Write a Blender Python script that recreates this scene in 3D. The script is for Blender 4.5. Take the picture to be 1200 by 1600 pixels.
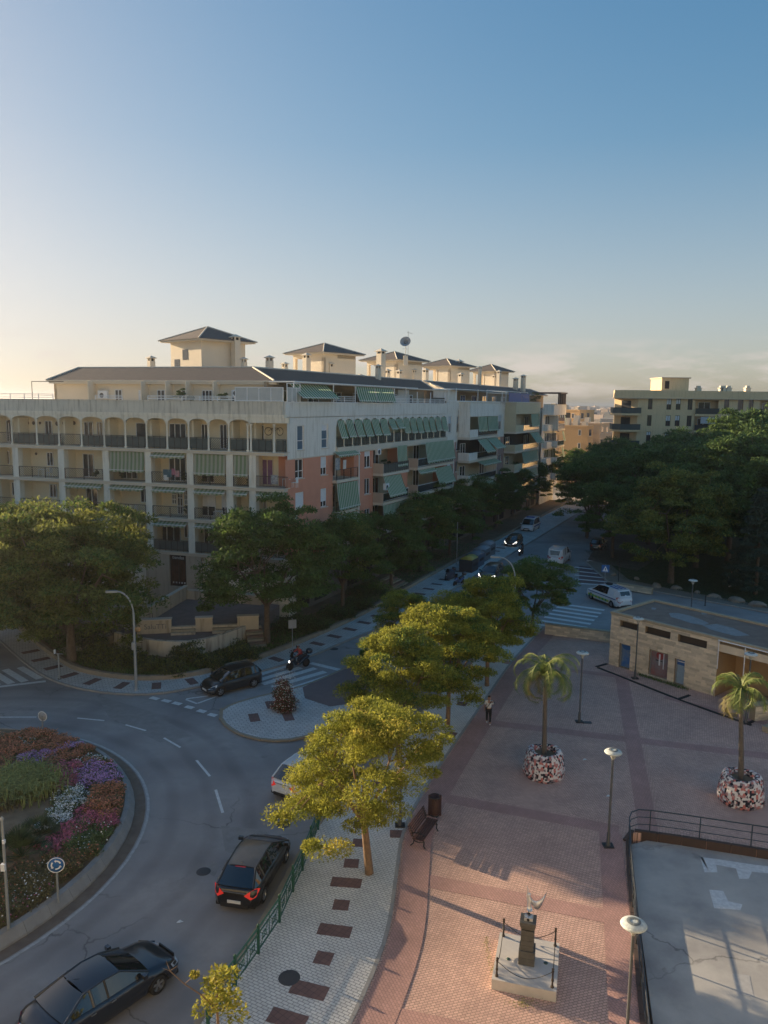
import bpy, bmesh, math, random
import numpy as np
from mathutils import Vector, Matrix
for o in list(bpy.data.objects): bpy.data.objects.remove(o)
sc = bpy.context.scene
RAD = math.radians
CH, CF, CP, CR = 18.8, 1200.0, RAD(8.09), RAD(0.65)      # camera height, focal length in photo px, pitch, roll
# ---------------------------------------------------------------- camera
cam = bpy.data.cameras.new('camera'); camo = bpy.data.objects.new('camera', cam); sc.collection.objects.link(camo)
cam.sensor_fit = 'VERTICAL'; cam.sensor_height = 24; cam.sensor_width = 18; cam.lens = 24*CF/1600
cam.clip_start = .1; cam.clip_end = 20000
_right = Vector((1,0,0)); _up = Vector((0, math.sin(CP), math.cos(CP))); _back = Vector((0,-math.cos(CP), math.sin(CP)))
c_, s_ = math.cos(CR), math.sin(CR)
_r2 = _right*c_ + _up*s_; _u2 = _up*c_ - _right*s_
M = Matrix((_r2,_u2,_back)).transposed().to_4x4(); M.translation = Vector((0,0,CH)); camo.matrix_world = M
sc.camera = camo
# ---------------------------------------------------------------- sky and sun
SUN_EL = RAD(12.3); SUN_AZ = math.atan2(.51,-.86)            # mathematical angle of the direction towards the sun
w = bpy.data.worlds.new('World'); sc.world = w; w.use_nodes = True
nt = w.node_tree; nt.nodes.clear()
N = nt.nodes.new; L = nt.links.new
out = N('ShaderNodeOutputWorld'); bg = N('ShaderNodeBackground'); bg.inputs[1].default_value = SKY_STRENGTH = 0.15
sky = N('ShaderNodeTexSky'); sky.sky_type = 'NISHITA'; sky.sun_disc = False
sky.sun_elevation = SUN_EL; sky.sun_rotation = math.pi/2 - SUN_AZ
sky.air_density = 1.0; sky.dust_density = 1.2; sky.ozone_density = 2.0; sky.altitude = 0
# thin clouds low over the horizon
tc = N('ShaderNodeTexCoord'); sep = N('ShaderNodeSeparateXYZ'); L(tc.outputs['Generated'], sep.inputs[0])
mp = N('ShaderNodeMapping'); mp.inputs['Scale'].default_value = (5,5,22); L(tc.outputs['Generated'], mp.inputs[0])
nz = N('ShaderNodeTexNoise'); nz.inputs['Scale'].default_value = 1.4; nz.inputs['Detail'].default_value = 7; nz.inputs['Roughness'].default_value = .6
L(mp.outputs[0], nz.inputs[0])
cr = N('ShaderNodeValToRGB'); cr.color_ramp.elements[0].position = .5; cr.color_ramp.elements[1].position = .62
L(nz.outputs[0], cr.inputs[0])
band = N('ShaderNodeValToRGB'); e = band.color_ramp.elements
e[0].position = 0.0; e[0].color = (.5,.5,.5,1); e[1].position = .085; e[1].color = (0,0,0,1)
m_ = e.new(.045); m_.color = (.9,.9,.9,1)
L(sep.outputs[2], band.inputs[0])
mul = N('ShaderNodeMath'); mul.operation = 'MULTIPLY'; L(cr.outputs[0], mul.inputs[0]); L(band.outputs[0], mul.inputs[1])
mul2 = N('ShaderNodeMath'); mul2.operation = 'MULTIPLY'; mul2.inputs[1].default_value = .75; L(mul.outputs[0], mul2.inputs[0])
mx = N('ShaderNodeMixRGB'); L(mul2.outputs[0], mx.inputs[0])
CLOUD = mx.inputs[2]; CLOUD.default_value = (1.95,1.72,1.6,1)
gm = N('ShaderNodeGamma'); gm.inputs[1].default_value = .98; hs = N('ShaderNodeHueSaturation'); hs.inputs['Saturation'].default_value = 1.5; hs.inputs['Value'].default_value = .8
L(sky.outputs[0], gm.inputs[0]); va = N('ShaderNodeVectorMath'); va.operation = 'MULTIPLY_ADD'; va.inputs[1].default_value = (1/4.2,)*3; va.inputs[2].default_value = (1,1,1); L(gm.outputs[0], va.inputs[0])
vd = N('ShaderNodeVectorMath'); vd.operation = 'DIVIDE'; L(gm.outputs[0], vd.inputs[0]); L(va.outputs[0], vd.inputs[1]); L(vd.outputs[0], hs.inputs['Color']); hb = N('ShaderNodeValToRGB'); hb.color_ramp.elements[0].position = 0; hb.color_ramp.elements[0].color = (.7,.7,.7,1); hb.color_ramp.elements[1].position = .3; hb.color_ramp.elements[1].color = (0,0,0,1)
L(sep.outputs[2], hb.inputs[0]); bw = N('ShaderNodeHueSaturation'); bw.inputs['Saturation'].default_value = .35; L(hs.outputs[0], bw.inputs['Color'])
mh = N('ShaderNodeMixRGB'); L(hb.outputs[0], mh.inputs[0]); L(hs.outputs[0], mh.inputs[1]); L(bw.outputs[0], mh.inputs[2]); tn = N('ShaderNodeMixRGB'); tn.blend_type = 'MULTIPLY'; tn.inputs[0].default_value = 1; tn.inputs[2].default_value = (.96,.925,.945,1); L(mh.outputs[0], tn.inputs[1]); L(tn.outputs[0], mx.inputs[1]); L(mx.outputs[0], bg.inputs[0]); L(bg.outputs[0], out.inputs[0])
sl = bpy.data.lights.new('sun','SUN'); sl.energy = 4.3; sl.angle = RAD(.5); sl.color = (1,.77,.5)
so = bpy.data.objects.new('sun', sl); sc.collection.objects.link(so)
sd = Vector((math.cos(SUN_AZ)*math.cos(SUN_EL), math.sin(SUN_AZ)*math.cos(SUN_EL), math.sin(SUN_EL)))
so.rotation_euler = sd.to_track_quat('Z','Y').to_euler(); so.location = (0,0,60)
sc.view_settings.view_transform = 'Standard'; sc.view_settings.look = 'None'
sc.view_settings.gamma = 1; sc.view_settings.use_curve_mapping = False
sc.view_settings.exposure = 1.4
sc.render.engine = 'CYCLES'
# ---------------------------------------------------------------- helpers
COL = sc.collection
def ray(px, py):
    a = (px-600)/CF; b = (800-py)/CF
    u = a*c_ - b*s_; v = a*s_ + b*c_
    return (u, math.cos(CP)+v*math.sin(CP), -math.sin(CP)+v*math.cos(CP))
def G(px, py, z=0.0):
    """point of the plane at height z under a photograph position"""
    d = ray(px,py); t = (z-CH)/d[2]; return (d[0]*t, d[1]*t)
def hit(px, py, K, d):
    """distance along the vertical plane through K (direction d) and height, for a photograph position"""
    r = ray(px,py); det = r[0]*(-d[1]) + d[0]*r[1]
    t = (K[0]*(-d[1]) + d[0]*K[1])/det; u = (r[0]*K[1]-r[1]*K[0])/det
    return -u if False else ((r[0]*t-K[0])*d[0]+(r[1]*t-K[1])*d[1]), CH+r[2]*t
_m = {}
def mat(name, c1, c2=None, scale=4.0, rough=.8, bump=0.0, metal=0.0, island=0.0, detail=5, spec=None, trans=0, stain=None, coat=0):
    """principled material: two colours mixed by noise, optional per-piece variation, bump"""
    if name in _m: return _m[name]
    m = bpy.data.materials.new(name); m.use_nodes = True; t = m.node_tree; b = t.nodes['Principled BSDF']
    b.inputs['Roughness'].default_value = rough; b.inputs['Metallic'].default_value = metal
    if coat: b.inputs['Coat Weight'].default_value = coat; b.inputs['Coat Roughness'].default_value = .04
    if spec is not None: b.inputs['Specular IOR Level'].default_value = spec
    co = t.nodes.new('ShaderNodeTexCoord')
    src = None
    if c2 is not None:
        n = t.nodes.new('ShaderNodeTexNoise'); n.inputs['Scale'].default_value = scale; n.inputs['Detail'].default_value = detail
        n.inputs['Roughness'].default_value = .65
        t.links.new(co.outputs['Object'], n.inputs[0])
        r = t.nodes.new('ShaderNodeValToRGB'); r.color_ramp.elements[0].position = .32; r.color_ramp.elements[1].position = .68
        r.color_ramp.elements[0].color = (*c1,1); r.color_ramp.elements[1].color = (*c2,1)
        t.links.new(n.outputs[0], r.inputs[0]); src = r.outputs[0]
        if bump:
            bp = t.nodes.new('ShaderNodeBump'); bp.inputs['Strength'].default_value = bump; bp.inputs['Distance'].default_value = .02
            t.links.new(n.outputs[0], bp.inputs['Height']); t.links.new(bp.outputs[0], b.inputs['Normal'])
    if stain is not None:       # vertical weather streaks (real dirt on the render)
        if src is None:
            rgb = t.nodes.new('ShaderNodeRGB'); rgb.outputs[0].default_value = (*c1,1); src = rgb.outputs[0]
        mp = t.nodes.new('ShaderNodeMapping'); mp.inputs['Scale'].default_value = (3.0,3.0,.35); t.links.new(co.outputs['Object'], mp.inputs[0])
        n2 = t.nodes.new('ShaderNodeTexNoise'); n2.inputs['Scale'].default_value = 1.1; n2.inputs['Detail'].default_value = 6; t.links.new(mp.outputs[0], n2.inputs[0])
        r2 = t.nodes.new('ShaderNodeValToRGB'); r2.color_ramp.elements[0].position = .5; r2.color_ramp.elements[1].position = .75
        t.links.new(n2.outputs[0], r2.inputs[0])
        mm = t.nodes.new('ShaderNodeMixRGB'); mm.blend_type = 'MULTIPLY'; mm.inputs[2].default_value = (*stain,1)
        t.links.new(r2.outputs[0], mm.inputs[0]); t.links.new(src, mm.inputs[1]); src = mm.outputs[0]
    if island:
        g = t.nodes.new('ShaderNodeNewGeometry'); h = t.nodes.new('ShaderNodeHueSaturation')
        mr = t.nodes.new('ShaderNodeMapRange'); mr.inputs[3].default_value = 1-island; mr.inputs[4].default_value = 1+island
        t.links.new(g.outputs['Random Per Island'], mr.inputs[0]); t.links.new(mr.outputs[0], h.inputs['Value'])
        if src is None: h.inputs['Color'].default_value = (*c1,1)
        else: t.links.new(src, h.inputs['Color'])
        src = h.outputs[0]
    if src is None: b.inputs['Base Color'].default_value = (*c1,1)
    else: t.links.new(src, b.inputs['Base Color'])
    if trans:                   # thin leaves: part of the light goes through
        tr = t.nodes.new('ShaderNodeBsdfTranslucent'); ms = t.nodes.new('ShaderNodeMixShader'); ms.inputs[0].default_value = trans
        if src is None: tr.inputs[0].default_value = (*c1,1)
        else: t.links.new(src, tr.inputs[0])
        o = t.nodes['Material Output']; t.links.new(b.outputs[0], ms.inputs[1]); t.links.new(tr.outputs[0], ms.inputs[2]); t.links.new(ms.outputs[0], o.inputs[0])
    _m[name] = m; return m
def paver(name, c1, c2, mortar, bw, bh, rot=0, msize=.012, bump=.5, rough=.85, coordz=False, offset=.5, blotch=.25):
    m = bpy.data.materials.new(name); m.use_nodes = True; t = m.node_tree; b = t.nodes['Principled BSDF']; b.inputs['Roughness'].default_value = rough
    co = t.nodes.new('ShaderNodeTexCoord'); mp = t.nodes.new('ShaderNodeMapping'); mp.inputs['Rotation'].default_value = (RAD(90) if coordz else 0,0,rot)
    br = t.nodes.new('ShaderNodeTexBrick'); br.offset = offset
    br.inputs['Scale'].default_value = 1; br.inputs['Mortar Size'].default_value = msize; br.inputs['Brick Width'].default_value = bw; br.inputs['Row Height'].default_value = bh
    br.inputs['Color1'].default_value = (*c1,1); br.inputs['Color2'].default_value = (*c2,1); br.inputs['Mortar'].default_value = (*mortar,1)
    br.inputs['Mortar Smooth'].default_value = .3
    n = t.nodes.new('ShaderNodeTexNoise'); n.inputs['Scale'].default_value = .5; n.inputs['Detail'].default_value = 8; n.inputs['Roughness'].default_value = .7
    t.links.new(co.outputs['Object'], mp.inputs[0]); t.links.new(mp.outputs[0], br.inputs[0]); t.links.new(co.outputs['Object'], n.inputs[0])
    h = t.nodes.new('ShaderNodeHueSaturation'); mr = t.nodes.new('ShaderNodeMapRange'); mr.inputs[1].default_value = .3; mr.inputs[2].default_value = .7
    mr.inputs[3].default_value = 1-blotch; mr.inputs[4].default_value = 1+blotch
    t.links.new(n.outputs[0], mr.inputs[0]); t.links.new(mr.outputs[0], h.inputs['Value']); t.links.new(br.outputs[0], h.inputs['Color'])
    t.links.new(h.outputs[0], b.inputs['Base Color'])
    bp = t.nodes.new('ShaderNodeBump'); bp.invert = True; bp.inputs['Strength'].default_value = bump; bp.inputs['Distance'].default_value = .015
    t.links.new(br.outputs['Fac'], bp.inputs['Height']); t.links.new(bp.outputs[0], b.inputs['Normal'])
    _m[name] = m; return m
def glassmat(name, c, rough=.05):
    return mat(name, c, None, rough=rough, spec=.8)
def tag(o, label=None, cat=None, group=None, kind=None):
    if label: o['label'] = label
    if cat: o['category'] = cat
    if group: o['group'] = group
    if kind: o['kind'] = kind
    return o
def empty(name, loc=(0,0,0), rz=0.0, label=None, cat=None, group=None):
    o = bpy.data.objects.new(name, None); COL.objects.link(o); o.location = loc; o.rotation_euler = (0,0,rz); o.empty_display_size = .3
    return tag(o, label, cat, group)
def link(name, me, parent=None, loc=(0,0,0), rz=0.0, scale=None):
    o = bpy.data.objects.new(name, me); COL.objects.link(o)
    if parent is not None: o.parent = parent
    o.location = loc; o.rotation_euler = (0,0,rz)
    if scale: o.scale = scale
    return o
def kids(o): return [c for c in bpy.data.objects if c.parent == o]
_kidcache = {}
def copy_tree(o, parent=None):
    if o.name not in _kidcache:
        _kidcache[o.name] = kids(o)
    c = o.copy(); COL.objects.link(c); c.parent = parent
    for ch in _kidcache[o.name]: copy_tree(ch, c)
    return c
class MB:
    """collects faces; builds ONE mesh"""
    def __init__(s): s.v = []; s.f = []; s.mi = []; s.mats = []; s.sm = []
    def m(s, material):
        if material not in s.mats: s.mats.append(material)
        return s.mats.index(material)
    def add(s, vs, fs, material, smooth=False):
        k = len(s.v); i = s.m(material); s.v += [tuple(v) for v in vs]
        for f in fs: s.f.append(tuple(a+k for a in f)); s.mi.append(i); s.sm.append(smooth)
    def box(s, x0,x1,y0,y1,z0,z1, material):
        vs = [(x0,y0,z0),(x1,y0,z0),(x1,y1,z0),(x0,y1,z0),(x0,y0,z1),(x1,y0,z1),(x1,y1,z1),(x0,y1,z1)]
        s.add(vs, [(0,3,2,1),(4,5,6,7),(0,1,5,4),(1,2,6,5),(2,3,7,6),(3,0,4,7)], material)
    def obox(s, c, size, rz, material):
        a, b = math.cos(rz), math.sin(rz); hx,hy,hz = [k/2 for k in size]; vs = []
        for z in (-hz,hz):
            for x,y in ((-hx,-hy),(hx,-hy),(hx,hy),(-hx,hy)): vs.append((c[0]+x*a-y*b, c[1]+x*b+y*a, c[2]+z))
        s.add(vs, [(0,3,2,1),(4,5,6,7),(0,1,5,4),(1,2,6,5),(2,3,7,6),(3,0,4,7)], material)
    def quad(s, a,b,c,d, material): s.add([a,b,c,d],[(0,1,2,3)],material)
    def prism(s, poly, z0, z1, material, side=None):
        n = len(poly)
        ar = sum(poly[i][0]*poly[(i+1)%n][1]-poly[(i+1)%n][0]*poly[i][1] for i in range(n))
        if ar < 0: poly = poly[::-1]
        vs = [(p[0],p[1],z0) for p in poly]+[(p[0],p[1],z1) for p in poly]
        s.add(vs, [tuple(range(2*n-1,n-1,-1))[::-1]], material)
        k = side or material
        s.add(vs, [(i,(i+1)%n,(i+1)%n+n,i+n) for i in range(n)]+[tuple(range(n-1,-1,-1))], k)
    def tube(s, pts, r, material, n=6, r2=None, cap=True, smooth=True):
        pts = [Vector(p) for p in pts]; k = len(pts); rs = [r+( (r2 if r2 is not None else r)-r)*i/(k-1) for i in range(k)] if not isinstance(r,(list,tuple)) else r
        vs = []; up = Vector((0,0,1))
        for i,p in enumerate(pts):
            d = (pts[min(i+1,k-1)]-pts[max(i-1,0)]).normalized()
            a = d.cross(up)
            if a.length < .05: a = d.cross(Vector((1,0,0)))
            a.normalize(); b = a.cross(d)
            for j in range(n):
                t = 2*math.pi*j/n; vs.append(p + a*math.cos(t)*rs[i] + b*math.sin(t)*rs[i])
        fs = [(i*n+j, i*n+(j+1)%n, (i+1)*n+(j+1)%n, (i+1)*n+j) for i in range(k-1) for j in range(n)]
        s.add(vs, fs, material, smooth)
        if cap: s.add(vs[:n], [tuple(range(n))], material); s.add(vs[-n:], [tuple(range(n-1,-1,-1))], material)
    def lathe(s, prof, material, c=(0,0,0), n=16, smooth=True, axis='z'):
        vs = []
        for r,z in prof:
            for j in range(n):
                t = 2*math.pi*j/n; x,y = r*math.cos(t), r*math.sin(t)
                if axis == 'y': vs.append((c[0]+x, c[1]+z, c[2]+y))
                elif axis == 'x': vs.append((c[0]+z, c[1]+x, c[2]+y))
                else: vs.append((c[0]+x, c[1]+y, c[2]+z))
        k = len(prof)
        fs = [(i*n+j, i*n+(j+1)%n, (i+1)*n+(j+1)%n, (i+1)*n+j) for i in range(k-1) for j in range(n)]
        s.add(vs, fs, material, smooth)
    def mesh(s, name):
        me = bpy.data.meshes.new(name); me.from_pydata(s.v, [], s.f)
        for k in s.mats: me.materials.append(k)
        me.polygons.foreach_set('material_index', s.mi); me.polygons.foreach_set('use_smooth', s.sm); me.update(); return me
    def build(s, name, parent=None, loc=(0,0,0), rz=0.0, **k):
        o = link(name, s.mesh(name), parent, loc, rz)
        if k: tag(o, **k)
        return o
def wall_holes(mb, x0, x1, z0, z1, holes, material, depth=.18, y=0.0, reveal=None):
    """wall sheet in the plane y with real openings and reveals running back to y+depth; holes = (xa, xb, za, zb)"""
    xs = sorted({x0,x1,*[h[0] for h in holes],*[h[1] for h in holes]}); zs = sorted({z0,z1,*[h[2] for h in holes],*[h[3] for h in holes]})
    xs = [x for x in xs if x0 <= x <= x1]; zs = [z for z in zs if z0 <= z <= z1]
    for a,b in zip(xs,xs[1:]):
        for c,d in zip(zs,zs[1:]):
            mxx, mz = (a+b)/2, (c+d)/2
            if any(h[0]<mxx<h[1] and h[2]<mz<h[3] for h in holes): continue
            mb.quad((a,y,c),(b,y,c),(b,y,d),(a,y,d), material)
    r = reveal or material
    for a,b,c,d in holes:
        mb.quad((a,y,c),(a,y,d),(a,y+depth,d),(a,y+depth,c), r); mb.quad((b,y,c),(b,y+depth,c),(b,y+depth,d),(b,y,d), r)
        mb.quad((a,y,d),(b,y,d),(b,y+depth,d),(a,y+depth,d), r); mb.quad((a,y,c),(a,y+depth,c),(b,y+depth,c),(b,y,c), r)
# ---------------------------------------------------------------- materials
M_ASPH = mat('asphalt', (.27,.255,.245), (.34,.32,.31), 1.2, .9, .25, detail=12)
M_CONC = mat('concrete', (.46,.45,.42), (.36,.35,.335), .6, .85, .15, detail=12)
def road_surface(m, tracks=True):
    t = m.node_tree; b = t.nodes['Principled BSDF']; src = b.inputs['Base Color'].links[0].from_socket; co = t.nodes.new('ShaderNodeTexCoord')
    def mulby(src, fac_sock, col):
        q = t.nodes.new('ShaderNodeMixRGB'); q.blend_type = 'MULTIPLY'; t.links.new(fac_sock, q.inputs[0]); t.links.new(src, q.inputs[1]); q.inputs[2].default_value = (*col,1); return q.outputs[0]
    def noise(sc_, det=4, vec=None):
        n = t.nodes.new('ShaderNodeTexNoise'); n.inputs['Scale'].default_value = sc_; n.inputs['Detail'].default_value = det; t.links.new(vec or co.outputs['Object'], n.inputs[0]); return n.outputs[0]
    def ramp(s, a, c_, lo=0, hi=1):
        r = t.nodes.new('ShaderNodeMapRange'); r.inputs[1].default_value = a; r.inputs[2].default_value = c_; r.inputs[3].default_value = lo; r.inputs[4].default_value = hi; t.links.new(s, r.inputs[0]); return r.outputs[0]
    def mth(op, a, c_):
        q = t.nodes.new('ShaderNodeMath'); q.operation = op
        for i,v in enumerate((a,c_)):
            if isinstance(v,(int,float)): q.inputs[i].default_value = v
            else: t.links.new(v,q.inputs[i])
        return q.outputs[0]
    v = t.nodes.new('ShaderNodeTexVoronoi'); v.feature = 'DISTANCE_TO_EDGE'; v.inputs['Scale'].default_value = .22
    wv = t.nodes.new('ShaderNodeVectorMath'); wv.operation = 'ADD'; nn = t.nodes.new('ShaderNodeTexNoise'); nn.inputs['Scale'].default_value = 1.3; nn.inputs['Detail'].default_value = 6; t.links.new(co.outputs['Object'], nn.inputs[0]); t.links.new(co.outputs['Object'], wv.inputs[0]); t.links.new(nn.outputs['Color'], wv.inputs[1]); t.links.new(wv.outputs[0], v.inputs[0])
    crack = mth('MULTIPLY', ramp(v.outputs[0], .0, .012, 1, 0), ramp(noise(.12), .5, .58)); src = mulby(src, crack, (.5,.5,.5))
    src = mulby(src, ramp(noise(.3,9), .46, .66, 0, .8), (.68,.68,.7)); src = mulby(src, ramp(noise(45,2), .55, .8, 0, .6), (.6,.6,.6))
    # worn wheel tracks round the island
    d = t.nodes.new('ShaderNodeVectorMath'); d.operation = 'DISTANCE'; t.links.new(co.outputs['Object'], d.inputs[0]); d.inputs[1].default_value = (-22,30.3,0)
    w_ = mth('ABSOLUTE', mth('SINE', mth('MULTIPLY', mth('ADD', d.outputs['Value'], mth('MULTIPLY', noise(.15), 1.6)), 1.75), 0), 0)
    near = ramp(d.outputs['Value'], 21, 17, 0, 1 if tracks else 0); src = mulby(src, mth('MULTIPLY', mth('MULTIPLY', ramp(w_, .75, 1.0), near), .5), (.72,.72,.73))
    vs_ = t.nodes.new('ShaderNodeTexVoronoi'); vs_.inputs['Scale'].default_value = .55; t.links.new(wv.outputs[0], vs_.inputs[0]); src = mulby(src, mth('MULTIPLY', ramp(vs_.outputs['Distance'], .16, .05), ramp(noise(.4), .5, .6)), (.6,.6,.6))
    t.links.new(src, b.inputs['Base Color'])
road_surface(M_ASPH); road_surface(M_CONC, False)
M_PATCH = mat('asphalt_patch', (.22,.21,.2), (.28,.265,.255), 2.5, .9, .2, detail=10)
M_GROUND = mat('earth', (.16,.13,.1), (.24,.2,.15), .05, .95)
M_SOIL = mat('soil', (.15,.105,.065), (.24,.175,.11), 1.5, .95, .5)
M_GRASS = mat('grass_ground', (.035,.055,.02), (.07,.08,.035), .8, .95, .5, detail=8)
M_TILE = paver('white_tile', (.72,.7,.65), (.64,.62,.58), (.22,.215,.2), .22,.115, rot=RAD(28), msize=.011, bump=.6, blotch=.13)
M_TILE2 = paver('white_tile_long', (.58,.57,.55), (.5,.49,.47), (.16,.16,.15), .4,.2, rot=RAD(-25), msize=.014, bump=.6, blotch=.13)
M_REDT = paver('red_tile', (.2,.115,.1), (.165,.095,.085), (.1,.07,.065), .2,.2, rot=RAD(20), msize=.01, bump=.4, blotch=.12, offset=0)
M_BRK = paver('plaza_brick', (.68,.44,.35), (.55,.35,.28), (.28,.18,.145), .16,.1, rot=RAD(-17), msize=.011, bump=.8, blotch=.18)
M_BRK2 = paver('plaza_brick_turned', (.67,.44,.355), (.55,.355,.285), (.28,.18,.145), .16,.1, rot=RAD(28), msize=.011, bump=.8, blotch=.18)
M_BAND = paver('band_brick', (.5,.29,.245), (.43,.25,.21), (.27,.16,.14), .16,.1, rot=RAD(68), msize=.009, bump=.6, blotch=.15)
M_KERB = mat('kerb', (.36,.34,.31), (.27,.26,.24), 2, .9, .2, island=.1)
M_KERBY = mat('kerb_warm', (.34,.28,.2), (.25,.21,.16), 2, .9, .2, island=.1)
M_WPAINT = mat('road_paint', (.72,.73,.72), (.5,.51,.51), 6, .7, .1, detail=8)
M_CREAM = mat('cream_render', (.8,.74,.6), (.75,.69,.56), .8, .9, stain=(.62,.6,.56))
M_CREAMY = mat('cream_wall', (.76,.67,.49), (.72,.63,.46), .8, .9)
M_GREY = mat('grey_render', (.78,.76,.7), (.73,.71,.65), .7, .9, stain=(.72,.7,.66))
M_PARA = mat('parapet_render', (.68,.63,.52), (.58,.54,.45), .8, .9, stain=(.5,.48,.44))
M_WALLB = mat('terracotta_brick', (.66,.3,.2), (.6,.26,.175), .7, .9, detail=3)
M_WALLB2 = mat('dusty_brick', (.42,.26,.22), (.37,.225,.19), .7, .9, detail=3)
M_ROOF = mat('dark_roof_tile', (.085,.068,.058), (.125,.1,.085), 2, .85, .3)
M_TRIM = mat('pale_trim', (.62,.56,.46), None, rough=.8)
M_WHITE = mat('white_metal', (.75,.76,.76), None, rough=.5)
M_SHUT = mat('shutter_white', (.72,.74,.76), (.66,.68,.71), 5, .6)
M_SHUTG = mat('shutter_grey', (.42,.47,.52), None, rough=.6)
M_GLASS = glassmat('window_glass', (.035,.04,.048))
M_GLASSB = glassmat('window_glass_blue', (.1,.17,.24), .15)
M_IRON = mat('dark_iron', (.03,.027,.025), None, rough=.6)
M_IRONR = mat('brown_iron', (.07,.045,.04), None, rough=.6)
M_SCREEN = mat('dark_green_screen', (.055,.075,.072), (.075,.095,.09), 3, .8)
M_AWG = mat('awning_green', (.1,.3,.14), None, rough=.85, trans=.35)
M_AWW = mat('awning_white', (.62,.66,.56), None, rough=.85, trans=.35)
M_AWG2 = mat('awning_faded_green', (.27,.35,.2), None, rough=.85, trans=.35)
M_AWW2 = mat('awning_faded_white', (.52,.52,.4), None, rough=.85, trans=.35)
M_DARK = mat('dark_interior', (.02,.019,.018), None, rough=.9)
M_STEEL = mat('galvanised_steel', (.36,.38,.39), (.3,.32,.33), 8, .5, metal=.5)
M_LAMPW = mat('lamp_disc', (.62,.66,.62), (.42,.46,.44), 9, .5)
M_BARK = mat('bark', (.17,.125,.085), (.09,.068,.05), 6, .95, .6)
M_BARKR = mat('bark_warm', (.27,.17,.1), (.15,.1,.065), 6, .95, .6)
# ================================================================ THE SETTING
def struct(name, mb, loc=(0,0,0)):
    return mb.build(name, None, loc, kind='structure')
def sheet(name, poly, z, material, parent=None, thick=None):
    b = MB()
    if thick: b.prism(poly, z-thick, z, material)
    else: b.add([(p[0],p[1],z) for p in poly], [tuple(range(len(poly)))], material)
    o = b.build(name, parent)
    if parent is None: o['kind'] = 'structure'
    return o
DA = (.43,.903)                                              # direction of the avenue
b = MB(); S = 9000; b.add([(-S,-200,-.62),(S,-200,-.62),(S,S,-.62),(-S,S,-.62)], [(0,1,2,3)], M_GROUND); struct('ground', b)
# asphalt
road = sheet('road', [(-95,-20),(-4,-20),(-2.6,10),(-2.2,20),(-1.6,26),(-.6,31),(1.2,36.5),(8,52),(13.5,60.5),(24,56),(50,38),(110,0),(110,30),(64,48),(45,66),(28,82),(28,90),(75,190),(50,200),(20,120),(-5,80),(-30,90),(-60,110),(-95,110)], 0.0, M_ASPH, thick=.5)
def along(pts, step):
    """points every step metres along a polyline, with angle"""
    res = []; rest = 0
    for a,c in zip(pts,pts[1:]):
        d = math.dist(a,c); an = math.atan2(c[1]-a[1],c[0]-a[0]); t = rest
        while t < d: res.append((a[0]+(c[0]-a[0])*t/d, a[1]+(c[1]-a[1])*t/d, an)); t += step
        rest = t-d
    return res
def smooth(pts, n=3):
    for _ in range(n):
        q = [pts[0]]
        for a,c in zip(pts,pts[1:]): q += [(a[0]*.75+c[0]*.25,a[1]*.75+c[1]*.25),(a[0]*.25+c[0]*.75,a[1]*.25+c[1]*.75)]
        q.append(pts[-1]); pts = q
    return pts
def offset(pts, d):
    res = []
    for i,p in enumerate(pts):
        a = pts[max(i-1,0)]; c = pts[min(i+1,len(pts)-1)]; l = math.dist(a,c); res.append((p[0]-(c[1]-a[1])/l*d, p[1]+(c[0]-a[0])/l*d))
    return res
b = MB(); b.box(-.49,.49,-.07,.07,-.12,.0, M_KERB); KERB_ME = b.mesh('kerb_stone')
b = MB(); b.box(-.49,.49,-.1,.1,-.1,.0, M_KERBY); KERBY_ME = b.mesh('kerb_stone')
def kerb(pts, z, parent, me=None, step=1.0, lim=300):
    for i,(x,y,a) in enumerate(along(pts, step)[:lim]):
        link('kerb_stone', me or KERB_ME, parent, (x,y,z), a, (step,1,1))
def line_px(b, p, q, wd, z=.005, material=None):
    a, c = G(*p), G(*q); d = math.dist(a,c); nx,ny = -(c[1]-a[1])/d*wd/2, (c[0]-a[0])/d*wd/2
    b.quad((a[0]+nx,a[1]+ny,z),(a[0]-nx,a[1]-ny,z),(c[0]-nx,c[1]-ny,z),(c[0]+nx,c[1]+ny,z), material or M_WPAINT)
# ---- pavement round the corner building and along the avenue
OA = smooth([(-58,92),(-44,75),(-30.1,58.3),(-26,53.4),(-22.6,49.8),(-19.5,47.9),(-16.3,47.1),(-14,47.5),(-11.8,48.9),(-8.5,51.7),(-5.35,55),(-2.7,59.3),(1.5,64.8),(10,82.6),(40,146)],2)
IA = smooth([(-62,98),(-47,80),(-36,68.5),(-27,57.5),(-23.3,53.3),(-20.8,50.9),(-16.7,49.5),(-14,49.9),(-11.8,51.3),(-9.2,53.8),(-6.5,57.9),(-2.2,65.2),(1.7,74.5),(9.1,91.0),(35,146)],2)
pavA = sheet('pavement', OA+IA[::-1], .13, M_TILE2, thick=.5)
kerb(offset(OA,-.05)[6:], .145, pavA)
b = MB(); b.box(-.3,.3,-.6,.6,-.01,.008, M_REDT); RT2 = b.mesh('red_tile')
b = MB(); b.box(-.3,.3,-.3,.3,-.01,.008, M_REDT); RT1 = b.mesh('red_tile')
mid = [((a[0]+c[0])/2,(a[1]+c[1])/2) for a,c in zip(OA,IA)]
for i,(x,y,a) in enumerate(along(mid[14:], 2.3)[:34]): link('red_tile', RT2, pavA, (x,y,.131), a+ (0 if i%2 else .0))
b = MB()
def cobble(pts, h, wd, material, z0):
    for a,c in zip(pts,pts[1:]):
        d = math.dist(a,c); an = math.atan2(c[1]-a[1],c[0]-a[0]); b.obox(((a[0]+c[0])/2,(a[1]+c[1])/2,z0+h/2),(d+.02,wd,h),an,material)
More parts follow.
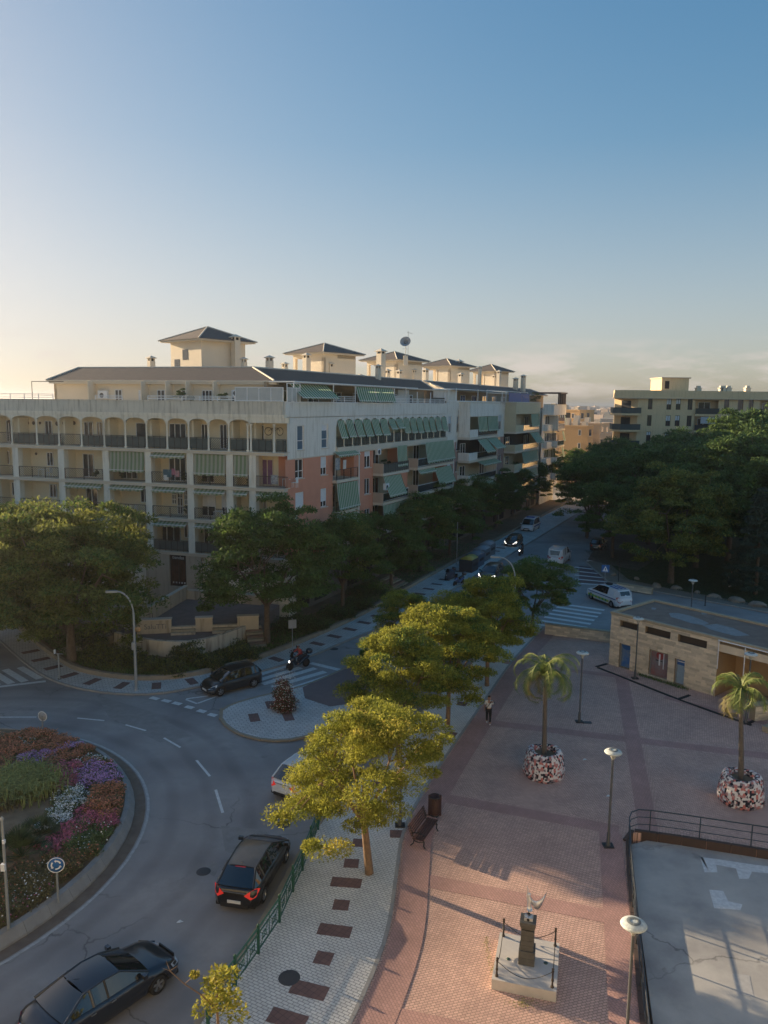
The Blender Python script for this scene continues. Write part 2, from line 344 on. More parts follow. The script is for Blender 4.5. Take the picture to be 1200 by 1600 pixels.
# ---- garden bed between the pavement and the terraces, with its low pale edge wall
garden = sheet('garden_bed', offset(IA,.3)[12:]+[(36,150),(24,150),(-8,72),(-12,60),(-25,62),(-40,84)], .25, M_SOIL, thick=.7)
b = MB(); cobble(IA[10:], .38, .28, M_KERBY, .05); tag(b.build('garden_edge_wall'), 'low pale curved kerb wall holding the garden bed below the terrace', 'low wall')
# ---- median island of the avenue
MI = smooth([(-9.77,44.6),(-9.5,43.2),(-8.2,41.4),(-6.3,40.5),(-4.6,40.8),(-3.2,42.2),(-.5,46.6),(2,51.5),(6,60),(9.6,68.5),(9.3,70.8),(8.2,71.2),(3,63),(-1.5,54.4),(-3.1,51.6),(-5.3,48.7),(-8,46.9),(-9.4,45.6),(-9.77,44.6)],2)
isl = sheet('traffic_island', MI, .13, M_TILE2, thick=.5)
kerb(MI, .145, isl, KERBY_ME, .8)
sheet('brick_crossing', [(-4.9,46.7),(-5.25,48.6),(-3.15,51.7),(-1.9,53.0),(-.4,51.5),(1.4,50.6),(-1.0,46.3),(-3.2,45.4)], .137, mat('dusty_red_paving',(.17,.125,.12),(.2,.15,.14),1.5,.9,.2), isl)
for x,y in [(-6.9,45.6),(-7.6,43.6),(-5.6,43.8),(-5.9,46.9)]: link('red_tile', RT2, isl, (x,y,.131), .3)
# ---- pavement along the plaza, white tiles
RB = [(-3.2,14),(-1.9,18),(-.84,21.08),(-.12,23.4),(.33,25.4),(.62,28.5),(.93,31.67),(2.29,36.0),(5.97,45.4),(9.61,54.8),(12.9,61.6),(13.6,63.2)]
LB = [(-7.6,14),(-6.1,18.5),(-5.0,22.4),(-4.1,26),(-3.3,30),(-2.3,33.5),(-.8,37),(1.7,43),(4.5,49.5),(8,57),(11.3,63.6),(12,64.4)]
RBs, LBs = smooth(RB,2), smooth(LB,2)
pavB = sheet('white_pavement', RBs+LBs[::-1], .13, M_TILE, thick=.5)
kerb(offset(LBs,.03), .145, pavB, KERBY_ME)
kerb(offset(RBs,-.04), .14, pavB, KERB_ME, .8)
for px,py,me,a in [(541,1379,RT2,1.47),(533,1414,RT1,-.1),(523,1454,RT2,1.4),(505.7,1497,RT1,-.22),(483,1547,RT2,1.28),(449,1592,RT2,1.25),(549,1349,RT1,-.05),(562,1317,RT1,-.05),(563,1289,RT1,-.1),(570,1262,RT2,1.4),(588,1225,RT1,-.2),(620,1303,RT1,0),(722,1100,RT1,-.4),(735,1075,RT2,1.2),(705,1147,RT1,-.4),(755,1095,RT1,-.4)]:
    x,y = G(px,py,.13); link('red_tile', me, pavB, (x,y,.131), a)
b = MB(); b.lathe([(0,.0),(.33,.0),(.36,-.01)], mat('cast_iron',(.045,.045,.048),(.07,.07,.072),20,.7,.4), n=28); MH = b.mesh('manhole_cover')
def manhole(px,py,z,label,s=1):
    x,y = G(px,py,z); o = link('manhole_cover', MH, None, (x,y,z+.016), 0, (s,s,1)); tag(o,label,'manhole cover')
manhole(452,1528,.13,'round dark iron manhole cover set in the white tiled pavement by the fence')
# ---- plaza
plaza_poly = [(-2.9,14)]+offset(RBs,-.1)[1:]+[(18.6,59.3),(30,53),(55,38),(55,18.6),(30,26.3),(16.5,30.25),(11.9,31.6),(11.1,31.6),(10.7,31.1),(8.1,21.15),(6.4,14)]
plaza = sheet('plaza', plaza_poly, .12, M_BRK, thick=.8)
bands = [([(5.0,43.65),(20.9,39.3),(30,36.8)],.8),([(2.3,34.7),(10.6,31.8)],.8),([(.9,28.3),(4.5,27.2),(9.3,25.7)],.8),([(16.7,51.5),(14.4,42),(11.9,31.8)],.85),([(10.15,31.6),(7.55,21.1),(5.8,14)],.95),([(-.4,21.4),(7.5,19.3)],.8),([(8.9,54.1),(16.7,51.3)],.7),([(18.3,47.6),(23,43.5),(30,38.5)],.5)]
for i,(p,wd) in enumerate(bands):
    l, r = offset(p,wd/2), offset(p,-wd/2); sheet('brick_band', r+l[::-1], .124+i*.002, M_BAND, plaza)
e1 = offset(RBs,-.2); e2 = offset(RBs,-1.35); sheet('brick_band', e1[2:]+e2[2:][::-1], .142, M_BAND, plaza)
sheet('brick_panel', [(15.1,41.9),(30,37.6),(30,27),(16.5,30.8),(12.6,32)], .1225, M_BRK2, plaza)
sheet('brick_panel', [(3.0,35),(10.2,32.6),(11.6,32.2),(13.9,41.3),(5.6,43.2)], .1225, M_BRK2, plaza)
b = MB()
gl = [(15.5,53.1),(19.2,47.01),(21.0,44.5),(21.9,43.3)]
for a,c in zip(gl,gl[1:]):
    d = math.dist(a,c); b.obox(((a[0]+c[0])/2,(a[1]+c[1])/2,.13),(d,.22,.05),math.atan2(c[1]-a[1],c[0]-a[0]),M_DARK)
for x,y,l in [(15.9,53.6,1.2),(19.55,47.6,1.3),(22.3,43.9,1.3)]: b.obox((x,y,.131),(l,.2,.054),.62,M_DARK)
tag(b.build('drain_channel'), 'long dark drainage grate channel in front of the stone kiosk', 'drain')
# ---- sunken concrete court
court = sheet('concrete_court', [(8.4,14),(7.0,14),(8.2,20),(10.9,31.2),(11.9,31.6),(16.5,30.2),(30,26.3),(55,18.6),(55,10),(20,10)], -.2, M_CONC, thick=.3)
b = MB()
def poly_px(b, pts, z, material):
    p = [G(x,y,z) for x,y in pts]; b.add([(q[0],q[1],z) for q in p], [tuple(range(len(p)))], material)
poly_px(b, [(1094,1339),(1108,1362),(1098,1339)],-.195,M_WPAINT)
poly_px(b, [(1094,1339),(1125,1343),(1178,1351),(1215,1355),(1215,1366),(1175,1362),(1170,1373),(1155,1373),(1150,1357),(1119,1351),(1121,1363),(1101,1363)],-.195,M_WPAINT)
poly_px(b, [(1108,1390),(1130,1392),(1138,1408),(1160,1413),(1157,1422),(1116,1419)],-.195,M_WPAINT)
poly_px(b, [(1144,1521),(1171,1524),(1178,1558),(1150,1553)],-.195,mat('faded_paint',(.42,.42,.41),(.34,.34,.34),6,.8))
mk = b.build('painted_marking', court)
kb = [(7.1,17),(8.1,21.15),(10.7,31.1),(11.1,31.65),(11.9,31.65),(16.5,30.3),(30,26.35),(50,20.2)]
b = MB(); b.box(-.49,.49,-.09,.09,-.46,.06, mat('court_kerb_brick',(.085,.055,.045),(.065,.045,.038),3,.9)); BK = b.mesh('brick_kerb')
kerb(smooth(kb,1), .13, court, BK, .99)
# ---- road markings
b = MB()
for p,q,wd in [((404,1054.5),(452,1039),.5),((407,1062),(470,1043),.5),((410.5,1069),(493,1044),.5),((425.5,1073.5),(508,1049.5),.5),((455,1076),(524.5,1053),.5),
   ((31,1042.6),(62,1060.5),.5),((8,1046),(39,1065),.5),((-12,1049),(18,1068),.5),((-36,1053),(-4,1071),.5)]: line_px(b,p,q,wd)
tag(b.build('zebra_crossing', road))
b = MB()
for p,q,wd in [((485.5,1036),(539.5,1049),.45),((-60,1080),(71.5,1064.5),.35),((-80,1120.8),(57,1120.5),.12),((120.7,1122),(163,1126),.13),((196,1132.5),(228,1141.7),.13),((256,1153),(282,1168),.13),((307,1188),(328,1213),.13),((337,1234),(348,1270),.13),
   ((290.5,1093),(308,1099.5),.16),((309,1099),(350,1084),.16),((291,1092),(325,1087.5),.16)]: line_px(b,p,q,wd,.006)
for x,y in [(241.5,1091),(260,1095),(276.5,1099),(296,1105),(315,1111),(332,1117)]: line_px(b,(x-6,y-1.3),(x+6,y+1.6),.38,.006)
b.build('lane_marking', road)
b = MB()
for k in range(8):
    a = (12.6+k*.62, 63.3+k*1.15); c = (a[0]+3.6, a[1]-2.1)
    d = math.dist(a,c); b.obox(((a[0]+c[0])/2,(a[1]+c[1])/2,.001),(d,.5,.006),math.atan2(c[1]-a[1],c[0]-a[0]),M_WPAINT)
b.build('zebra_crossing', road)
b = MB(); b.add([(*G(*p,.0),.003) for p in [(905,912),(955,912),(957,890),(905,884)]],[(0,1,2,3)],mat('red_asphalt',(.14,.085,.085),(.17,.11,.11),1,.9)); b.build('red_crossing', road)
b = MB()
for k in range(5): line_px(b,(898,886+k*6.2),(955,893+k*5.6),.45,.007)
b.build('zebra_crossing', road)
for pts in [[(345,1290),(415,1297),(440,1330),(400,1345),(352,1330)],[(150,1085),(235,1112),(300,1150),(250,1160),(170,1120)],[(430,1270),(465,1275),(462,1300),(432,1296)],[(560,1000),(640,965),(660,975),(580,1015)],[(330,1345),(345,1350),(335,1370),(318,1360)]]:
    b = MB(); poly_px(b, pts, .003, M_PATCH); b.build('asphalt_patch', road)
b = MB(); b.box(-.3,.3,-.3,.3,-.01,.006,mat('cast_iron',(.045,.045,.048)))
x,y = G(443,1288); manhole(443,1288,.0,'round iron manhole cover in the road beside the near sidewalk tree',.9)
manhole(318,1362,.0,'small worn manhole cover in the lane left of the black hatchback',.8)
x,y = G(522,1014); manhole(522,1014,.0,'iron manhole cover at the left kerb of the avenue past the crossing',.9)
# ---- park lawn and side-street footways
park = sheet('park_lawn', [(24.8,91),(25.5,80.8),(28.6,77.6),(38,68.3),(64,50),(140,10),(260,60),(220,260),(85,260),(70,190)], .1, M_GRASS, thick=.7)
pathp = sheet('park_path', [(24.6,91),(24.2,80.6),(27.5,76.8),(37.3,67.2),(64,47.6),(64,50.5),(38,69.2),(29.2,78.0),(26.6,81.6),(27,91)], .13, mat('sandy_path',(.23,.2,.16),(.18,.155,.125),1,.9), thick=.6)
kerb([(24.4,91),(24.1,80.6),(27.4,76.7),(37.2,67.1),(64,47.5)], .145, pathp)
sheet('dirt_clearing', [(24.9,92),(29,86),(33,92),(40,110),(35,118)], .135, mat('bare_earth',(.11,.085,.07),(.15,.12,.1),1,.95), park)
farpav = sheet('far_pavement', [(24.6,91.4),(27,91),(74,188),(71.5,189)], .13, M_TILE2, thick=.5)
kpav = sheet('kiosk_pavement', [(18.7,59.6),(20.0,61.6),(29,55.8),(55,38.6),(54,36.5),(30,52.6)], .13, mat('beige_paving',(.36,.31,.23),(.3,.26,.19),1,.9), thick=.6)
kerb([(20.0,61.7),(29,55.9),(55,38.7)], .145, kpav)
# ---- roundabout
RC = (-22.0,30.3); RR = 11.6
isle = None
b = MB()
n = 72; vs = []; th = [2*math.pi*i/n for i in range(n)]
def ring(b, r0, z0, r1, z1, material):
    vs = [(RC[0]+r0*math.cos(t),RC[1]+r0*math.sin(t),z0) for t in th]+[(RC[0]+r1*math.cos(t),RC[1]+r1*math.sin(t),z1) for t in th]
    b.add(vs, [(i,(i+1)%n,(i+1)%n+n,i+n) for i in range(n)], material)
ring(b, 10.62,-.1,10.62,.45, M_SOIL); ring(b, 10.62,.45,6,.62, M_SOIL); ring(b,6,.62,0.01,.8,M_SOIL)
isle = b.build('roundabout_island', kind='structure')
b = MB(); ring(b, 11.68,.006,11.56,.006, mat('edge_paint',(.5,.5,.49),(.32,.32,.31),5,.8)); b.build('edge_line', isle)
b = MB(); ring(b, 11.5,.004,11.0,.01, mat('gutter_dirt',(.15,.11,.085),(.2,.16,.125),2,.95,.3)); b.build('gutter', isle)
b = MB(); sg = 2*math.pi/66*.985; r0,r1 = 11.02,10.6
vs = [(r*math.cos(t),r*math.sin(t),z) for t in (-sg/2,sg/2) for r,z in ((r0,-.05),(r0,.1),(r0-.2,.46),(r1,.5),(r1,-.05))]
b.add(vs, [(0,1,2,3,4),(9,8,7,6,5),(0,5,6,1),(1,6,7,2),(2,7,8,3),(3,8,9,4)], mat('kerb_concrete',(.34,.335,.32),(.25,.245,.235),1.2,.9,.2,island=.08,detail=9))
KS = b.mesh('kerb_slab')
for i in range(66): link('kerb_slab', KS, isle, (RC[0],RC[1],0), 2*math.pi*i/66)
# ---- low stone wall at the head of the plaza
def wall_stones(name, p, q, h, th_, label, cat, z0=.1, material=None, sw=.55, sh=.16):
    """wall with a joined skin of slightly uneven stone courses"""
    r = empty(name, (p[0],p[1],0), 0, label, cat); d = math.dist(p,q); an = math.atan2(q[1]-p[1],q[0]-p[0])
    b = MB(); b.box(0,d,-th_/2+.03,th_/2-.03,z0,h-.06,M_STONEJ); c = b.build('wall_core', r); c.rotation_euler = (0,0,an)
    b = MB(); rnd = random.Random(int(d*100))
    z = z0; k = 0
    while z < h-.08:
        x = -rnd.random()*sw
        while x < d:
            l = sw*(.6+.8*rnd.random()); a, c2 = max(x,0), min(x+l,d)
            if c2-a > .06: b.box(a+.006,c2-.006,-th_/2-rnd.random()*.025,th_/2+rnd.random()*.02,z+.006,min(z+sh,h-.07)-.006,material or M_STONE)
            x += l
        z += sh
    o = b.build('stone_course', r); o.rotation_euler = (0,0,an); o['kind'] = 'stuff'
    b = MB(); b.box(-.02,d+.02,-th_/2-.04,th_/2+.04,h-.06,h,M_TRIMSTONE); o = b.build('coping', r); o.rotation_euler = (0,0,an)
    return r
M_STONE = mat('sand_stone', (.7,.59,.43), (.58,.49,.36), 1.5, .9, .3, island=.22)
M_STONEJ = mat('stone_joint', (.3,.23,.15), None, rough=.95)
M_TRIMSTONE = mat('stone_coping', (.42,.35,.24), (.33,.28,.2), 2, .9)
wall_stones('low_stone_wall', (13.4,61.3), (18.6,59.1), 1.0, .4, 'low sand-coloured stone wall at the head of the plaza beside the kiosk', 'wall')
wall_stones('low_stone_wall', (22.0,60.0), (31,53.9), .7, .4, 'low beige stone wall running behind the flat kiosk roof', 'wall')
wall_stones('low_stone_wall', (27.0,75.2), (24.2,77.6), .7, .4, 'short beige stone wall beyond the police pickup', 'wall')
# ================================================================ VEGETATION
def quads_mesh(name, P, A, B, material, mid=None):
    """one small leaf (a kite of two triangles folded on its rib) per row: centre P, half axis A, half width B"""
    n = len(P); v = np.empty((n,4,3)); v[:,0] = P-A; v[:,1] = P+B-A*.1; v[:,2] = P+A; v[:,3] = P-B-A*.1
    me = bpy.data.meshes.new(name); me.vertices.add(4*n); me.loops.add(4*n); me.polygons.add(n)
    me.vertices.foreach_set('co', v.ravel()); me.loops.foreach_set('vertex_index', np.arange(4*n)); me.polygons.foreach_set('loop_start', np.arange(0,4*n,4))
    mats = material if isinstance(material,(list,tuple)) else [material]
    for k in mats: me.materials.append(k)
    if mid is not None: me.polygons.foreach_set('material_index', mid)
    me.update(calc_edges=True); me.validate(); return me
def unit(v): return v/np.maximum(np.linalg.norm(v,axis=1,keepdims=True),1e-6)
def leafcloud(rng, C, R, n, ll, lw, flat=.6, droop=.25, out=.8):
    """n leaves per clump centre C, radius R, sitting mostly on the clump's upper shell"""
    k = len(C); idx = np.repeat(np.arange(k), n); d = unit(rng.normal(size=(k*n,3))); d[:,2] = np.abs(d[:,2])*.75 + d[:,2]*.25
    rr = R[idx][:,None]*(.35+.65*rng.random((k*n,1))**.6)
    off = d*rr; off[:,2] *= flat; P = C[idx]+off
    a = unit(d*out + rng.normal(size=d.shape)*.55 + np.array([0,0,-droop])); up = unit(rng.normal(size=d.shape)*.45+np.array([0,0,1.]))
    s = np.cross(a,up); s = unit(s); q = (.7+.6*rng.random((k*n,1)))
    return P, a*ll/2*q, s*lw/2*q
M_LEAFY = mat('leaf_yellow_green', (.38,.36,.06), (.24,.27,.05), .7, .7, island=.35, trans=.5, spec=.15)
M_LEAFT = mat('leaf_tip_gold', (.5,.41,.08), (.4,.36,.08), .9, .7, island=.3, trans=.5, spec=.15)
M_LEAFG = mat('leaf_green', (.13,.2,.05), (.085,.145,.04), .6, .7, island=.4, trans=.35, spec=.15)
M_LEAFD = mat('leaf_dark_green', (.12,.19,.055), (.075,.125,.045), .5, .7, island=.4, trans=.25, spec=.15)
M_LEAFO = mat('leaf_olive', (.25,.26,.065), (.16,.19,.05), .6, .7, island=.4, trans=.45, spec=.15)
def crown_mesh(name, seed, rx, ry, rz, nc, nl, ll, lw, mats, cr=1.05, flat=.6, gold=.12, under=.35, lobes=5, shear=0.0):
    rng = np.random.default_rng(seed)
    d = unit(rng.normal(size=(nc,3))); d[:,2] = np.where(d[:,2]<-under, -d[:,2], d[:,2])
    ph = rng.random((lobes,3))*6.28
    az = np.arctan2(d[:,1],d[:,0]); bump = sum(np.sin((j+2)*az+ph[j,0]+d[:,2]*3)*.09 for j in range(lobes))
    rad = (.55+.45*rng.random(nc)**.5)*(1+bump)
    C = d*rad[:,None]*np.array([rx,ry,rz]); C[:,2] += shear*C[:,0]; R = cr*(.6+.7*rng.random(nc))
    P,A,B = leafcloud(rng, C, R, nl, ll, lw, flat)
    mid = None
    if isinstance(mats,(list,tuple)):
        cl = rng.random(nc)<gold; mid = (np.repeat(cl,nl) & (rng.random(nc*nl)<.6)).astype(np.int32)
    return quads_mesh(name,P,A,B,mats,mid), C
def make_tree(name, seed, h, rx, ry, rz, zc, trunk_r, mats, bark, nc=80, nl=230, ll=.3, lw=.09, cr=1.0, flat=.6, lean=(0,0), gold=.12, under=.35, fork=None, shear=0.0):
    """returns (crown mesh, trunk mesh) with the origin at the trunk's foot"""
    me, C = crown_mesh('crown', seed, rx, ry, rz, nc, nl, ll, lw, mats, cr, flat, gold, under, 5, shear)
    cx, cy = lean; me.transform(Matrix.Translation((cx,cy,zc)))
    rnd = random.Random(seed); b = MB(); fork = fork or zc-rz*.75
    top = Vector((cx*.6,cy*.6,fork)); 
    b.tube([(0,0,-.1),(.03,.02,.15),(cx*.15,cy*.15,fork*.4),tuple(top)], [trunk_r*1.5,trunk_r*1.1,trunk_r*.95,trunk_r*.8], bark, 8)
    pick = sorted(range(len(C)), key=lambda i: rnd.random())[:26]
    mains = []
    for k in range(6):
        a = 2*math.pi*k/6+rnd.random(); e = Vector((cx+rx*.45*math.cos(a), cy+ry*.45*math.sin(a), zc+rz*(rnd.random()*.3-.05)))
        m1 = top.lerp(e,.5)+Vector((0,0,-.15*rz*.3)); b.tube([tuple(top),tuple(m1),tuple(e)], [trunk_r*.55,trunk_r*.38,trunk_r*.2], bark, 6); mains.append((m1,e))
    for i in pick:
        t = Vector(C[i])+Vector((cx,cy,zc)); s = min((p for mm in mains for p in mm), key=lambda p: (p-t).length)
        md = s.lerp(t,.5)+Vector((0,0,.12)); b.tube([tuple(s),tuple(md),tuple(t)], [trunk_r*.2,trunk_r*.13,.015], bark, 4, cap=False)
    return me, b.mesh('trunk')
def place_tree(name, meshes, x, y, s=1.0, rz=0.0, label='', group=None, z=0.0, sz=None, cat='tree'):
    r = empty(name, (x,y,z), rz, label, cat, group); r.scale = (s,s,sz or s)
    link('crown', meshes[0], r); link('trunk', meshes[1], r); return r
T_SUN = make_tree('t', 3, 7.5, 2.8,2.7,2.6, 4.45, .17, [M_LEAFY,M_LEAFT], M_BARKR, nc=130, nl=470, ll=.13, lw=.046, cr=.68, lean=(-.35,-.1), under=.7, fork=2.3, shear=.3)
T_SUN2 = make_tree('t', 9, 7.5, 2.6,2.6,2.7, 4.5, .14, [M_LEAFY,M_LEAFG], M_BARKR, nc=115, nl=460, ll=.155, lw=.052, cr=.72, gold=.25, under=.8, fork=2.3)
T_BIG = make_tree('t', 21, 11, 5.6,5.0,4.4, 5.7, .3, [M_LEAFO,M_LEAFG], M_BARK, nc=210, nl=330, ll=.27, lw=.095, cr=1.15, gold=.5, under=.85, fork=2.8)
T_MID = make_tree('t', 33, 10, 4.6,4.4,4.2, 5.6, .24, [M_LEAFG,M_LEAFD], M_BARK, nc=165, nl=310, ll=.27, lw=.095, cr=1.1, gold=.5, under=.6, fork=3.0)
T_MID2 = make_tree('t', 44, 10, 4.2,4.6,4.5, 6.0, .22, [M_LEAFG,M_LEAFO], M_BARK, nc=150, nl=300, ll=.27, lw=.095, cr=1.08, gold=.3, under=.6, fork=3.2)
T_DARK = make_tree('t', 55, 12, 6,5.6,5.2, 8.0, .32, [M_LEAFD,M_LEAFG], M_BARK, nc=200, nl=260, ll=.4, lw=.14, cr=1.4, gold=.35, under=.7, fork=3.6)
T_OLV = make_tree('t', 66, 12, 6,5.6,5.4, 6.9, .34, [M_LEAFO,M_LEAFD], M_BARK, nc=210, nl=270, ll=.33, lw=.12, cr=1.2, gold=.4, under=.8, fork=2.6)
GS = 'street trees along the pavements'
place_tree('street_tree', T_SUN, -.45, 28.4, 1.0, .3, 'near sunlit yellow-green tree on the white pavement, nearest to the bench and the green fence', GS)
place_tree('street_tree', T_SUN2, .9, 38.3, 1.0, 1.3, 'yellow-green tree just behind the nearest pavement tree, its crown half hidden', GS)
place_tree('street_tree', T_SUN2, 3.87, 42.6, 1.02, 2.9, 'sunlit street tree with its trunk at the plaza edge left of the walking person', GS)
place_tree('street_tree', T_SUN, 5.0, 49.0, .86, 4.0, 'tall yellow-topped street tree left of the one with its trunk behind the walker', GS)
place_tree('street_tree', T_SUN2, 7.0, 49.2, 1.05, .6, 'street tree whose trunk stands right behind the walking person', GS)
place_tree('street_tree', T_SUN2, 8.1, 54.0, .72, 5.1, 'green street tree between the median and the plaza, behind the yellow group', GS)
place_tree('street_tree', T_MID2, 12.45, 61.9, .68, 1.0, 'small dark green tree at the plaza corner between the curved lamp and the police pickup', GS, sz=.57)
place_tree('street_tree', T_SUN2, 1.7, 53.5, .75, 2.2, 'low yellowish tree on the median island left of the tall yellow group', GS)
GL = 'trees in the beds before the corner building'
place_tree('street_tree', T_BIG, -22.2, 52.8, 1.1, .4, 'broad olive-green tree with its trunk by the camera post at the left kerb', GL)
place_tree('street_tree', T_BIG, -29.5, 55.5, 1.12, 2.4, 'tall sunlit-topped tree at the left edge of the photo before the building', GL)
place_tree('street_tree', T_BIG, -26.0, 60.5, .95, 3.9, 'tree behind the two big left trees, close to the balconies', GL)
place_tree('street_tree', T_MID, -8.9, 57.3, 1.1, 1.2, 'round green tree over the small stairs right of the curved terrace wall', GL)
place_tree('street_tree', T_MID2, -3.6, 66.8, .84, .2, 'slim dark tree before the brick side of the corner building, first of the avenue row', GL)
GA = 'trees along the left side of the avenue'
lab = ['second','third','fourth','fifth','sixth','seventh','eighth','ninth']
for i,(x,y,s,k) in enumerate([(.8,75.2,.8,0),(4.2,84,.82,1),(8.2,93.5,.88,0),(12.3,104,.84,1),(17,115.5,.86,0),(21.5,127,.84,1),(26.5,139,.85,0),(32,152,.9,1)]):
    place_tree('street_tree', (T_MID,T_MID2)[k], x, y, s, i*1.7, 'dark green avenue tree on the left pavement, %s in the row from the corner building' % lab[i], GA)
for x,y,s,k,l in [(42,168,.9,0,'far tree closing the view at the end of the avenue, on the left kerb'),(50,172,.9,1,'far tree closing the view at the end of the avenue, over the roadway'),(57,166,.9,0,'far tree closing the view at the end of the avenue, on the right kerb')]:
    place_tree('street_tree', (T_MID,T_MID2)[k], x, y, s, x, l, 'trees at the end of the avenue')
GR = 'dark trees on the right side of the avenue'
for i,(x,y,s,k,l) in enumerate([(28.3,93.5,.95,0,'dark tree at the park corner above the white van'),(29,108,1.1,1,'dark tree beside the far right lane, above the street corner'),(34,122,1.15,0,'dark tree over the far right pavement of the avenue'),(41,138,1.2,1,'far dark tree where the avenue disappears'),
    (36,103,1.0,2,'dense dark park tree left of the big olive tree'),(44,116,1.05,2,'dark park tree below the orange distant blocks'),(52,130,1.1,2,'dark park tree in front of the balconies of the cream block')]):
    place_tree('park_tree', (T_MID,T_MID2,T_DARK)[k], x, y, s, i*2.1, l, GR)
GP = 'trees of the park'
for i,(x,y,s,t,l) in enumerate([(30.6,80.0,.97,T_OLV,'big olive-green tree over the park edge, behind the flat kiosk roof'),(42,92,1.15,T_DARK,'dark tree right behind the big olive park tree'),(50,101,1.35,T_DARK,'tall dark park tree below the roof of the cream block'),
    (59,105,1.45,T_DARK,'tallest dark park tree at the right, overlapping the cream block'),(68,112,1.5,T_DARK,'dark park tree at the right edge of the photo, behind the tallest'),(44,82,1.0,T_DARK,'dark shady tree at the right edge behind the person in the park'),
    (60,124,1.3,T_DARK,'rear dark tree under the windows of the cream block'),(36.5,88,.9,T_DARK,'shaded tree hidden behind the olive park tree'),(52,90,1.1,T_DARK,'dark tree behind the conifer at the right edge')]):
    place_tree('park_tree', t, x, y, s, i*1.3+.5, l, GP)
# conifer at the right edge
rng = np.random.default_rng(5); Cs = []; Rs = []
for i in range(150):
    z = 1.2+9.5*rng.random()**1.1; r = (10.9-z)/9.6*3.1*(.45+.6*rng.random()); a = rng.random()*6.28; Cs.append((r*math.cos(a),r*math.sin(a),z-r*.12)); Rs.append(.55+.35*rng.random())
P,A,B = leafcloud(rng, np.array(Cs), np.array(Rs), 170, .38, .09, .45, .5, 1.0)
b = MB(); b.tube([(0,0,-.1),(0,0,10.6)], .22, M_BARK, 8, r2=.03)
place_tree('conifer', (quads_mesh('crown',P,A,B,mat('needle_blue_green',(.03,.055,.035),(.045,.075,.045),.8,.8,island=.3)), b.mesh('trunk')), 37.5, 75.5, 1.0, 0, 'blue-green conifer with drooping branches at the right edge of the park')
# ---- shrubs and hedges
def shrub(name, x, y, z, rx, ry, h, mats, seed, label, cat='shrub', group=None, nc=26, nl=110, ll=.16, lw=.07, gold=.3, cone=0.0):
    rng = np.random.default_rng(seed); d = unit(rng.normal(size=(nc,3))); d[:,2] = np.abs(d[:,2])
    C = d*(.35+.5*rng.random((nc,1)))*np.array([rx,ry,h]);
    if cone: C[:,:2] *= (1-cone*C[:,2:3]/h)
    m_ = min(rx,ry); R = np.full(nc, max(.16,m_*.42))*(.7+.6*rng.random(nc))
    P,A,B = leafcloud(rng, C, R, nl, ll, lw, .8, .1); P[:,2] = np.maximum(P[:,2],.02)
    mid = None
    if isinstance(mats,(list,tuple)): mid = (rng.random(len(P))<gold).astype(np.int32)
    o = empty(name, (x,y,z), 0, label, cat, group); link('foliage', quads_mesh('foliage',P,A,B,mats,mid), o)
    b = MB()
    for k in range(4): t = Vector(C[k]); b.tube([(0,0,-.05),(t.x*.4,t.y*.4,t.z*.5),tuple(t)], [.04,.025,.01], M_BARK, 4, cap=False)
    b.build('stems', o); return o
M_FWHITE = mat('petal_white',(.6,.58,.5),None,rough=.8,trans=.2); M_FRED = mat('petal_red_leaf',(.34,.12,.09),(.24,.08,.07),2,.8,island=.4,trans=.2)
M_BUSHD = mat('bush_leaf',(.075,.11,.045),(.05,.075,.03),1,.75,island=.4,trans=.2)
# flowering column on the island: foliage, then berries and red tips
o = shrub('flowering_shrub', -5.94, 44.95, .13, .85,.85,2.3, [M_BUSHD,M_FRED], 7, 'egg-shaped bush with red tips and pale blossoms on the traffic island', nc=80, nl=120, ll=.11, lw=.06, gold=.55, cone=.45)
rng = np.random.default_rng(8); d = unit(rng.normal(size=(700,3))); d[:,2] = np.abs(d[:,2]); hh = rng.random((700,1))*2.2+.15
P = np.concatenate([d[:,:2]*(1.0-.5*(hh/2.6)**2)*(.93+.12*rng.random((700,1))), hh],1); A = unit(rng.normal(size=(700,3)))*.035; B = unit(np.cross(A,d))*.03
link('blossom', quads_mesh('blossom',P,A,B,M_FWHITE), o)
shrub('column_shrub', -1.32, 52.2, .13, .62,.62,1.9, M_LEAFG, 17, 'dark green clipped column shrub on the median beside the zebra crossing', nc=70, nl=100, ll=.1, lw=.05, cone=.4)
GB = 'shrubs in the garden bed'
M_HED = [M_BUSHD,M_LEAFO]
for i,(px,py,rx,h,l) in enumerate([(165,1035,2.0,2.0,'big dusty flowering hedge bush left of the curved street lamp'),(205,1040,1.7,1.7,'bush directly behind the foot of the curved street lamp'),(240,1048,1.3,1.2,'low bush under the rust-stained terrace wall'),(295,1036,1.6,1.9,'tall leafy bush with a bright top in front of the curved wall'),
    (330,1043,1.2,1.0,'low spreading bush right of the bright-topped one'),(368,1030,1.9,1.3,'wide dark bush left of the small stairs'),(270,1053,1.1,.9,'small bush behind the low kerb wall'),(140,1010,1.8,2.0,'bush in the shade left of the sloping railing')]):
    x,y = G(px,py,.25); shrub('shrub', x,y,.25, rx,rx*.7,h, M_HED, 20+i, l, 'bush', GB, nc=34, nl=130)
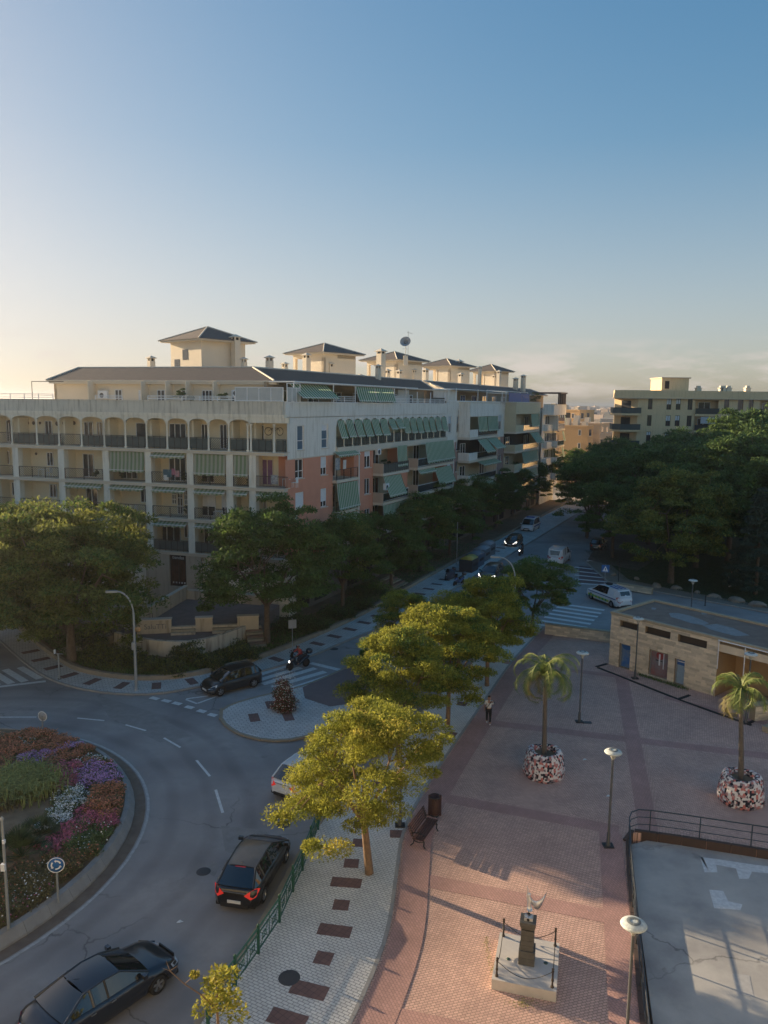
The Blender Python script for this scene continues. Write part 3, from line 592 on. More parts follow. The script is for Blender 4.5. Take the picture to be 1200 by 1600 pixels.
for i,(px,py,rx,h,l) in enumerate([(455,985,2.2,1.6,'dark hedge bush right of the small stairs by the square sign'),(490,985,1.8,1.2,'dark hedge bush behind the scooter rider'),(530,965,2.0,1.4,'hedge bush along the avenue pavement, third from the small stairs'),(575,930,2.4,1.7,'large dark shrub mass left of the wide steps'),(560,952,1.6,1.2,'low dark shrub below the large mass'),(640,890,2.2,1.5,'dark shrub just behind the wide steps'),(670,873,2.0,1.4,'dark shrub by the white wall edge above the containers')]):
    x,y = G(px,py,.25); shrub('shrub', x,y,.25, rx,rx*.7,h, [M_BUSHD,M_LEAFD], 40+i, l, 'bush', GB, nc=34, nl=110)
rng = np.random.default_rng(77)
def groundcover(name, poly_fn, n, label, material, ll=.12, lw=.04, z=.25, parent=None):
    pts = np.array([poly_fn() for _ in range(n)]); P = np.c_[pts, z+rng.random(n)*.12]
    A = unit(rng.normal(size=(n,3))*.5+np.array([0,0,1.]))*ll/2; B = unit(np.cross(A,rng.normal(size=(n,3))))*lw/2
    o = link(name, quads_mesh(name,P,A,B,material)); tag(o, label, 'ground cover', kind='stuff'); return o
iap = offset(IA,.5)
def g1():
    i = rng.integers(12, len(iap)-6); p = iap[i]; q = iap[min(i+1,len(iap)-1)]; t = rng.random(); r_ = rng.random()*3.2
    nx,ny = -(q[1]-p[1]),(q[0]-p[0]); l = math.hypot(nx,ny) or 1
    return (p[0]+(q[0]-p[0])*t+nx/l*r_, p[1]+(q[1]-p[1])*t+ny/l*r_)
groundcover('bed_plants', g1, 26000, 'low weeds and ground cover filling the garden bed along the pavement', [M_LEAFD], .22, .06)
def g2():
    p = (26+rng.random()*16, 62+rng.random()*36)
    return p if (p[0]-24.8)*.76+(p[1]-80.8)*.65 > 1.2 else g2()
groundcover('grass', g2, 30000, 'short dark grass of the park lawn behind the boulders', [mat('grass_blade',(.03,.055,.018),(.045,.075,.02),.3,.9,island=.3)], .14, .03, .1)
def g3():
    t = rng.random(); return (18.0+t*2.3+rng.normal()*.12, 51.6-t*2.75+rng.normal()*.1+.1)
groundcover('weeds', g3, 900, 'strip of green weeds at the foot of the kiosk wall under its doors', [M_LEAFG], .12, .03, .12)
def g4():
    return (3.75+rng.normal()*.05, 22.9+rng.random()*1.9) if rng.random()<.5 else (4.6+rng.normal()*.25, 21.75+rng.normal()*.1)
groundcover('weeds', g4, 260, 'few weeds growing in the brick joints round the monument base', [M_LEAFO], .07, .02, .12)
# ---- palms in patchwork planters
def frond(b, base, az, length, elev, drop, material, rnd):
    pts = []; p = Vector(base); e = elev
    for k in range(9): pts.append(tuple(p)); d = Vector((math.cos(az)*math.cos(e), math.sin(az)*math.cos(e), math.sin(e))); p = p+d*length/8; e -= drop/8*(1+k*.12)
    b.tube(pts, .018, M_STALK, 4, r2=.006, cap=False)
    for k in range(1,9):
        for j in range(7):
            a = Vector(pts[k-1]).lerp(Vector(pts[k]), j/7); t = (k+j/7)/9; ln = .62*math.sin(math.pi*min(1,t*.95+.12))**.6
            dr = (Vector(pts[k])-Vector(pts[k-1])).normalized(); sd_ = dr.cross(Vector((0,0,1))).normalized()
            for s in (-1,1):
                tip = a+sd_*s*ln*.65+dr*ln*.55+Vector((0,0,-.35*ln+rnd.uniform(-.08,.08))); wv = dr*.022
                b.add([a-wv, a+wv, tip], [(0,1,2)], material)
M_STALK = mat('palm_stalk',(.2,.2,.06),None,rough=.7); M_PALM = mat('palm_leaf',(.17,.22,.05),(.12,.17,.04),2,.6,island=.25,trans=.35); M_PALMO = mat('palm_leaf_old',(.22,.18,.06),(.16,.14,.05),2,.7,island=.25,trans=.3)
def crochet(name):
    m = bpy.data.materials.new(name); m.use_nodes = True; t = m.node_tree; bs = t.nodes['Principled BSDF']; bs.inputs['Roughness'].default_value = .9
    co = t.nodes.new('ShaderNodeTexCoord'); v = t.nodes.new('ShaderNodeTexVoronoi'); v.inputs['Scale'].default_value = 9.5; v.inputs['Randomness'].default_value = .55
    t.links.new(co.outputs['Object'], v.inputs[0]); sp = t.nodes.new('ShaderNodeSeparateColor'); t.links.new(v.outputs['Color'], sp.inputs[0])
    r = t.nodes.new('ShaderNodeValToRGB'); r.color_ramp.interpolation = 'CONSTANT'; e = r.color_ramp.elements
    e[0].position = 0; e[0].color = (.014,.016,.03,1); e[1].position = .2; e[1].color = (.66,.63,.62,1)
    for p,c in ((.48,(.5,.17,.15,1)),(.64,(.45,.24,.24,1)),(.76,(.17,.15,.17,1)),(.88,(.66,.64,.62,1))): q = e.new(p); q.color = c
    t.links.new(sp.outputs[0], r.inputs[0]); t.links.new(r.outputs[0], bs.inputs['Base Color'])
    v2 = t.nodes.new('ShaderNodeTexVoronoi'); v2.feature = 'DISTANCE_TO_EDGE'; v2.inputs['Scale'].default_value = 9.5; v2.inputs['Randomness'].default_value = .55; t.links.new(co.outputs['Object'], v2.inputs[0])
    bp = t.nodes.new('ShaderNodeBump'); bp.inputs['Strength'].default_value = .7; bp.inputs['Distance'].default_value = .03; t.links.new(v2.outputs[0], bp.inputs['Height']); t.links.new(bp.outputs[0], bs.inputs['Normal'])
    return m
M_CRO = crochet('patchwork_cover')
def palm(x, y, zc, seed, lean, label, nf=21, fl=1.0):
    rnd = random.Random(seed); r = empty('palm_tree', (x,y,.12), 0, label, 'palm tree', 'palms on the plaza')
    b = MB(); b.tube([(0,0,.5),(lean*.3,0,zc*.4),(lean*.75,0,zc*.75),(lean,0,zc)], [.15,.12,.1,.085], mat('palm_trunk',(.1,.085,.075),(.15,.13,.11),9,.95,.6), 10); b.build('trunk', r)
    for k in range(nf):
        b = MB(); az = k*2.4+rnd.random()*.4; el = (1.35,1.05,.7,.35,.0)[k%5]+rnd.uniform(-.1,.1)
        frond(b, (lean,0,zc-.05), az, (2.55+rnd.random()*.4)*fl, el, 2.3+rnd.random()*.6+ (0 if k%5<3 else .5), M_PALM if k%5<4 else M_PALMO, rnd); b.build('frond', r)
    pr = empty('planter', (x,y,.12), 0, {1:'round planter wrapped in red, white and black patchwork under the left palm',2:'round planter wrapped in red, white and black patchwork at the right edge, by the railing'}[seed], 'planter', 'patchwork planters')
    b = MB(); n = 40
    prof = [(1.03,0),(1.06,.15),(1.0,.6),(.9,1.1),(.82,1.28),(.72,1.33),(.6,1.27),(.56,1.05)]; vs = []
    for i,(rr,zz) in enumerate(prof):
        for j in range(n): t = 2*math.pi*j/n; q = rr*(1+.035*math.sin(3*t+seed)+.02*math.sin(7*t+i)); vs.append((q*math.cos(t),q*math.sin(t),zz*(1+.03*math.sin(2*t+seed)) ))
    b.add(vs, [(i*n+j,i*n+(j+1)%n,(i+1)*n+(j+1)%n,(i+1)*n+j) for i in range(len(prof)-1) for j in range(n)], M_CRO, True); b.build('patchwork_cover', pr)
    b = MB(); b.lathe([(0,1.08),(.6,1.05)], M_SOIL, n=20); b.build('soil', pr)
palm(8.3, 37.0, 5.35, 1, -.1, 'left palm on the plaza standing in the patchwork planter near the walker')
palm(17.25, 34.6, 5.5, 2, -.35, 'right palm leaning slightly over its patchwork planter near the right edge', 13, .82)
# ---- flower beds on the roundabout: one patch per plant kind and place
def patch(px_list, r, h, leafm, petalm, frac, seed, label, ll=.09, lw=.04, pl=.05, nc=14, nl=150, z=.45, up=0):
    rng = np.random.default_rng(seed); C = []; R = []
    for px,py in px_list:
        x,y = G(px,py,.6)
        for k in range(nc): C.append((x+rng.normal()*r*.5, y+rng.normal()*r*.5, z+rng.random()*h*.5)); R.append(r*.5*(.7+.5*rng.random()))
    C = np.array(C); R = np.array(R); dd = np.hypot(C[:,0]-RC[0],C[:,1]-RC[1]); k = dd+R*.5<10.6; C, R = C[k], R[k]
    P,A,B = leafcloud(rng, C, R, nl, ll, lw, h/r*.9, -up); zz = z-.1; P[:,2] = np.maximum(P[:,2], zz+.02)
    o = empty('flower_patch', (0,0,0), 0, label, 'flowers', 'flower beds of the roundabout'); link('leaves', quads_mesh('leaves',P,A,B,leafm), o)
    if petalm:
        i = rng.random(len(P))<frac; Q = P[i].copy(); Q[:,2] += .05+rng.random(len(Q))*.05; n = len(Q); pl = pl*.75; A2 = unit(rng.normal(size=(n,3))*np.array([1,1,.4]))*pl; B2 = unit(np.cross(A2, np.array([0,0,1.])+rng.normal(size=(n,3))*.4))*pl
        link('blossoms', quads_mesh('blossoms',Q,A2,B2,petalm), o)
    return o
M_OR = mat('petal_orange',(.55,.22,.12),(.4,.17,.1),1,.8,island=.35); M_MG = mat('petal_magenta',(.56,.16,.24),(.44,.13,.19),1,.8,island=.35); M_PU = mat('petal_purple',(.42,.2,.48),(.55,.36,.58),1,.8,island=.35)
M_WH = mat('petal_bright_white',(.72,.74,.72),None,rough=.8,island=.15); M_LIME = mat('leaf_lime',(.34,.36,.12),(.24,.27,.09),1,.7,island=.35,trans=.3); M_BRN = mat('leaf_brown_green',(.17,.135,.06),(.12,.12,.05),1,.8,island=.4)
M_GRN = mat('leaf_bed_green',(.12,.17,.06),(.08,.125,.045),1,.8,island=.35)
F = [
 ([(8,1160),(35,1152),(62,1150),(88,1154),(20,1172),(50,1170)],.8,.5,M_BRN,M_OR,.5,'orange-red cushion flowers along the far rim of the roundabout bed'),
 ([(112,1160),(135,1170),(92,1172)],.7,.45,M_BRN,M_OR,.4,'orange flowers right of the far rim, beside the purple strip'),
 ([(42,1183),(58,1180),(75,1176),(95,1170),(115,1166),(68,1192)],.45,.35,M_GRN,M_PU,.3,'thin purple flower strip crossing the far part of the bed'),
 ([(40,1157),(150,1186),(135,1188)],.4,.35,M_GRN,M_WH,.1,'small green patches with a few white flowers near the far rim'),
 ([(105,1183),(122,1180),(88,1190),(75,1204),(150,1195)],.6,.45,M_BRN,M_OR,.25,'brownish mat between the purple strip and the magenta cushion'),
 ([(98,1208),(112,1202),(108,1220),(95,1222)],.7,.5,M_BRN,M_MG,.6,'magenta cushion in the middle of the flower bed'),
 ([(135,1207),(150,1202),(166,1203),(180,1208),(142,1222),(160,1217),(178,1218)],.6,.5,M_GRN,M_PU,.38,'bright violet flower mat at the right rim of the bed'),
 ([(112,1240),(124,1240),(103,1252),(118,1256),(95,1268)],.55,.5,M_GRN,M_WH,.2,'round bush covered in white flowers in the bed'),
 ([(87,1282),(75,1290),(100,1278)],.4,.35,M_GRN,M_WH,.14,'loose trail of white flowers beside the bare soil'),
 ([(160,1240),(178,1240),(190,1250),(165,1258),(182,1266)],.75,.75,M_BRN,M_OR,.5,'big orange-red bush at the right rim of the bed'),
 ([(142,1264),(138,1278),(150,1274)],.5,.45,M_BRN,M_MG,.4,'pinkish red flowers between the white bush and the orange bush'),
 ([(182,1283),(194,1278),(170,1290),(160,1282)],.55,.45,M_BRN,M_MG,.35,'magenta flowers at the right rim below the orange bush'),
 ([(112,1298),(98,1308),(90,1318),(80,1330),(125,1292)],.5,.4,M_BRN,M_MG,.35,'diagonal strip of pink flowers above the fan palms'),
 ([(140,1300),(160,1305),(180,1300),(130,1318),(150,1322),(172,1320)],.8,.6,M_GRN,M_WH,.01,'green mat of foliage below the pink strip at the right rim'),
 ([(100,1340),(120,1345),(140,1348),(90,1360),(115,1368)],.8,.6,M_BRN,M_OR,.04,'brown-green shrub mat right of the roundabout sign'),
 ([(60,1375),(85,1385),(45,1395),(70,1405),(30,1415)],.8,.6,M_BRN,M_WH,.02,'brown-green mat behind the blue roundabout sign'),
 ([(20,1430),(50,1425),(0,1445),(75,1412),(-20,1460),(28,1448)],.8,.5,M_BRN,M_MG,.03,'dull mat with few red blossoms beside the grey lamp post'),
 ([(0,1390),(15,1370),(-20,1400),(30,1360),(-30,1440),(5,1410)],.8,.5,M_BRN,M_OR,.03,'dull brown mat at the left edge of the roundabout bed'),
 ([(5,1190),(-10,1180),(-25,1200)],.7,.4,M_BRN,M_OR,.3,'dark red flowers at the left edge above the lime clump'),
 ([(60,1245),(80,1235),(85,1215)],.4,.3,M_BRN,M_MG,.05,'thin low leaves between the lime clump and the magenta cushion')]
for i,f in enumerate(F): patch(f[0],f[1],f[2],f[3],f[4],f[5],100+i,f[6])
def strap_clump(px_list, n, ln, label, seed, spread=1.2, material=None, name='strap_leaf_plant'):
    rng = np.random.default_rng(seed); b = MB()
    o = empty(name, (0,0,0), 0, label, 'plant')
    vs = []; 
    for px,py in px_list:
        x,y = G(px,py,.7)
        for k in range(n):
            bx,by = x+rng.normal()*spread*.45, y+rng.normal()*spread*.45; a = rng.random()*6.28; l = ln*(.6+.6*rng.random()); o1 = .35*l; o2 = .75*l
            w_ = .022; sx,sy = -math.sin(a)*w_, math.cos(a)*w_; z0 = .62
            p0 = (bx,by,z0); p1 = (bx+math.cos(a)*o1*.5,by+math.sin(a)*o1*.5,z0+.6*l); p2 = (bx+math.cos(a)*o2,by+math.sin(a)*o2,z0+.55*l)
            b.add([(p0[0]-sx,p0[1]-sy,p0[2]),(p0[0]+sx,p0[1]+sy,p0[2]),(p1[0]+sx,p1[1]+sy,p1[2]),(p1[0]-sx,p1[1]-sy,p1[2]),p2],[(0,1,2,3),(3,2,4)],material or M_LIME)
    b.build('leaves', o)
strap_clump([(8,1225),(30,1215),(50,1225),(15,1240),(45,1240),(68,1228),(28,1232),(-12,1235)], 260, .95, 'large lime-green strap-leaved clump in the roundabout bed', 5)
strap_clump([(20,1250),(5,1258)], 120, .5, 'low reddish-green clump below the lime clump', 6, .8, M_BRN)
def fanplant(px,py,s,label,seed):
    x,y = G(px,py,.7); rnd = random.Random(seed); o = empty('fan_palm', (x,y,.62), 0, label, 'plant', 'small fan palms in the roundabout'); o.scale=(s,s,s)
    b = MB(); m_ = mat('fan_leaf',(.05,.085,.035),(.035,.06,.025),2,.7,island=.3)
    for k in range(22):
        az = rnd.random()*6.28; el = rnd.uniform(.1,1.3); d = Vector((math.cos(az)*math.cos(el),math.sin(az)*math.cos(el),math.sin(el))); c = d*.55; b.tube([(0,0,0),tuple(c)], .012, m_, 4, cap=False)
        sd_ = d.cross(Vector((0,0,1))).normalized(); up_ = sd_.cross(d)
        for j in range(13):
            t = (j-6)/6*1.35; dd = d*math.cos(t)+sd_*math.sin(t)+up_*.12; tip = c+dd*.5; wv = (sd_*math.cos(t)-d*math.sin(t))*.028
            b.add([c+dd*.06, c+dd*.25+wv, tip, c+dd*.25-wv],[(0,1,2,3)],m_)
    b.build('leaves', o)
fanplant(60,1305,.95,'dark green fan palm in the roundabout, right of the larger one',1)
fanplant(34,1335,1.25,'larger dark fan palm near the left edge of the roundabout',2)
# ================================================================ THE APARTMENT BUILDINGS
KX, KY = -8.4, 64.9; KK = (KX,KY); DL = (.958,-.2855); DR = (.43,.903)
RL = math.atan2(DL[1],DL[0]); RR_ = math.atan2(DR[1],DR[0])
def shift(K, d, off): return (K[0]-d[1]*off, K[1]+d[0]*off)      # off > 0 : inward (behind the front)
def UL(px, py=720, off=0): return hit(px,py,shift(KK,DL,off),DL)[0]
def ZL(px, py, off=0): return hit(px,py,shift(KK,DL,off),DL)[1]
def UR(px, py=700, off=0): return hit(px,py,shift(KK,DR,off),DR)[0]
def ZR(px, py, off=0): return hit(px,py,shift(KK,DR,off),DR)[1]
def at(px, py, Y):
    r = ray(px,py); t = Y/r[1]; return (r[0]*t, Y, CH+r[2]*t)
S1,S2,S3,S4,SG = 14.55,11.5,8.45,5.4,2.2
corner = empty('apartment_building', (KX,KY,0), 0, 'long cream and terracotta corner building with an arched top gallery and striped green awnings', 'building')
middle = empty('apartment_building', (KX+DR[0]*38,KY+DR[1]*38,0), 0, 'middle block of the avenue front, grey above dusty brick, with two stacks of boxed balconies', 'building')
farb = empty('apartment_building', (KX+DR[0]*86,KY+DR[1]*86,0), 0, 'last block of the avenue front, with a dark pergola on its corner terrace', 'building')
def part(mb, name, B, rz, **k):
    """mesh in front coordinates (u from the corner, -y outwards) hung on building B"""
    o = mb.build(name, B, (KX-B.location[0],KY-B.location[1],0), rz, **k); return o
def window(B, rz, u0, u1, z0, z1, y=0.0, fr=None, split=(1,0), shut=0.0, pane=None, sill=True, shm=None, name='window'):
    """frame + panes, optional roller shutter let down by the fraction shut"""
    fr = fr or M_WHITE; b = MB(); t = .055; d0, d1 = y-.02, y+.06
    b.box(u0,u0+t,d0,d1,z0,z1,fr); b.box(u1-t,u1,d0,d1,z0,z1,fr); b.box(u0+t,u1-t,d0,d1,z0,z0+t,fr); b.box(u0+t,u1-t,d0,d1,z1-t,z1,fr)
    for k in range(split[0]): x = u0+(u1-u0)*(k+1)/(split[0]+1); b.box(x-.035,x+.035,d0+.005,d1,z0+t,z1-t,fr)
    for k in range(split[1]): z = z0+(z1-z0)*(.38 if split[1]==1 else (k+1)/(split[1]+1)); b.box(u0+t,u1-t,d0+.01,d1,z-.03,z+.03,fr)
    o = part(b, name, B, rz)
    zt = z1-t-(z1-z0-2*t)*shut; b = MB()
    if shut < .97: b.quad((u0+t,y+.03,z0+t),(u1-t,y+.03,z0+t),(u1-t,y+.03,zt),(u0+t,y+.03,zt), pane or M_GLASS); b.build('pane', o)
    if shut > .02:
        b = MB(); n = max(2,int((z1-t-zt)/.11))
        for k in range(n): za = zt+(z1-t-zt)*k/n; zb = zt+(z1-t-zt)*(k+1)/n; b.quad((u0+t,y-.005,za),(u1-t,y-.005,za),(u1-t,y+.012,zb),(u0+t,y+.012,zb), shm or M_SHUT)
        b.build('shutter', o)
    if sill: b = MB(); b.box(u0-.08,u1+.08,y-.2,y+.02,z0-.07,z0-.005,M_TRIM); b.build('sill', o)
    return o
def awning(B, rz, u0, u1, zt, zb, yt=-.05, yb=-.5, mats=None, sw=.17, val=.2, bar=True):
    """striped cloth, one strip per stripe, with a scalloped valance and a front bar"""
    g, w_ = mats or (M_AWG, M_AWW); n = max(3,int(round((u1-u0)/sw))); b = MB(); s = (u1-u0)/n; sag = .03
    for k in range(n):
        a, c = u0+k*s, u0+(k+1)*s; m_ = g if k%2 else w_; ym, zm = (yt+yb)/2+sag, (zt+zb)/2-sag
        b.quad((a,yt,zt),(c,yt,zt),(c,ym,zm),(a,ym,zm), m_); b.quad((a,ym,zm),(c,ym,zm),(c,yb,zb),(a,yb,zb), m_)
        if val: zz = zb-val*(.72+.28*((k//2)%2)); b.quad((a,yb-.01,zb),(c,yb-.01,zb),(c,yb-.02,zz),(a,yb-.02,zz), m_)
    if bar: b.box(u0-.02,u1+.02,yb-.03,yb+.02,zb-.025,zb+.02,M_WHITE)
    return part(b, 'awning', B, rz)
def railing(B, rz, u0, u1, z, y=-.02, h=1.0, style='chevron', material=None):
    m_ = material or M_IRON; b = MB(); b.box(u0,u1,y-.03,y+.03,z+h-.05,z+h,m_)
    if style != 'solid': b.box(u0,u1,y-.015,y+.015,z+.1,z+.14,m_)
    if style == 'chevron':
        n = max(1,int(round((u1-u0)/1.7))); s = (u1-u0)/n
        for k in range(n+1): b.box(u0+k*s-.03,u0+k*s+.03,y-.03,y+.03,z,z+h-.03,m_)
        for k in range(n):
            a = u0+k*s; H = h-.2; q = -H
            while q < s:
                x0,x1 = max(q,0),min(q+H,s); 
                if x1-x0 > .03:
                    za, zb = z+.13+(x0-q), z+.13+(x1-q)
                    if k%2: xa, xb = a+s-x0, a+s-x1
                    else: xa, xb = a+x0, a+x1
                    b.quad((xa-.022,y,za),(xa+.022,y,za),(xb+.022,y,zb),(xb-.022,y,zb),m_)
                q += .2
    elif style == 'screen':
        b.box(u0+.03,u1-.03,y+.012,y+.035,z+.08,z+h-.08,M_SCREEN)
        for k in range(int((u1-u0)/.6)+2): x = min(u0+k*.6,u1-.02); b.box(x-.015,x+.015,y-.02,y+.01,z,z+h-.05,m_)
    elif style == 'bars':
        n = int((u1-u0)/.13)
        for k in range(n+1): x = u0+(u1-u0)*k/n; b.box(x-.01,x+.01,y-.01,y+.01,z+.1,z+h-.05,m_)
    elif style == 'rails':
        for q in (.35,.65): b.box(u0,u1,y-.02,y+.02,z+h*q,z+h*q+.04,m_)
        n = max(1,int((u1-u0)/1.6))
        for k in range(n+1): x = u0+(u1-u0)*k/n; b.box(x-.025,x+.025,y-.025,y+.025,z,z+h-.03,m_)
    elif style == 'glass': b.box(u0+.02,u1-.02,y-.006,y+.006,z+.06,z+h-.07,M_BGLASS)
    return part(b, 'railing', B, rz)
M_BGLASS = mat('dark_blue_balcony_glass', (.025,.045,.06), None, rough=.12, spec=.6)
M_FROST = mat('frosted_screen', (.5,.52,.5), (.42,.44,.43), 1.5, .35)
M_PURP = mat('purple_curtain', (.24,.13,.24), (.18,.1,.19), 3, .9)
# ---------------- left front
cols = [UL(x) for x in (-8,28,99,168.5,234,299.5,361,396.5)]; u_left = -90.0
b = MB()
ex = [cols[0]-3.7*k for k in range(1,17)]; allc = sorted(ex+cols)
for u in allc:
    b = MB(); b.box(u-.33,u+.33,-.32,.3,(SG-1.4 if abs(u-cols[4])>.5 else 5.1),S1-.31,mat('cream_column',(.78,.74,.63),(.72,.68,.58),.9,.9,stain=(.75,.72,.68))); part(b,'column',corner,RL)
# slabs / balcony floors
for z in (S1,S2,S3,S4):
    b = MB(); e = 0.45 if z == S1 else .5
    b.box(u_left,.06,-.42,1.6,z-.3,z-.08,M_TRIM); b.box(u_left,.12,-.5,1.6,z-.08,z,M_TRIM); part(b,'balcony_floor',corner,RL)
b = MB()
wall_holes(b, u_left, -1.35, SG-2, S1+2.9, [], M_CREAMY, y=1.6); part(b,'wall',corner,RL)
b = MB(); b.quad((-1.35,1.6,0),(-.06,1.6,0),(-.06,1.6,S1-.3),(-1.35,1.6,S1-.3),M_WALLB); part(b,'wall',corner,RL); b = MB(); b.quad((-1.35,1.6,S1),(-.06,1.6,S1),(-.06,1.6,S1+2.9),(-1.35,1.6,S1+2.9),M_CREAMY); part(b,'wall',corner,RL)
for u in allc[1:]:
    b = MB(); b.box(u-.09,u+.09,.3,1.6,S4,S1+2.5,M_CREAMY); part(b,'partition',corner,RL)
# core volume of the building (the inner walls nobody sees, top = terrace floor)
def core(B, rz, u0, u1, y0, y1, z1, material=M_GREY, z0=-.5):
    b = MB(); b.box(u0,u1,y0,y1,z0,z1,material); return part(b,'back_wall',B,rz)
core(corner, RL, u_left, -5.0, 2.0, 14, 17.5); core(corner, RR_, 6.0, 38, 1.9, 17, 17.5); core(corner, RL, -12, -.15, 2.0, 12, 17.45)
# terrace slab, arcade wall with arches
px_p = [-11,22,60.5,95,130,165.5,198.5,231.5,263.5,297,328,359.5]
piers = [UL(x,690) for x in px_p]; piers += [UL(394,695)]
ext = [piers[0]-2.0*k for k in range(1,28)][::-1]; AR = ext+piers
def arch_panel(b, u0, u1, zs, zt, rise, y0, y1, material, n=10, pw=.12):
    a, c = u0+pw, u1-pw; mid_, hw = (a+c)/2, (c-a)/2; pts = [(mid_-hw*math.cos(math.pi*k/n), zs+rise*math.sin(math.pi*k/n)) for k in range(n+1)]
    pts = [(u0,zs)]+pts+[(u1,zs)]
    for p,q in zip(pts,pts[1:]):
        for y in (y0,y1): b.quad((p[0],y,p[1]),(q[0],y,q[1]),(q[0],y,zt),(p[0],y,zt),material)
        b.quad((p[0],y0,p[1]),(q[0],y0,q[1]),(q[0],y1,q[1]),(p[0],y1,p[1]),material)
for a,c in zip(AR,AR[1:]):
    b = MB(); arch_panel(b,a,c,16.9,17.45,.36,-.3,-.08,M_CREAM); part(b,'arch',corner,RL)
b = MB(); b.box(AR[-1],.5,-.3,-.08,17.0,17.45,M_CREAM); part(b,'beam',corner,RL)
for i,u in enumerate(AR+[UL(430,700)]):
    b = MB(); xs_ = (u,) if (i%2 or i<20) else (u,)
    b.lathe([(.14,S1),(.14,S1+.12),(.09,S1+.16),(.085,16.7),(.14,16.8),(.15,16.93)], M_CREAM, (u,-.19,0), 10); part(b,'pier',corner,RL)
b = MB(); b.lathe([(.14,S1),(.14,S1+.12),(.09,S1+.16),(.085,16.7),(.14,16.8),(.15,16.93)], M_CREAM, (AR[-1]-.3,-.19,0), 10); part(b,'pier',corner,RL)
b = MB(); b.box(u_left,.1,-.34,.2,17.45,17.7,M_CREAM); part(b,'band',corner,RL)
b = MB(); b.box(u_left,-.02,-.28,-.06,17.7,18.76,M_PARA); b.box(u_left,-.02,-.31,-.03,18.72,18.8,M_PARA); part(b,'parapet',corner,RL)
b = MB(); b.box(u_left,-.2,.0,9,17.46,17.62,M_TRIM); part(b,'terrace_floor',corner,RL)
for a,c in zip(AR,AR[1:]):
    i = AR.index(a)-len(ext)
    railing(corner,RL,a+.12,c-.12,S1+.02,-.2,1.08,'chevron' if (i<0 or i in (0,3,10)) else 'screen', M_IRONR if i<5 else M_IRON)
railing(corner,RL,AR[-1]+.12,UL(428,700)-.1,S1+.02,-.2,1.08,'screen'); railing(corner,RL,UL(432,700)+.1,UL(447,700)+.1,S1+.02,-.2,1.08,'screen')
# things seen on the gallery wall behind the arches
for x0,x1,sp in [(71,82,1),(132,146,1),(152,161,1),(172,179,1),(213,229,0),(265,291,2),(315,325,1),(344,355,1),(398,413,2)]:
    a,c = UL(x0,680,1.55),UL(x1,680,1.55); window(corner,RL,a,c,S1+.05 if x1-x0>8 else S1+.9,16.75,1.52,split=(sp,0),sill=False,name='window')
for x0,x1 in ((-60,-48),(-100,-84),(10,18)): window(corner,RL,UL(x0,680,1.5),UL(x1,680,1.5),S1+.05,16.7,1.52,sill=False)
# bays below : (bay index from B, level z, railing, awning, window list in px, extra)
bay = list(zip(cols,cols[1:]))+[(cols[-1],.15)]
plan = {
 (0,S2):('chevron',None,[(8,17)]),(0,S3):('chevron',None,[(18,25)]),(0,S4):('chevron',None,[]),
 (1,S2):('chevron',None,[(75,85)]),(1,S3):('chevron',None,[(77,88)]),(1,S4):('chevron',None,[(60,75)]),
 (2,S2):('chevron',None,[(131,148)]),(2,S3):('chevron','up',[(134,152)]),(2,S4):('chevron','up',[(130,150)]),
 (3,S2):('bars','down',[(190,215)]),(3,S3):('chevron','up',[(219,231)]),(3,S4):('screen','up',[(185,215)]),
 (4,S2):('chevron','up',[(265,291)]),(4,S3):('chevron','up',[(268,275),(276.5,285),(287,293)]),(4,S4):('screen','up',[(248,280),(286,296)]),
 (5,S2):('chevron','down',[(315,335)]),(5,S3):('chevron','up',[(313,336),(346,356)]),(5,S4):('screen','up',[(317,332)]),
 (6,S2):('chevron','down',[(374,384)]),(6,S3):('chevron','up',[]),(6,S4):('chevron',None,[]),
 (7,S2):('bars',None,[(409,427)]),(7,S3):('bars','up',[(408,416)]),(7,S4):('bars',None,[])}
for (i,z),(rl,aw,wins) in plan.items():
    a,c = bay[i]; a += .36; c -= .36 if i<7 else -.2
    railing(corner,RL,a,c,z+.02,-.3,1.0,rl,M_IRONR if i in (2,7) else M_IRON)
    if aw == 'up': awning(corner,RL,a+.05,c-.05,z+2.72,z+2.45,-.1,-.62,(M_AWG2,M_AWW2),.2,.22)
    if aw == 'down': awning(corner,RL,a+.05,c-.05,z+2.7,z+1.05,-.25,-.4,(M_AWG2,M_AWW2),.2,.22)
    for x0,x1 in wins:
        wa,wc = UL(x0,750,1.55),UL(x1,750,1.55); big = x1-x0>13
        if (i,z) == (5,S3): window(corner,RL,wa,wc,z+.05,z+2.25,1.52,shut=.62,split=(1,0),sill=False)
        elif (i,z) == (7,S2): window(corner,RL,wa,wc,z+.05,z+2.3,1.52,split=(1,0),pane=M_PURP,sill=False,fr=M_TRIM)
        elif (i,z) == (4,S3): window(corner,RL,wa,wc,(z+.05 if x0 == 276.5 else z+.95),z+2.3,1.52,split=(1,2),sill=False)
        else: window(corner,RL,wa,wc,z+.05 if big else z+.95,z+2.25,1.52,split=(2 if x1-x0>22 else 1,0),sill=False)
for k,u in enumerate(ex[:-1]):      # continuation of the same front beyond the left edge
    for z in (S2,S3,S4): railing(corner,RL,u+.36,u+3.3,z+.02,-.3,1.0,'screen'); window(corner,RL,u+1.2,u+2.6,z+.05,z+2.2,1.52,sill=False)
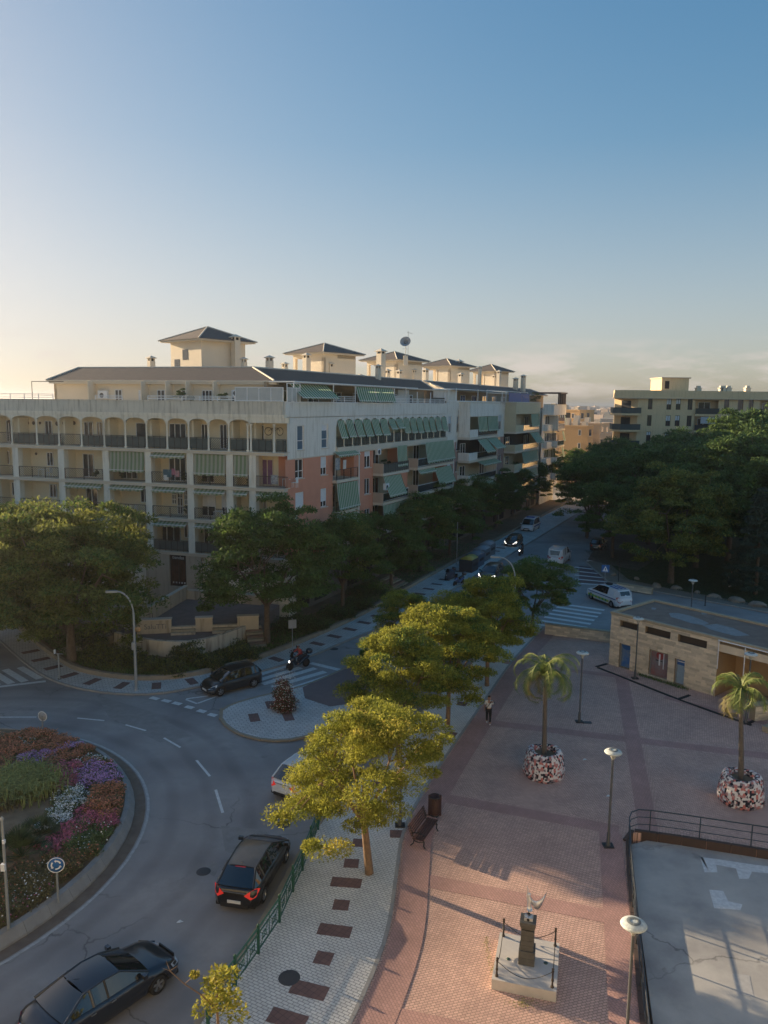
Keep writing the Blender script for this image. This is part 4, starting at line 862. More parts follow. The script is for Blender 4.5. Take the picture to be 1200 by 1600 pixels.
# ground floor with the shop door
b = MB(); dx0,dx1 = UL(268,890),UL(294,890)
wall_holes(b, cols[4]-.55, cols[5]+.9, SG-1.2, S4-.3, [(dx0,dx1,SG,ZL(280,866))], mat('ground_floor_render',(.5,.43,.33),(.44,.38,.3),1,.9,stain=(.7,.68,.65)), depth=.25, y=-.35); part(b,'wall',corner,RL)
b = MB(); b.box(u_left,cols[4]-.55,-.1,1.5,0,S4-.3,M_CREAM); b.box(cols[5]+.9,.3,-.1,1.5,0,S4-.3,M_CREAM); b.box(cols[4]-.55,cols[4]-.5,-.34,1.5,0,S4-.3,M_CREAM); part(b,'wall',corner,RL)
dz1 = ZL(280,866); M_SHOP = mat('shop_frame',(.035,.02,.018),None,rough=.5)
b = MB(); b.box(dx0,dx1,-.16,-.1,SG,SG+.12,M_SHOP); b.box(dx0,dx0+.07,-.2,-.1,SG,dz1,M_SHOP); b.box(dx1-.07,dx1,-.2,-.1,SG,dz1,M_SHOP); b.box(dx0,dx1,-.19,-.1,dz1-.55,dz1,M_SHOP); b.box((dx0+dx1)/2-.04,(dx0+dx1)/2+.04,-.2,-.1,SG,dz1-.5,M_SHOP)
for k in range(7): x = dx0+.15+(dx1-dx0-.3)*k/6; b.box(x-.02,x+.02,-.21,-.18,SG+.1,dz1-.55,M_SHOP)
sd_ = part(b,'shop_door',corner,RL); b = MB(); b.quad((dx0,-.12,SG),(dx1,-.12,SG),(dx1,-.12,dz1),(dx0,-.12,dz1),mat('shop_glass',(.05,.03,.028),(.12,.06,.05),1.5,.15,detail=2)); b.build('pane',sd_)
def text(name, s, size, material, parent, loc, rot, extrude=.01):
    cu = bpy.data.curves.new(name,'FONT'); cu.body = s; cu.size = size; cu.extrude = extrude; cu.align_x = 'CENTER'; cu.align_y = 'CENTER'
    o = bpy.data.objects.new(name, cu); COL.objects.link(o); dg = bpy.context.evaluated_depsgraph_get(); me = bpy.data.meshes.new_from_object(o.evaluated_get(dg)); bpy.data.objects.remove(o)
    me.materials.clear(); me.materials.append(material); o = link(name, me, parent, loc); o.rotation_euler = rot; return o
text('lettering','tiendas',.42,mat('white_letters',(.7,.7,.7),None),sd_,((dx0+dx1)/2,-.22,dz1-.27),(math.pi/2,0,0))
b = MB()
for k in range(5): b.box(dx0+.25+k*.28,dx0+.38+k*.28,-.2,-.17,SG+.25,SG+.4,M_WHITE)
b.build('sticker',sd_)
for x0,x1 in ((315,335),(345,360)): window(corner,RL,UL(x0,880),UL(x1,880),SG+.2,SG+2.4,-.12,sill=False,split=(1,0))
# ---------------- penthouse on the left wing
PO = 3.0; uw0 = UL(84,600,PO); M_PENT = mat('pent_wall',(.72,.63,.5),(.68,.6,.47),1,.9)
b = MB(); b.box(uw0,-2.6,PO,PO+.3,17.6,20.55,M_PENT); b.box(uw0,uw0+.3,PO,PO+9,17.6,20.55,M_PENT); part(b,'penthouse_wall',corner,RL)
for x0,x1,zb,n in [(138,144,.9,0),(180,191,0,1),(246,258,0,1),(284,291,.9,0),(316,332,0,2),(362,372,.9,1)]:
    window(corner,RL,UL(x0,612,PO),UL(x1,612,PO),17.7+zb,19.75,PO-.06,split=(n,0),sill=False)
window(corner,RL,UL(217,612,PO),UL(227,612,PO),17.65,19.7,PO-.06,shut=1,split=(0,0),sill=False)
for x in (150,232,270,301,343): u = UL(x,612,PO); b = MB(); b.box(u-.05,u+.05,PO-1.2,PO,17.6,20.5,M_PENT); part(b,'partition',corner,RL)
def corner_off(o):
    """plan position where the two fronts, both moved inward by o, meet"""
    ax,ay = KX+(-DL[1])*o, KY+DL[0]*o; bx,by = KX+(-DR[1])*o, KY+DR[0]*o
    det = DL[0]*(-DR[1])+DR[0]*DL[1]; t = ((bx-ax)*(-DR[1])+DR[0]*(by-ay))/det; return (ax+DL[0]*t, ay+DL[1]*t)
def onL(u,o): return (KX+DL[0]*u-DL[1]*o, KY+DL[1]*u+DL[0]*o)
def onR(u,o): return (KX+DR[0]*u-DR[1]*o, KY+DR[1]*u+DR[0]*o)
EZ, RZ = 20.6, 22.0; EO, RO = 2.45, 8.0
eL, rLp = onL(UL(72,592,EO),EO), onL(UL(122,574,RO),RO); eC, rC = corner_off(EO), corner_off(RO); eRr, rRr = onR(UR(679,608,EO),EO), onR(UR(656,594,RO),RO)
def roofobj(B, quads, name='roof', th=.14):
    b = MB(); o = B.location
    for q in quads:
        q = [(x-o[0],y-o[1],z) for x,y,z in q]; b.add(q,[tuple(range(len(q)))],M_ROOF); b.add([(x,y,z-th) for x,y,z in q],[tuple(range(len(q)-1,-1,-1))],M_TRIM)
        b.add(q+[(x,y,z-th) for x,y,z in q],[(i,i+len(q),(i+1)%len(q)+len(q),(i+1)%len(q)) for i in range(len(q))],M_TRIM)
    return b.build(name, B)
z3 = lambda p,z: (p[0],p[1],z)
back_e = onL(UL(72,592,EO),16)
rf = roofobj(corner, [[z3(eL,EZ),z3(eC,EZ),z3(rC,RZ),z3(rLp,RZ)], [z3(eL,EZ),z3(rLp,RZ),z3(onL(UL(122,574,RO),14),RZ),z3(back_e,EZ)], [z3(eC,EZ),z3(eRr,EZ),z3(rRr,RZ),z3(rC,RZ)]])
b = MB(); o_ = corner.location
for p,q in [((*eL,EZ),(*rLp,RZ)),((*eC,EZ),(*rC,RZ)),((*rLp,RZ),(*rC,RZ)),((*rC,RZ),(*rRr,RZ)),((*rRr,RZ),(*eRr,EZ))]:
    b.tube([(p[0]-o_[0],p[1]-o_[1],p[2]+.03),(q[0]-o_[0],q[1]-o_[1],q[2]+.03)],.09,M_TRIM,6)
b.build('roof_ridge',rf)
b = MB()
n = 14
for (e0,e1,r0_,r1_) in ((eL,eC,rLp,rC),(eC,eRr,rC,rRr)):   # courses of tiles
    for k in range(1,n):
        t = k/n; a = [e0[i]+(r0_[i]-e0[i])*t for i in (0,1)]; c = [e1[i]+(r1_[i]-e1[i])*t for i in (0,1)]; z = EZ+(RZ-EZ)*t+.015
        b.add([(a[0]-o_[0],a[1]-o_[1],z),(c[0]-o_[0],c[1]-o_[1],z),(c[0]-o_[0]+.03,c[1]-o_[1]+.06,z+.035),(a[0]-o_[0]+.03,a[1]-o_[1]+.06,z+.035)],[(0,1,2,3)],mat('tile_edge',(.16,.14,.125),None,rough=.9))
b.build('tile_course',rf,kind='stuff')
b = MB(); b.box(UL(75,592,EO),-1.9,EO+.06,PO,EZ-.32,EZ-.15,M_TRIM); part(b,'cornice',corner,RL)
# rails and screens on the parapet
railing(corner,RL,-60,UL(84,620),18.78,-.1,.5,'rails',M_WHITE); railing(corner,RL,UL(150,622),UL(192,622),18.8,-.1,.42,'rails',M_WHITE); railing(corner,RL,UL(232,622),UL(369,625),18.8,-.1,.42,'rails',M_WHITE)
b = MB(); u0,u1 = UL(369,620),-.1
for k in range(5):
    a = u0+(u1-u0)*k/4; b.box(a-.035,a+.035,-.17,-.1,18.8,20.0,M_WHITE)
b.box(u0,u1,-.17,-.1,19.93,20.0,M_WHITE); b.box(u0,u1,-.17,-.1,18.82,18.88,M_WHITE); b.box(u0+.05,u1-.05,-.14,-.125,18.88,19.93,M_FROST); part(b,'terrace_screen',corner,RL)
b = MB(); 
for u in (.15,.9,1.6,2.2): b.box(u-.03,u+.03,-.16,-.1,18.8,20.35 if u in (.15,2.2) else 20.0,M_WHITE)
b.box(.15,2.2,-.16,-.1,19.93,20.0,M_WHITE); b.box(.15,2.2,-.16,-.1,20.3,20.35,M_WHITE); b.box(.2,2.15,-.13,-.12,18.85,19.93,M_FROST); part(b,'terrace_screen',corner,RR_)
# plants and wind sail frame at the left
b = MB(); ua = UL(50,600); ub = UL(82,600); b.tube([(ua,-.05,18.7),(ua,-.05,ZL(50,596))],.035,M_IRON); b.tube([(ua,-.05,ZL(50,596)),(ub,1.5,ZL(82,596)+.05)],.035,M_IRON); part(b,'pergola_frame',corner,RL)
# ---------------- right front
g0, g1_ = S1-.62, 17.45
uA0, uA1 = UR(525,700), UR(697,650)
def Rwin(B, x0,x1,y0,y1, **k):
    a,c = UR(x0,y0),UR(x1,y0); zb,zt = ZR((x0+x1)/2,y1),ZR((x0+x1)/2,y0); return (a,c,zb,zt),k
W_up = [Rwin(corner,464.5,475,665,703,pane=M_GLASSB,split=(0,1)),Rwin(corner,502.5,512.5,663,700,shut=.25,split=(0,1),pane=M_GLASSB)]
W_br = [Rwin(corner,461,474.5,717.5,747.5,split=(1,1)),Rwin(corner,501,511,713.5,742,shut=.62,split=(1,0)),Rwin(corner,461.5,475.5,769,799,shut=1,split=(0,0)),Rwin(corner,501,511,763,792,shut=.72,split=(1,0)),
        Rwin(corner,463,476,820.5,848,split=(1,1)),Rwin(corner,501.5,511.5,815,842,shut=.3),
        Rwin(corner,569.5,579.5,703,730.5,shut=.35,split=(1,0)),Rwin(corner,569.5,578.5,747.5,772,split=(1,0)),Rwin(corner,569.5,578.5,795,817,split=(1,0))]
b1u = (UR(520,730),UR(553,730)); b2u = (UR(583,730),UR(624,730)); b3u = (UR(637,720),UR(694,700))
lev = [S2,S3,S4]
LG = [(b1u[0],b1u[1],z+.0,z+2.75) for z in lev]+[(b2u[0],b2u[1],z,z+2.75) for z in lev]+[(b3u[0],b3u[1],z,z+2.75) for z in lev]
b = MB(); wall_holes(b, 0, 37.9, 0, g0, [h for h,_ in W_br]+LG, M_WALLB, .2); part(b,'wall',corner,RR_)
b = MB(); wall_holes(b, .32, uA0, g0, g1_, [h for h,_ in W_up], M_GREY, .2); part(b,'wall',corner,RR_); b = MB(); b.quad((uA1,0,g0),(38.2,0,g0),(38.2,0,g1_),(uA1,0,g1_),M_GREY); part(b,'wall',corner,RR_)
for k in range(30):
    if k%3 == 2: continue
    u = 1.5+k*3.2; B_ = corner if u<37 else middle; b = MB(); b.box(u,u+2.3,-.06 if u<37 else -.02,.05,.6,3.6,M_DARK if k%2 else M_GLASS); b.box(u-.1,u+2.4,-.1,.05,3.6,3.9,M_TRIM); part(b,'shop_window',B_,RR_)
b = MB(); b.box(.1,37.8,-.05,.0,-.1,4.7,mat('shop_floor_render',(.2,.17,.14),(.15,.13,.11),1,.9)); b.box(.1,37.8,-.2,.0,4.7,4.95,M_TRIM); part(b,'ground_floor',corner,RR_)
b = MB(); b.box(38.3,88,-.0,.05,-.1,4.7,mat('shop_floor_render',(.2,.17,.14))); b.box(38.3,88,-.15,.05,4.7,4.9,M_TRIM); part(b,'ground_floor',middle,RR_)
b = MB(); b.box(.3,37.9,-.035,.0,g0-.05,g0+.04,M_TRIM); b.box(.3,38.2,-.04,-.002,17.5,17.62,M_GREY); part(b,'band',corner,RR_)
b = MB(); b.box(-.02,38.2,-.06,.2,17.62,18.76,M_GREY); b.box(-.02,38.2,-.1,.23,18.74,18.82,M_WHITE); part(b,'parapet',corner,RR_)
b = MB(); b.box(.5,38.2,.2,3.2,17.45,17.6,M_TRIM); part(b,'terrace_floor',corner,RR_)
for (h,k) in W_up+W_br: window(corner,RR_,h[0],h[1],h[2],h[3],.12,**k)
for bu in (b1u,b2u,b3u):       # loggia insides
    b = MB()
    for z in lev:
        b.quad((bu[0],1.5,z),(bu[1],1.5,z),(bu[1],1.5,z+2.75),(bu[0],1.5,z+2.75),mat('loggia_wall',(.55,.46,.33),(.5,.42,.3),1,.9)); 
        for u in bu: b.quad((u,.2,z),(u,1.5,z),(u,1.5,z+2.75),(u,.2,z+2.75),M_WALLB)
        b.quad((bu[0],0,z+.01),(bu[1],0,z+.01),(bu[1],1.5,z+.01),(bu[0],1.5,z+.01),M_TRIM); b.quad((bu[0],0,z+2.74),(bu[1],0,z+2.74),(bu[1],1.5,z+2.74),(bu[0],1.5,z+2.74),M_TRIM)
    part(b,'loggia_wall',corner,RR_)
    for z in lev: window(corner,RR_,bu[0]+.5*(bu[1]-bu[0])-.9,bu[0]+.5*(bu[1]-bu[0])+.9,z+.05,z+2.25,1.42,sill=False)
def balcony(B, u0, u1, z, out=1.1, side=None, front='glass', hh=1.0, panel=0.0):
    b = MB(); b.box(u0-.05,u1+.05,-out,-.01,z-.28,z,M_TRIM); part(b,'balcony_floor',B,RR_)
    side = side or mat('beige_panel',(.5,.4,.31),(.46,.37,.29),1,.9)
    for a_,c_2 in ((u0-.05,u0+.07),(u1-.07,u1+.05)): b = MB(); b.box(a_,c_2,-out,-.02,z,z+1.05,side); part(b,'side_panel',B,RR_)
    railing(B,RR_,u0+max(.07,panel),u1-.07,z,-out+.05,hh,front,M_WHITE if front == 'glass' else M_IRON)
for z in lev:
    b = MB(); b.box(b1u[0]-.1,b1u[1]+.1,-.5,0,z-.28,z,M_TRIM); part(b,'balcony_floor',corner,RR_); railing(corner,RR_,b1u[0],b1u[1],z,-.42,1.0,'chevron')
    balcony(corner,b2u[0],b2u[1],z,1.2,front='screen' if z == S2 else 'glass',panel=.0); balcony(corner,b3u[0],b3u[1],z,1.3,panel=.0)
awning(corner,RR_,*b1u,S2+2.7,S2+2.35,-.1,-.7); awning(corner,RR_,*b1u,S3+2.7,S3+.35,-.45,-.75); awning(corner,RR_,*b1u,S4+2.7,S4+1.3,-.45,-.75)
awning(corner,RR_,b2u[0]+3.8,b2u[1]-.2,S2+2.7,S2+.6,-1.0,-1.15); awning(corner,RR_,b2u[0]+.2,b2u[0]+4.6,S3+2.7,S3+.75,-1.1,-1.9); awning(corner,RR_,b2u[0]+.2,b2u[1]-.2,S4+2.7,S4+1.2,-1.1,-1.3)
awning(corner,RR_,b3u[0]+2.2,b3u[1]-.1,S2+2.75,S2+.55,-1.25,-1.6,sw=.2,val=.25); awning(corner,RR_,b3u[0]+5.4,b3u[1]-.6,S3+2.6,S3+.75,-1.2,-1.9,sw=.2); awning(corner,RR_,b3u[0]+.3,b3u[0]+5.4,S3+2.72,S3+2.4,-1.2,-1.5,sw=.2)
for bu in (b1u,b3u): b = MB(); b.box(bu[1]+.02,bu[1]+.1,-.6 if bu is b1u else -1.35,-.5 if bu is b1u else -1.25,SG,S1-.4,M_WHITE); part(b,'down_pipe',corner,RR_)
# AC units of that front
def acunit(B, rz, u, z, y, s=.8, lab=None):
    b = MB(); b.box(u-s/2,u+s/2,y-.3,y,z,z+.6*s/.8,M_WHITE); o = part(b,'air_conditioner',B,rz); b = MB(); b.lathe([(.0,0),(.21,-.0),(.23,.01)],M_IRON,(u-.08,y-.315,z+.3),16,axis='y'); b.build('fan_grille',o); return o
acunit(corner,RR_,UR(585.5,755),S3+1.35,-1.2,.9); acunit(corner,RR_,UR(589,704),S2+1.9,-.0); acunit(corner,RL,UL(163,607,PO),18.9,PO-.05,1.0)
acunit(corner,RL,UL(372,607,PO),19.2,PO-.05,.8)
# arcade with the fifteen awnings
bx = [525,538,551.5,565,578.5,591.5,604.5,616,627.5,638.5,649,659,668.5,678,687.5,697]
us = [UR(x,680) for x in bx]; gz0 = S1+.02
b = MB(); b.quad((uA0,1.4,g0),(uA1,1.4,g0),(uA1,1.4,g1_),(uA0,1.4,g1_),M_CREAMY); b.quad((uA0,0,g0),(uA0,1.4,g0),(uA0,1.4,g1_),(uA0,0,g1_),M_GREY); part(b,'wall',corner,RR_)
b = MB(); b.box(uA0,uA1+.2,-.18,1.4,g0+.05,S1+.0,M_TRIM); b.box(uA0,uA1,0.02,1.4,g1_-.1,g1_,M_TRIM); part(b,'gallery_floor',corner,RR_)
for a,c in zip(us,us[1:]):
    b = MB(); arch_panel(b,a,c,16.62,g1_,.62,-.02,.2,M_GREY,pw=.1); part(b,'arch',corner,RR_)
    b = MB(); b.lathe([(.12,S1),(.12,S1+.1),(.085,S1+.15),(.08,16.5),(.13,16.62)], M_CREAM,(a,.06,0),8); part(b,'pier',corner,RR_)
    railing(corner,RR_,a+.1,c-.1,S1+.02,.06,1.0,'screen')
    i = us.index(a); low = (S1+.95, S1+1.0, S1+.98,S1+.95,S1+1.0,S1+.95,S1+1.5,S1+1.55,S1+1.0,S1+.95,S1+.9,S1+.95,S1+.9,S1+1.0,S1+.9)[i]
    awning(corner,RR_,a+.16,c-.16,17.1,low,-.03,-.42 if i>7 else -.55,sw=.16,val=.16)
for k in (6,7,3,10): window(corner,RR_,us[k]+.3,us[k]+1.4,S1+.05,S1+2.1,1.36,sill=False)
# penthouse along the avenue: terrace fronts, their shade put into the wall colour, behind awnings and white frames
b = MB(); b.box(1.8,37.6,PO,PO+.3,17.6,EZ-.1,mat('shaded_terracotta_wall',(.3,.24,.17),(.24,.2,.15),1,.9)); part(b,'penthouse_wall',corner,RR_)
for k in range(7): u = 4+k*4.6; window(corner,RR_,u,u+2.0,17.65,19.8,PO-.06,sill=False)
for x0,x1,yt,yb,ot in [(461.5,492,607.5,623,-.75),(492,520,608,623.5,-.75),(557,586,605,628,-.35),(586.5,615,606,628.5,-.35)]:
    a,c = UR(x0,615),UR(x1,615); awning(corner,RR_,a,c,20.35,ZR((x0+x1)/2,yb)+.1,.6 if ot == -.75 else .1,ot,sw=.24,val=.1)
b = MB(); xs_ = [UR(x,615) for x in (459,521,555,616,634,652,673,695)]
for u in xs_: b.box(u-.04,u+.04,-.04,.04,18.8,20.45 if u<xs_[5] else 20.1,M_WHITE)
b.box(xs_[0],xs_[5],-.03,.03,20.4,20.46,M_WHITE); b.box(xs_[0],xs_[5],-.1,2.5,20.46,20.56,M_WHITE); part(b,'terrace_frame',corner,RR_)
railing(corner,RR_,xs_[1],xs_[2],18.82,0,.55,'rails',M_WHITE); railing(corner,RR_,xs_[3],xs_[-1],18.82,0,.5,'rails',M_WHITE)
b = MB(); b.box(xs_[3]+.1,xs_[4]-.1,-.01,.01,18.85,19.6,M_FROST); part(b,'terrace_screen',corner,RR_); b = MB(); b.box(xs_[4]+.1,xs_[5]-.1,1.0,1.05,18.0,20.3,M_FROST); part(b,'terrace_screen',corner,RR_); b = MB(); b.box(xs_[6],xs_[7],-.01,.01,18.85,19.5,M_BGLASS); part(b,'terrace_screen',corner,RR_)
# ---------------- roof towers, chimneys, dish (on top of the corner building and its neighbours)
def tower(B, px, py, Y, w_, name, open_=True, rz=RAD(-42), zb=21.2, ze=None, apex=None, extra=True):
    cx,cy,_ = at(px,py,Y); r = (cx-B.location[0], cy-B.location[1], 0)
    ze = ze or 24.75; apex = apex or ze+1.55; h = w_/2; b = MB()
    if not open_: b.box(-h,h,-h,h,zb,ze,M_PENT)
    else:
        b.box(-h*.35,h,-h*.15,h,zb,ze,M_PENT); b.box(-h,-h*.35,h*.3,h,zb,ze,M_PENT)
        b.box(-h,h,-h,h,zb,22.2,M_PENT); b.box(-h,h,-h,h,ze-.45,ze,M_PENT)
        for x,y in ((-h+.2,-h+.2),(h-.2,-h+.2),(0,-h+.2),(-h+.2,0)): b.box(x-.2,x+.2,y-.2,y+.2,22.2,ze-.45,M_PENT)
        b.box(h*.15,h,-h,-h*.15,22.2,ze-.45,M_PENT)
    o = b.build('roof_tower', B, r, rz)
    e = h+.95; b = MB(); b.box(-e+.15,e-.15,-e+.15,e-.15,ze,ze+.16,M_TRIM)
    b.add([(-e,-e,ze+.16),(e,-e,ze+.16),(e,e,ze+.16),(-e,e,ze+.16),(0,0,apex)],[(0,1,4),(1,2,4),(2,3,4),(3,0,4),(3,2,1,0)],M_ROOF)
    b.build('roof', o)
    b = MB()
    for x,y in ((-e,-e),(e,-e),(e,e),(-e,e)): b.tube([(x,y,ze+.18),(0,0,apex+.03)],.08,M_TRIM,5)
    b.build('roof_ridge', o)
    b = MB()
    if open_: b.box(-h*.2,h*.0,-h*.17,-h*.145,22.3,23.6,M_GLASS); 
    else: b.box(-h*.75,-h*.42,-h-.03,-h+.01,zb+.9,zb+2.0,M_GLASS); b.build('window', o); b = MB(); b.box(-h*.2,h*.15,-h-.03,-h+.01,zb+1.9,zb+3.0,M_GLASS)
    b.build('window', o)
    return o
T1 = tower(corner, 325, 545, 85.5, 5.7, 'a', False, ze=25.0, apex=26.75)
T2 = tower(corner, 507, 560, 101, 5.7, 'b', True, ze=24.75)
T3 = tower(corner, 616.5, 567, 118, 5.9, 'c', True, ze=24.9)
T4 = tower(middle, 698, 575, 138, 5.8, 'd', True, ze=25.1)
T5 = tower(middle, 767, 583, 154, 5.0, 'e', True, ze=25.0)
def chimney(B, px, pyt, pyb, Y, wpx, material=M_PENT):
    x,y,zt = at(px,pyt,Y); zb = min(at(px,pyb,Y)[2]-1.2, 21.4); w_ = wpx*Y/1200; h = w_/2; b = MB(); hc = zt-.28*w_/.7
    b.box(-h*.8,h*.8,-h*.8,h*.8,zb,hc-.28,material)
    for sx in (-1,1):
        for sy in (-1,1): b.box(sx*h*.8-.09*sx-.07,sx*h*.8-.09*sx+.07,sy*h*.8-.09*sy-.07,sy*h*.8-.09*sy+.07,hc-.28,hc,material)
    b.box(-h*.5,h*.5,-h*.5,h*.5,hc-.28,hc,M_DARK); b.box(-h*1.15,h*1.15,-h*1.15,h*1.15,hc,hc+.07,material)
    b.add([(-h*1.1,-h*1.1,hc+.07),(h*1.1,-h*1.1,hc+.07),(h*1.1,h*1.1,hc+.07),(-h*1.1,h*1.1,hc+.07),(0,0,zt)],[(0,1,4),(1,2,4),(2,3,4),(3,0,4)],M_TRIM)
    b.build('chimney', B, (x-B.location[0],y-B.location[1],0), RAD(-42))
for a in [(236,555.5,575,83,11),(421,555,577,80,11),(445,565.5,579,88,9),(368,522,535,84,13),(381,558,575,82,9),(479,551,582,96,11),(516,565,585,98,10),(595.5,544,576,106,13),(591,569,595,96,8),(605,576,590,108,9),(624,577,590,112,9),(648,576,590,115,7),(563,584,588,104,7)]: chimney(corner,*a)
for a in [(665,575,588,128,9),(717,561,568,138,11),(720,582,592,132,8),(750,572,593,135,5),(780,578,600,148,7),(806,589.5,602,150,7),(818,585,602,150,7),(772,585,600,150,6)]: chimney(middle,*a)
def dish():
    x,y,z = at(634,535,112); r = empty('satellite_dish', (x,y,z), 0, 'large round satellite dish with an aerial mast on the third roof tower', 'satellite dish')
    b = MB(); n = 20; vs = [(0,0,0)]; R = .78
    for k in (1,2,3):
        for j in range(n): t = 2*math.pi*j/n; q = R*k/3; vs.append((q*math.cos(t),-.28*(k/3)**2,q*math.sin(t)))
    fs = [(0,1+j,1+(j+1)%n) for j in range(n)]+[(1+k*n+j,1+k*n+(j+1)%n,1+(k+1)*n+(j+1)%n,1+(k+1)*n+j) for k in (0,1) for j in range(n)]
    b.add(vs,fs,mat('dish_grey',(.34,.35,.36),None,rough=.6),True); d = b.build('dish',r); d.rotation_euler = (RAD(-25),0,RAD(-15))
    b = MB(); b.tube([(0,.1,.1),(.05,-.75,.15)],.02,M_IRON); b.tube([(0,.1,0),(.0,.15,-1.9)],.06,M_STEEL); b.tube([(.35,.2,-1.8),(.35,.2,1.6)],.025,M_IRON)
    b.tube([(.15,.2,1.45),(.95,.2,1.25)],.02,M_IRON)
    for k in range(6): b.tube([(.3+k*.12,.0,1.42-k*.03),(.3+k*.12,.4,1.42-k*.03)],.012,M_IRON,4)
    b.tube([(-.5,.2,-.9),(.35,.2,-.9)],.015,M_IRON,4); b.build('mast',r)
    b = MB(); b.box(-.3,.35,-.1,.5,-3.2,-1.85,M_PENT); b.build('pedestal',r)
dish()
# ---------------- middle block
lvM = [S1-.9+.6, S2-.35, S3-.5, S4-.6]
def RW(B, l, **k):
    return [((UR(a,y0),UR(c,y0),ZR((a+c)/2,y1),ZR((a+c)/2,y0)),k) for a,c,y0,y1 in l]
gW = RW(middle,[(701.5,706.5,650,676),(714.5,720,651,675.5),(779.5,784.5,648,671),(791,795.5,648,671)],shut=.45,split=(1,0),shm=M_SHUTG)
bW = RW(middle,[(700.8,706,686,706),(779.3,784,680,695.5)],split=(1,0))+RW(middle,[(713.5,719,686,704),(789.5,794,679,695),(699.5,705,724,741)],shut=.9,split=(0,0))+RW(middle,[(712.5,718.5,720,737),(779,784,710,722),(789,793.5,709,722),(779,784,736,748)],split=(1,0))
gz = 13.75; uM0, uM1 = 37.9, UR(843,670)
b = MB(); wall_holes(b,uM0,uM1,gz,17.9,[h for h,_ in gW],M_GREY,.2,y=.05); part(b,'wall',middle,RR_)
b = MB(); wall_holes(b,uM0,uM1,0,gz,[h for h,_ in bW],M_WALLB2,.2,y=.05); b.quad((uM0+.3,.04,0),(uM0,.0,0),(uM0,0,gz),(uM0+.3,.04,gz),M_WALLB2); part(b,'wall',middle,RR_)
for h,k in gW+bW: window(middle,RR_,h[0],h[1],h[2],h[3],.17,**k)
b = MB(); b.box(uM0+.3,uM1,-.03,.25,17.9,19.15,M_GREY); b.box(uM0+.3,uM1,-.07,.28,19.1,19.2,M_WHITE); part(b,'parapet',middle,RR_)
b = MB(); b.box(uM0+.2,uM0+3.5,-.04,2.0,19.15,20.6,M_GREY); b.box(uM0,uM0+3.6,-.1,2.1,20.4,20.5,M_TRIM); part(b,'stair_head',middle,RR_)
core(middle,RR_,37.9,uM1,2.0,16,17.8)
def boxbay(B, x0, x1, zs, out, side, aw, material):
    u0,u1 = UR(x0,660,-out*.6),UR(x1,660,-out*.8)
    for i,z in enumerate(zs):
        b = MB(); b.box(u0,u1,-.0,.05,z,z+2.75,M_DARK if i%2 else mat('loggia_wall',(.55,.46,.33))); part(b,'loggia_wall',B,RR_)
        b = MB(); b.box(u0,u0+.1,-out,.0,z-.3,z+(2.75 if i == 0 else 1.05),material); b.box(u0+.1,u0+(u1-u0)*side,-out,-out+.12,z-.3,z+1.0,material); part(b,'side_panel',B,RR_); b = MB(); b.box(u1-.1,u1,-out,0,z-.3,z+2.75,material); part(b,'side_panel',B,RR_)
        b = MB(); b.box(u0-.02,u1+.02,-out-.04,0,z-.32,z,M_TRIM); part(b,'balcony_floor',B,RR_)
        window(B,RR_,u0+.8,u0+2.8,z+.1,z+2.2,-.04,sill=False); window(B,RR_,u1-3.4,u1-1.2,z+.1,z+2.2,-.04,sill=False)
        railing(B,RR_,u0+(u1-u0)*side,u1-.1,z,-out+.05,.95,'glass',M_WHITE)
        for f0,f1,drop,o2 in aw[i%len(aw)]: awning(B,RR_,u0+(u1-u0)*f0,u0+(u1-u0)*f1,z+2.7,z+2.7-drop,-out+.05,-out-o2,sw=.28,val=.2)
    b = MB(); b.box(u0,u1,-out,.0,zs[0]+2.75,zs[0]+4.6,material if material is not None else M_GREY); b.box(u0-.03,u1+.03,-out-.05,0,zs[0]+4.55,zs[0]+4.65,M_TRIM); part(b,'parapet',B,RR_)
M_BAYP = mat('bay_beige',(.5,.43,.33),(.46,.4,.31),1,.9)
boxbay(middle,727,775,[14.35,11.25,8.2,5.1],1.6,.28,[[(.28,.6,1.9,.15),(.62,.98,1.9,.15)],[(.28,.6,1.6,1.4),(.62,.98,1.3,1.4)],[(.3,.95,.4,.9)],[(.3,.95,1.2,.5)]],M_GREY)
boxbay(middle,799,840,[14.5,11.4,8.3,5.2],1.8,.32,[[(.62,.95,2.0,.2)],[(.6,.95,1.6,1.2)],[(.3,.95,1.7,.3)],[(.3,.95,1.2,.3)]],mat('bay_cream',(.58,.52,.36),(.54,.48,.33),1,.9))
# roofs beyond
def roofR(B,xa,xb,ya,yb,x2a,x2b):
    q0,q1 = onR(UR(xa,ya,EO),EO),onR(UR(xb,yb,EO),EO); r0_,r1_ = onR(UR(x2a,595,RO),RO),onR(UR(x2b,606,RO),RO)
    rf = roofobj(B,[[z3(q0,EZ),z3(q1,EZ),z3(r1_,RZ),z3(r0_,RZ)],[z3(q1,EZ),z3(onR(UR(xb,yb,EO),14),EZ),z3(r1_,RZ)]])
    b = MB(); o_ = B.location
    for p,q in [((*q0,EZ),(*r0_,RZ)),((*r0_,RZ),(*r1_,RZ)),((*q1,EZ),(*r1_,RZ))]: b.tube([(p[0]-o_[0],p[1]-o_[1],p[2]+.03),(q[0]-o_[0],q[1]-o_[1],q[2]+.03)],.09,M_TRIM,5)
    b.build('roof_ridge',rf)
roofR(middle,700,856,607,611,662,828)
b = MB(); uq = UR(855,612,PO); b.box(uM0,uq-3,PO,PO+.3,17.8,EZ-.1,mat('shaded_terracotta_wall',(.3,.24,.17))); part(b,'penthouse_wall',middle,RR_)  # same wall tone with the terrace shade in its colour
for k in range(9): u = uM0+3+k*5; window(middle,RR_,u,u+2.2,17.9,20.0,PO-.06,sill=False)
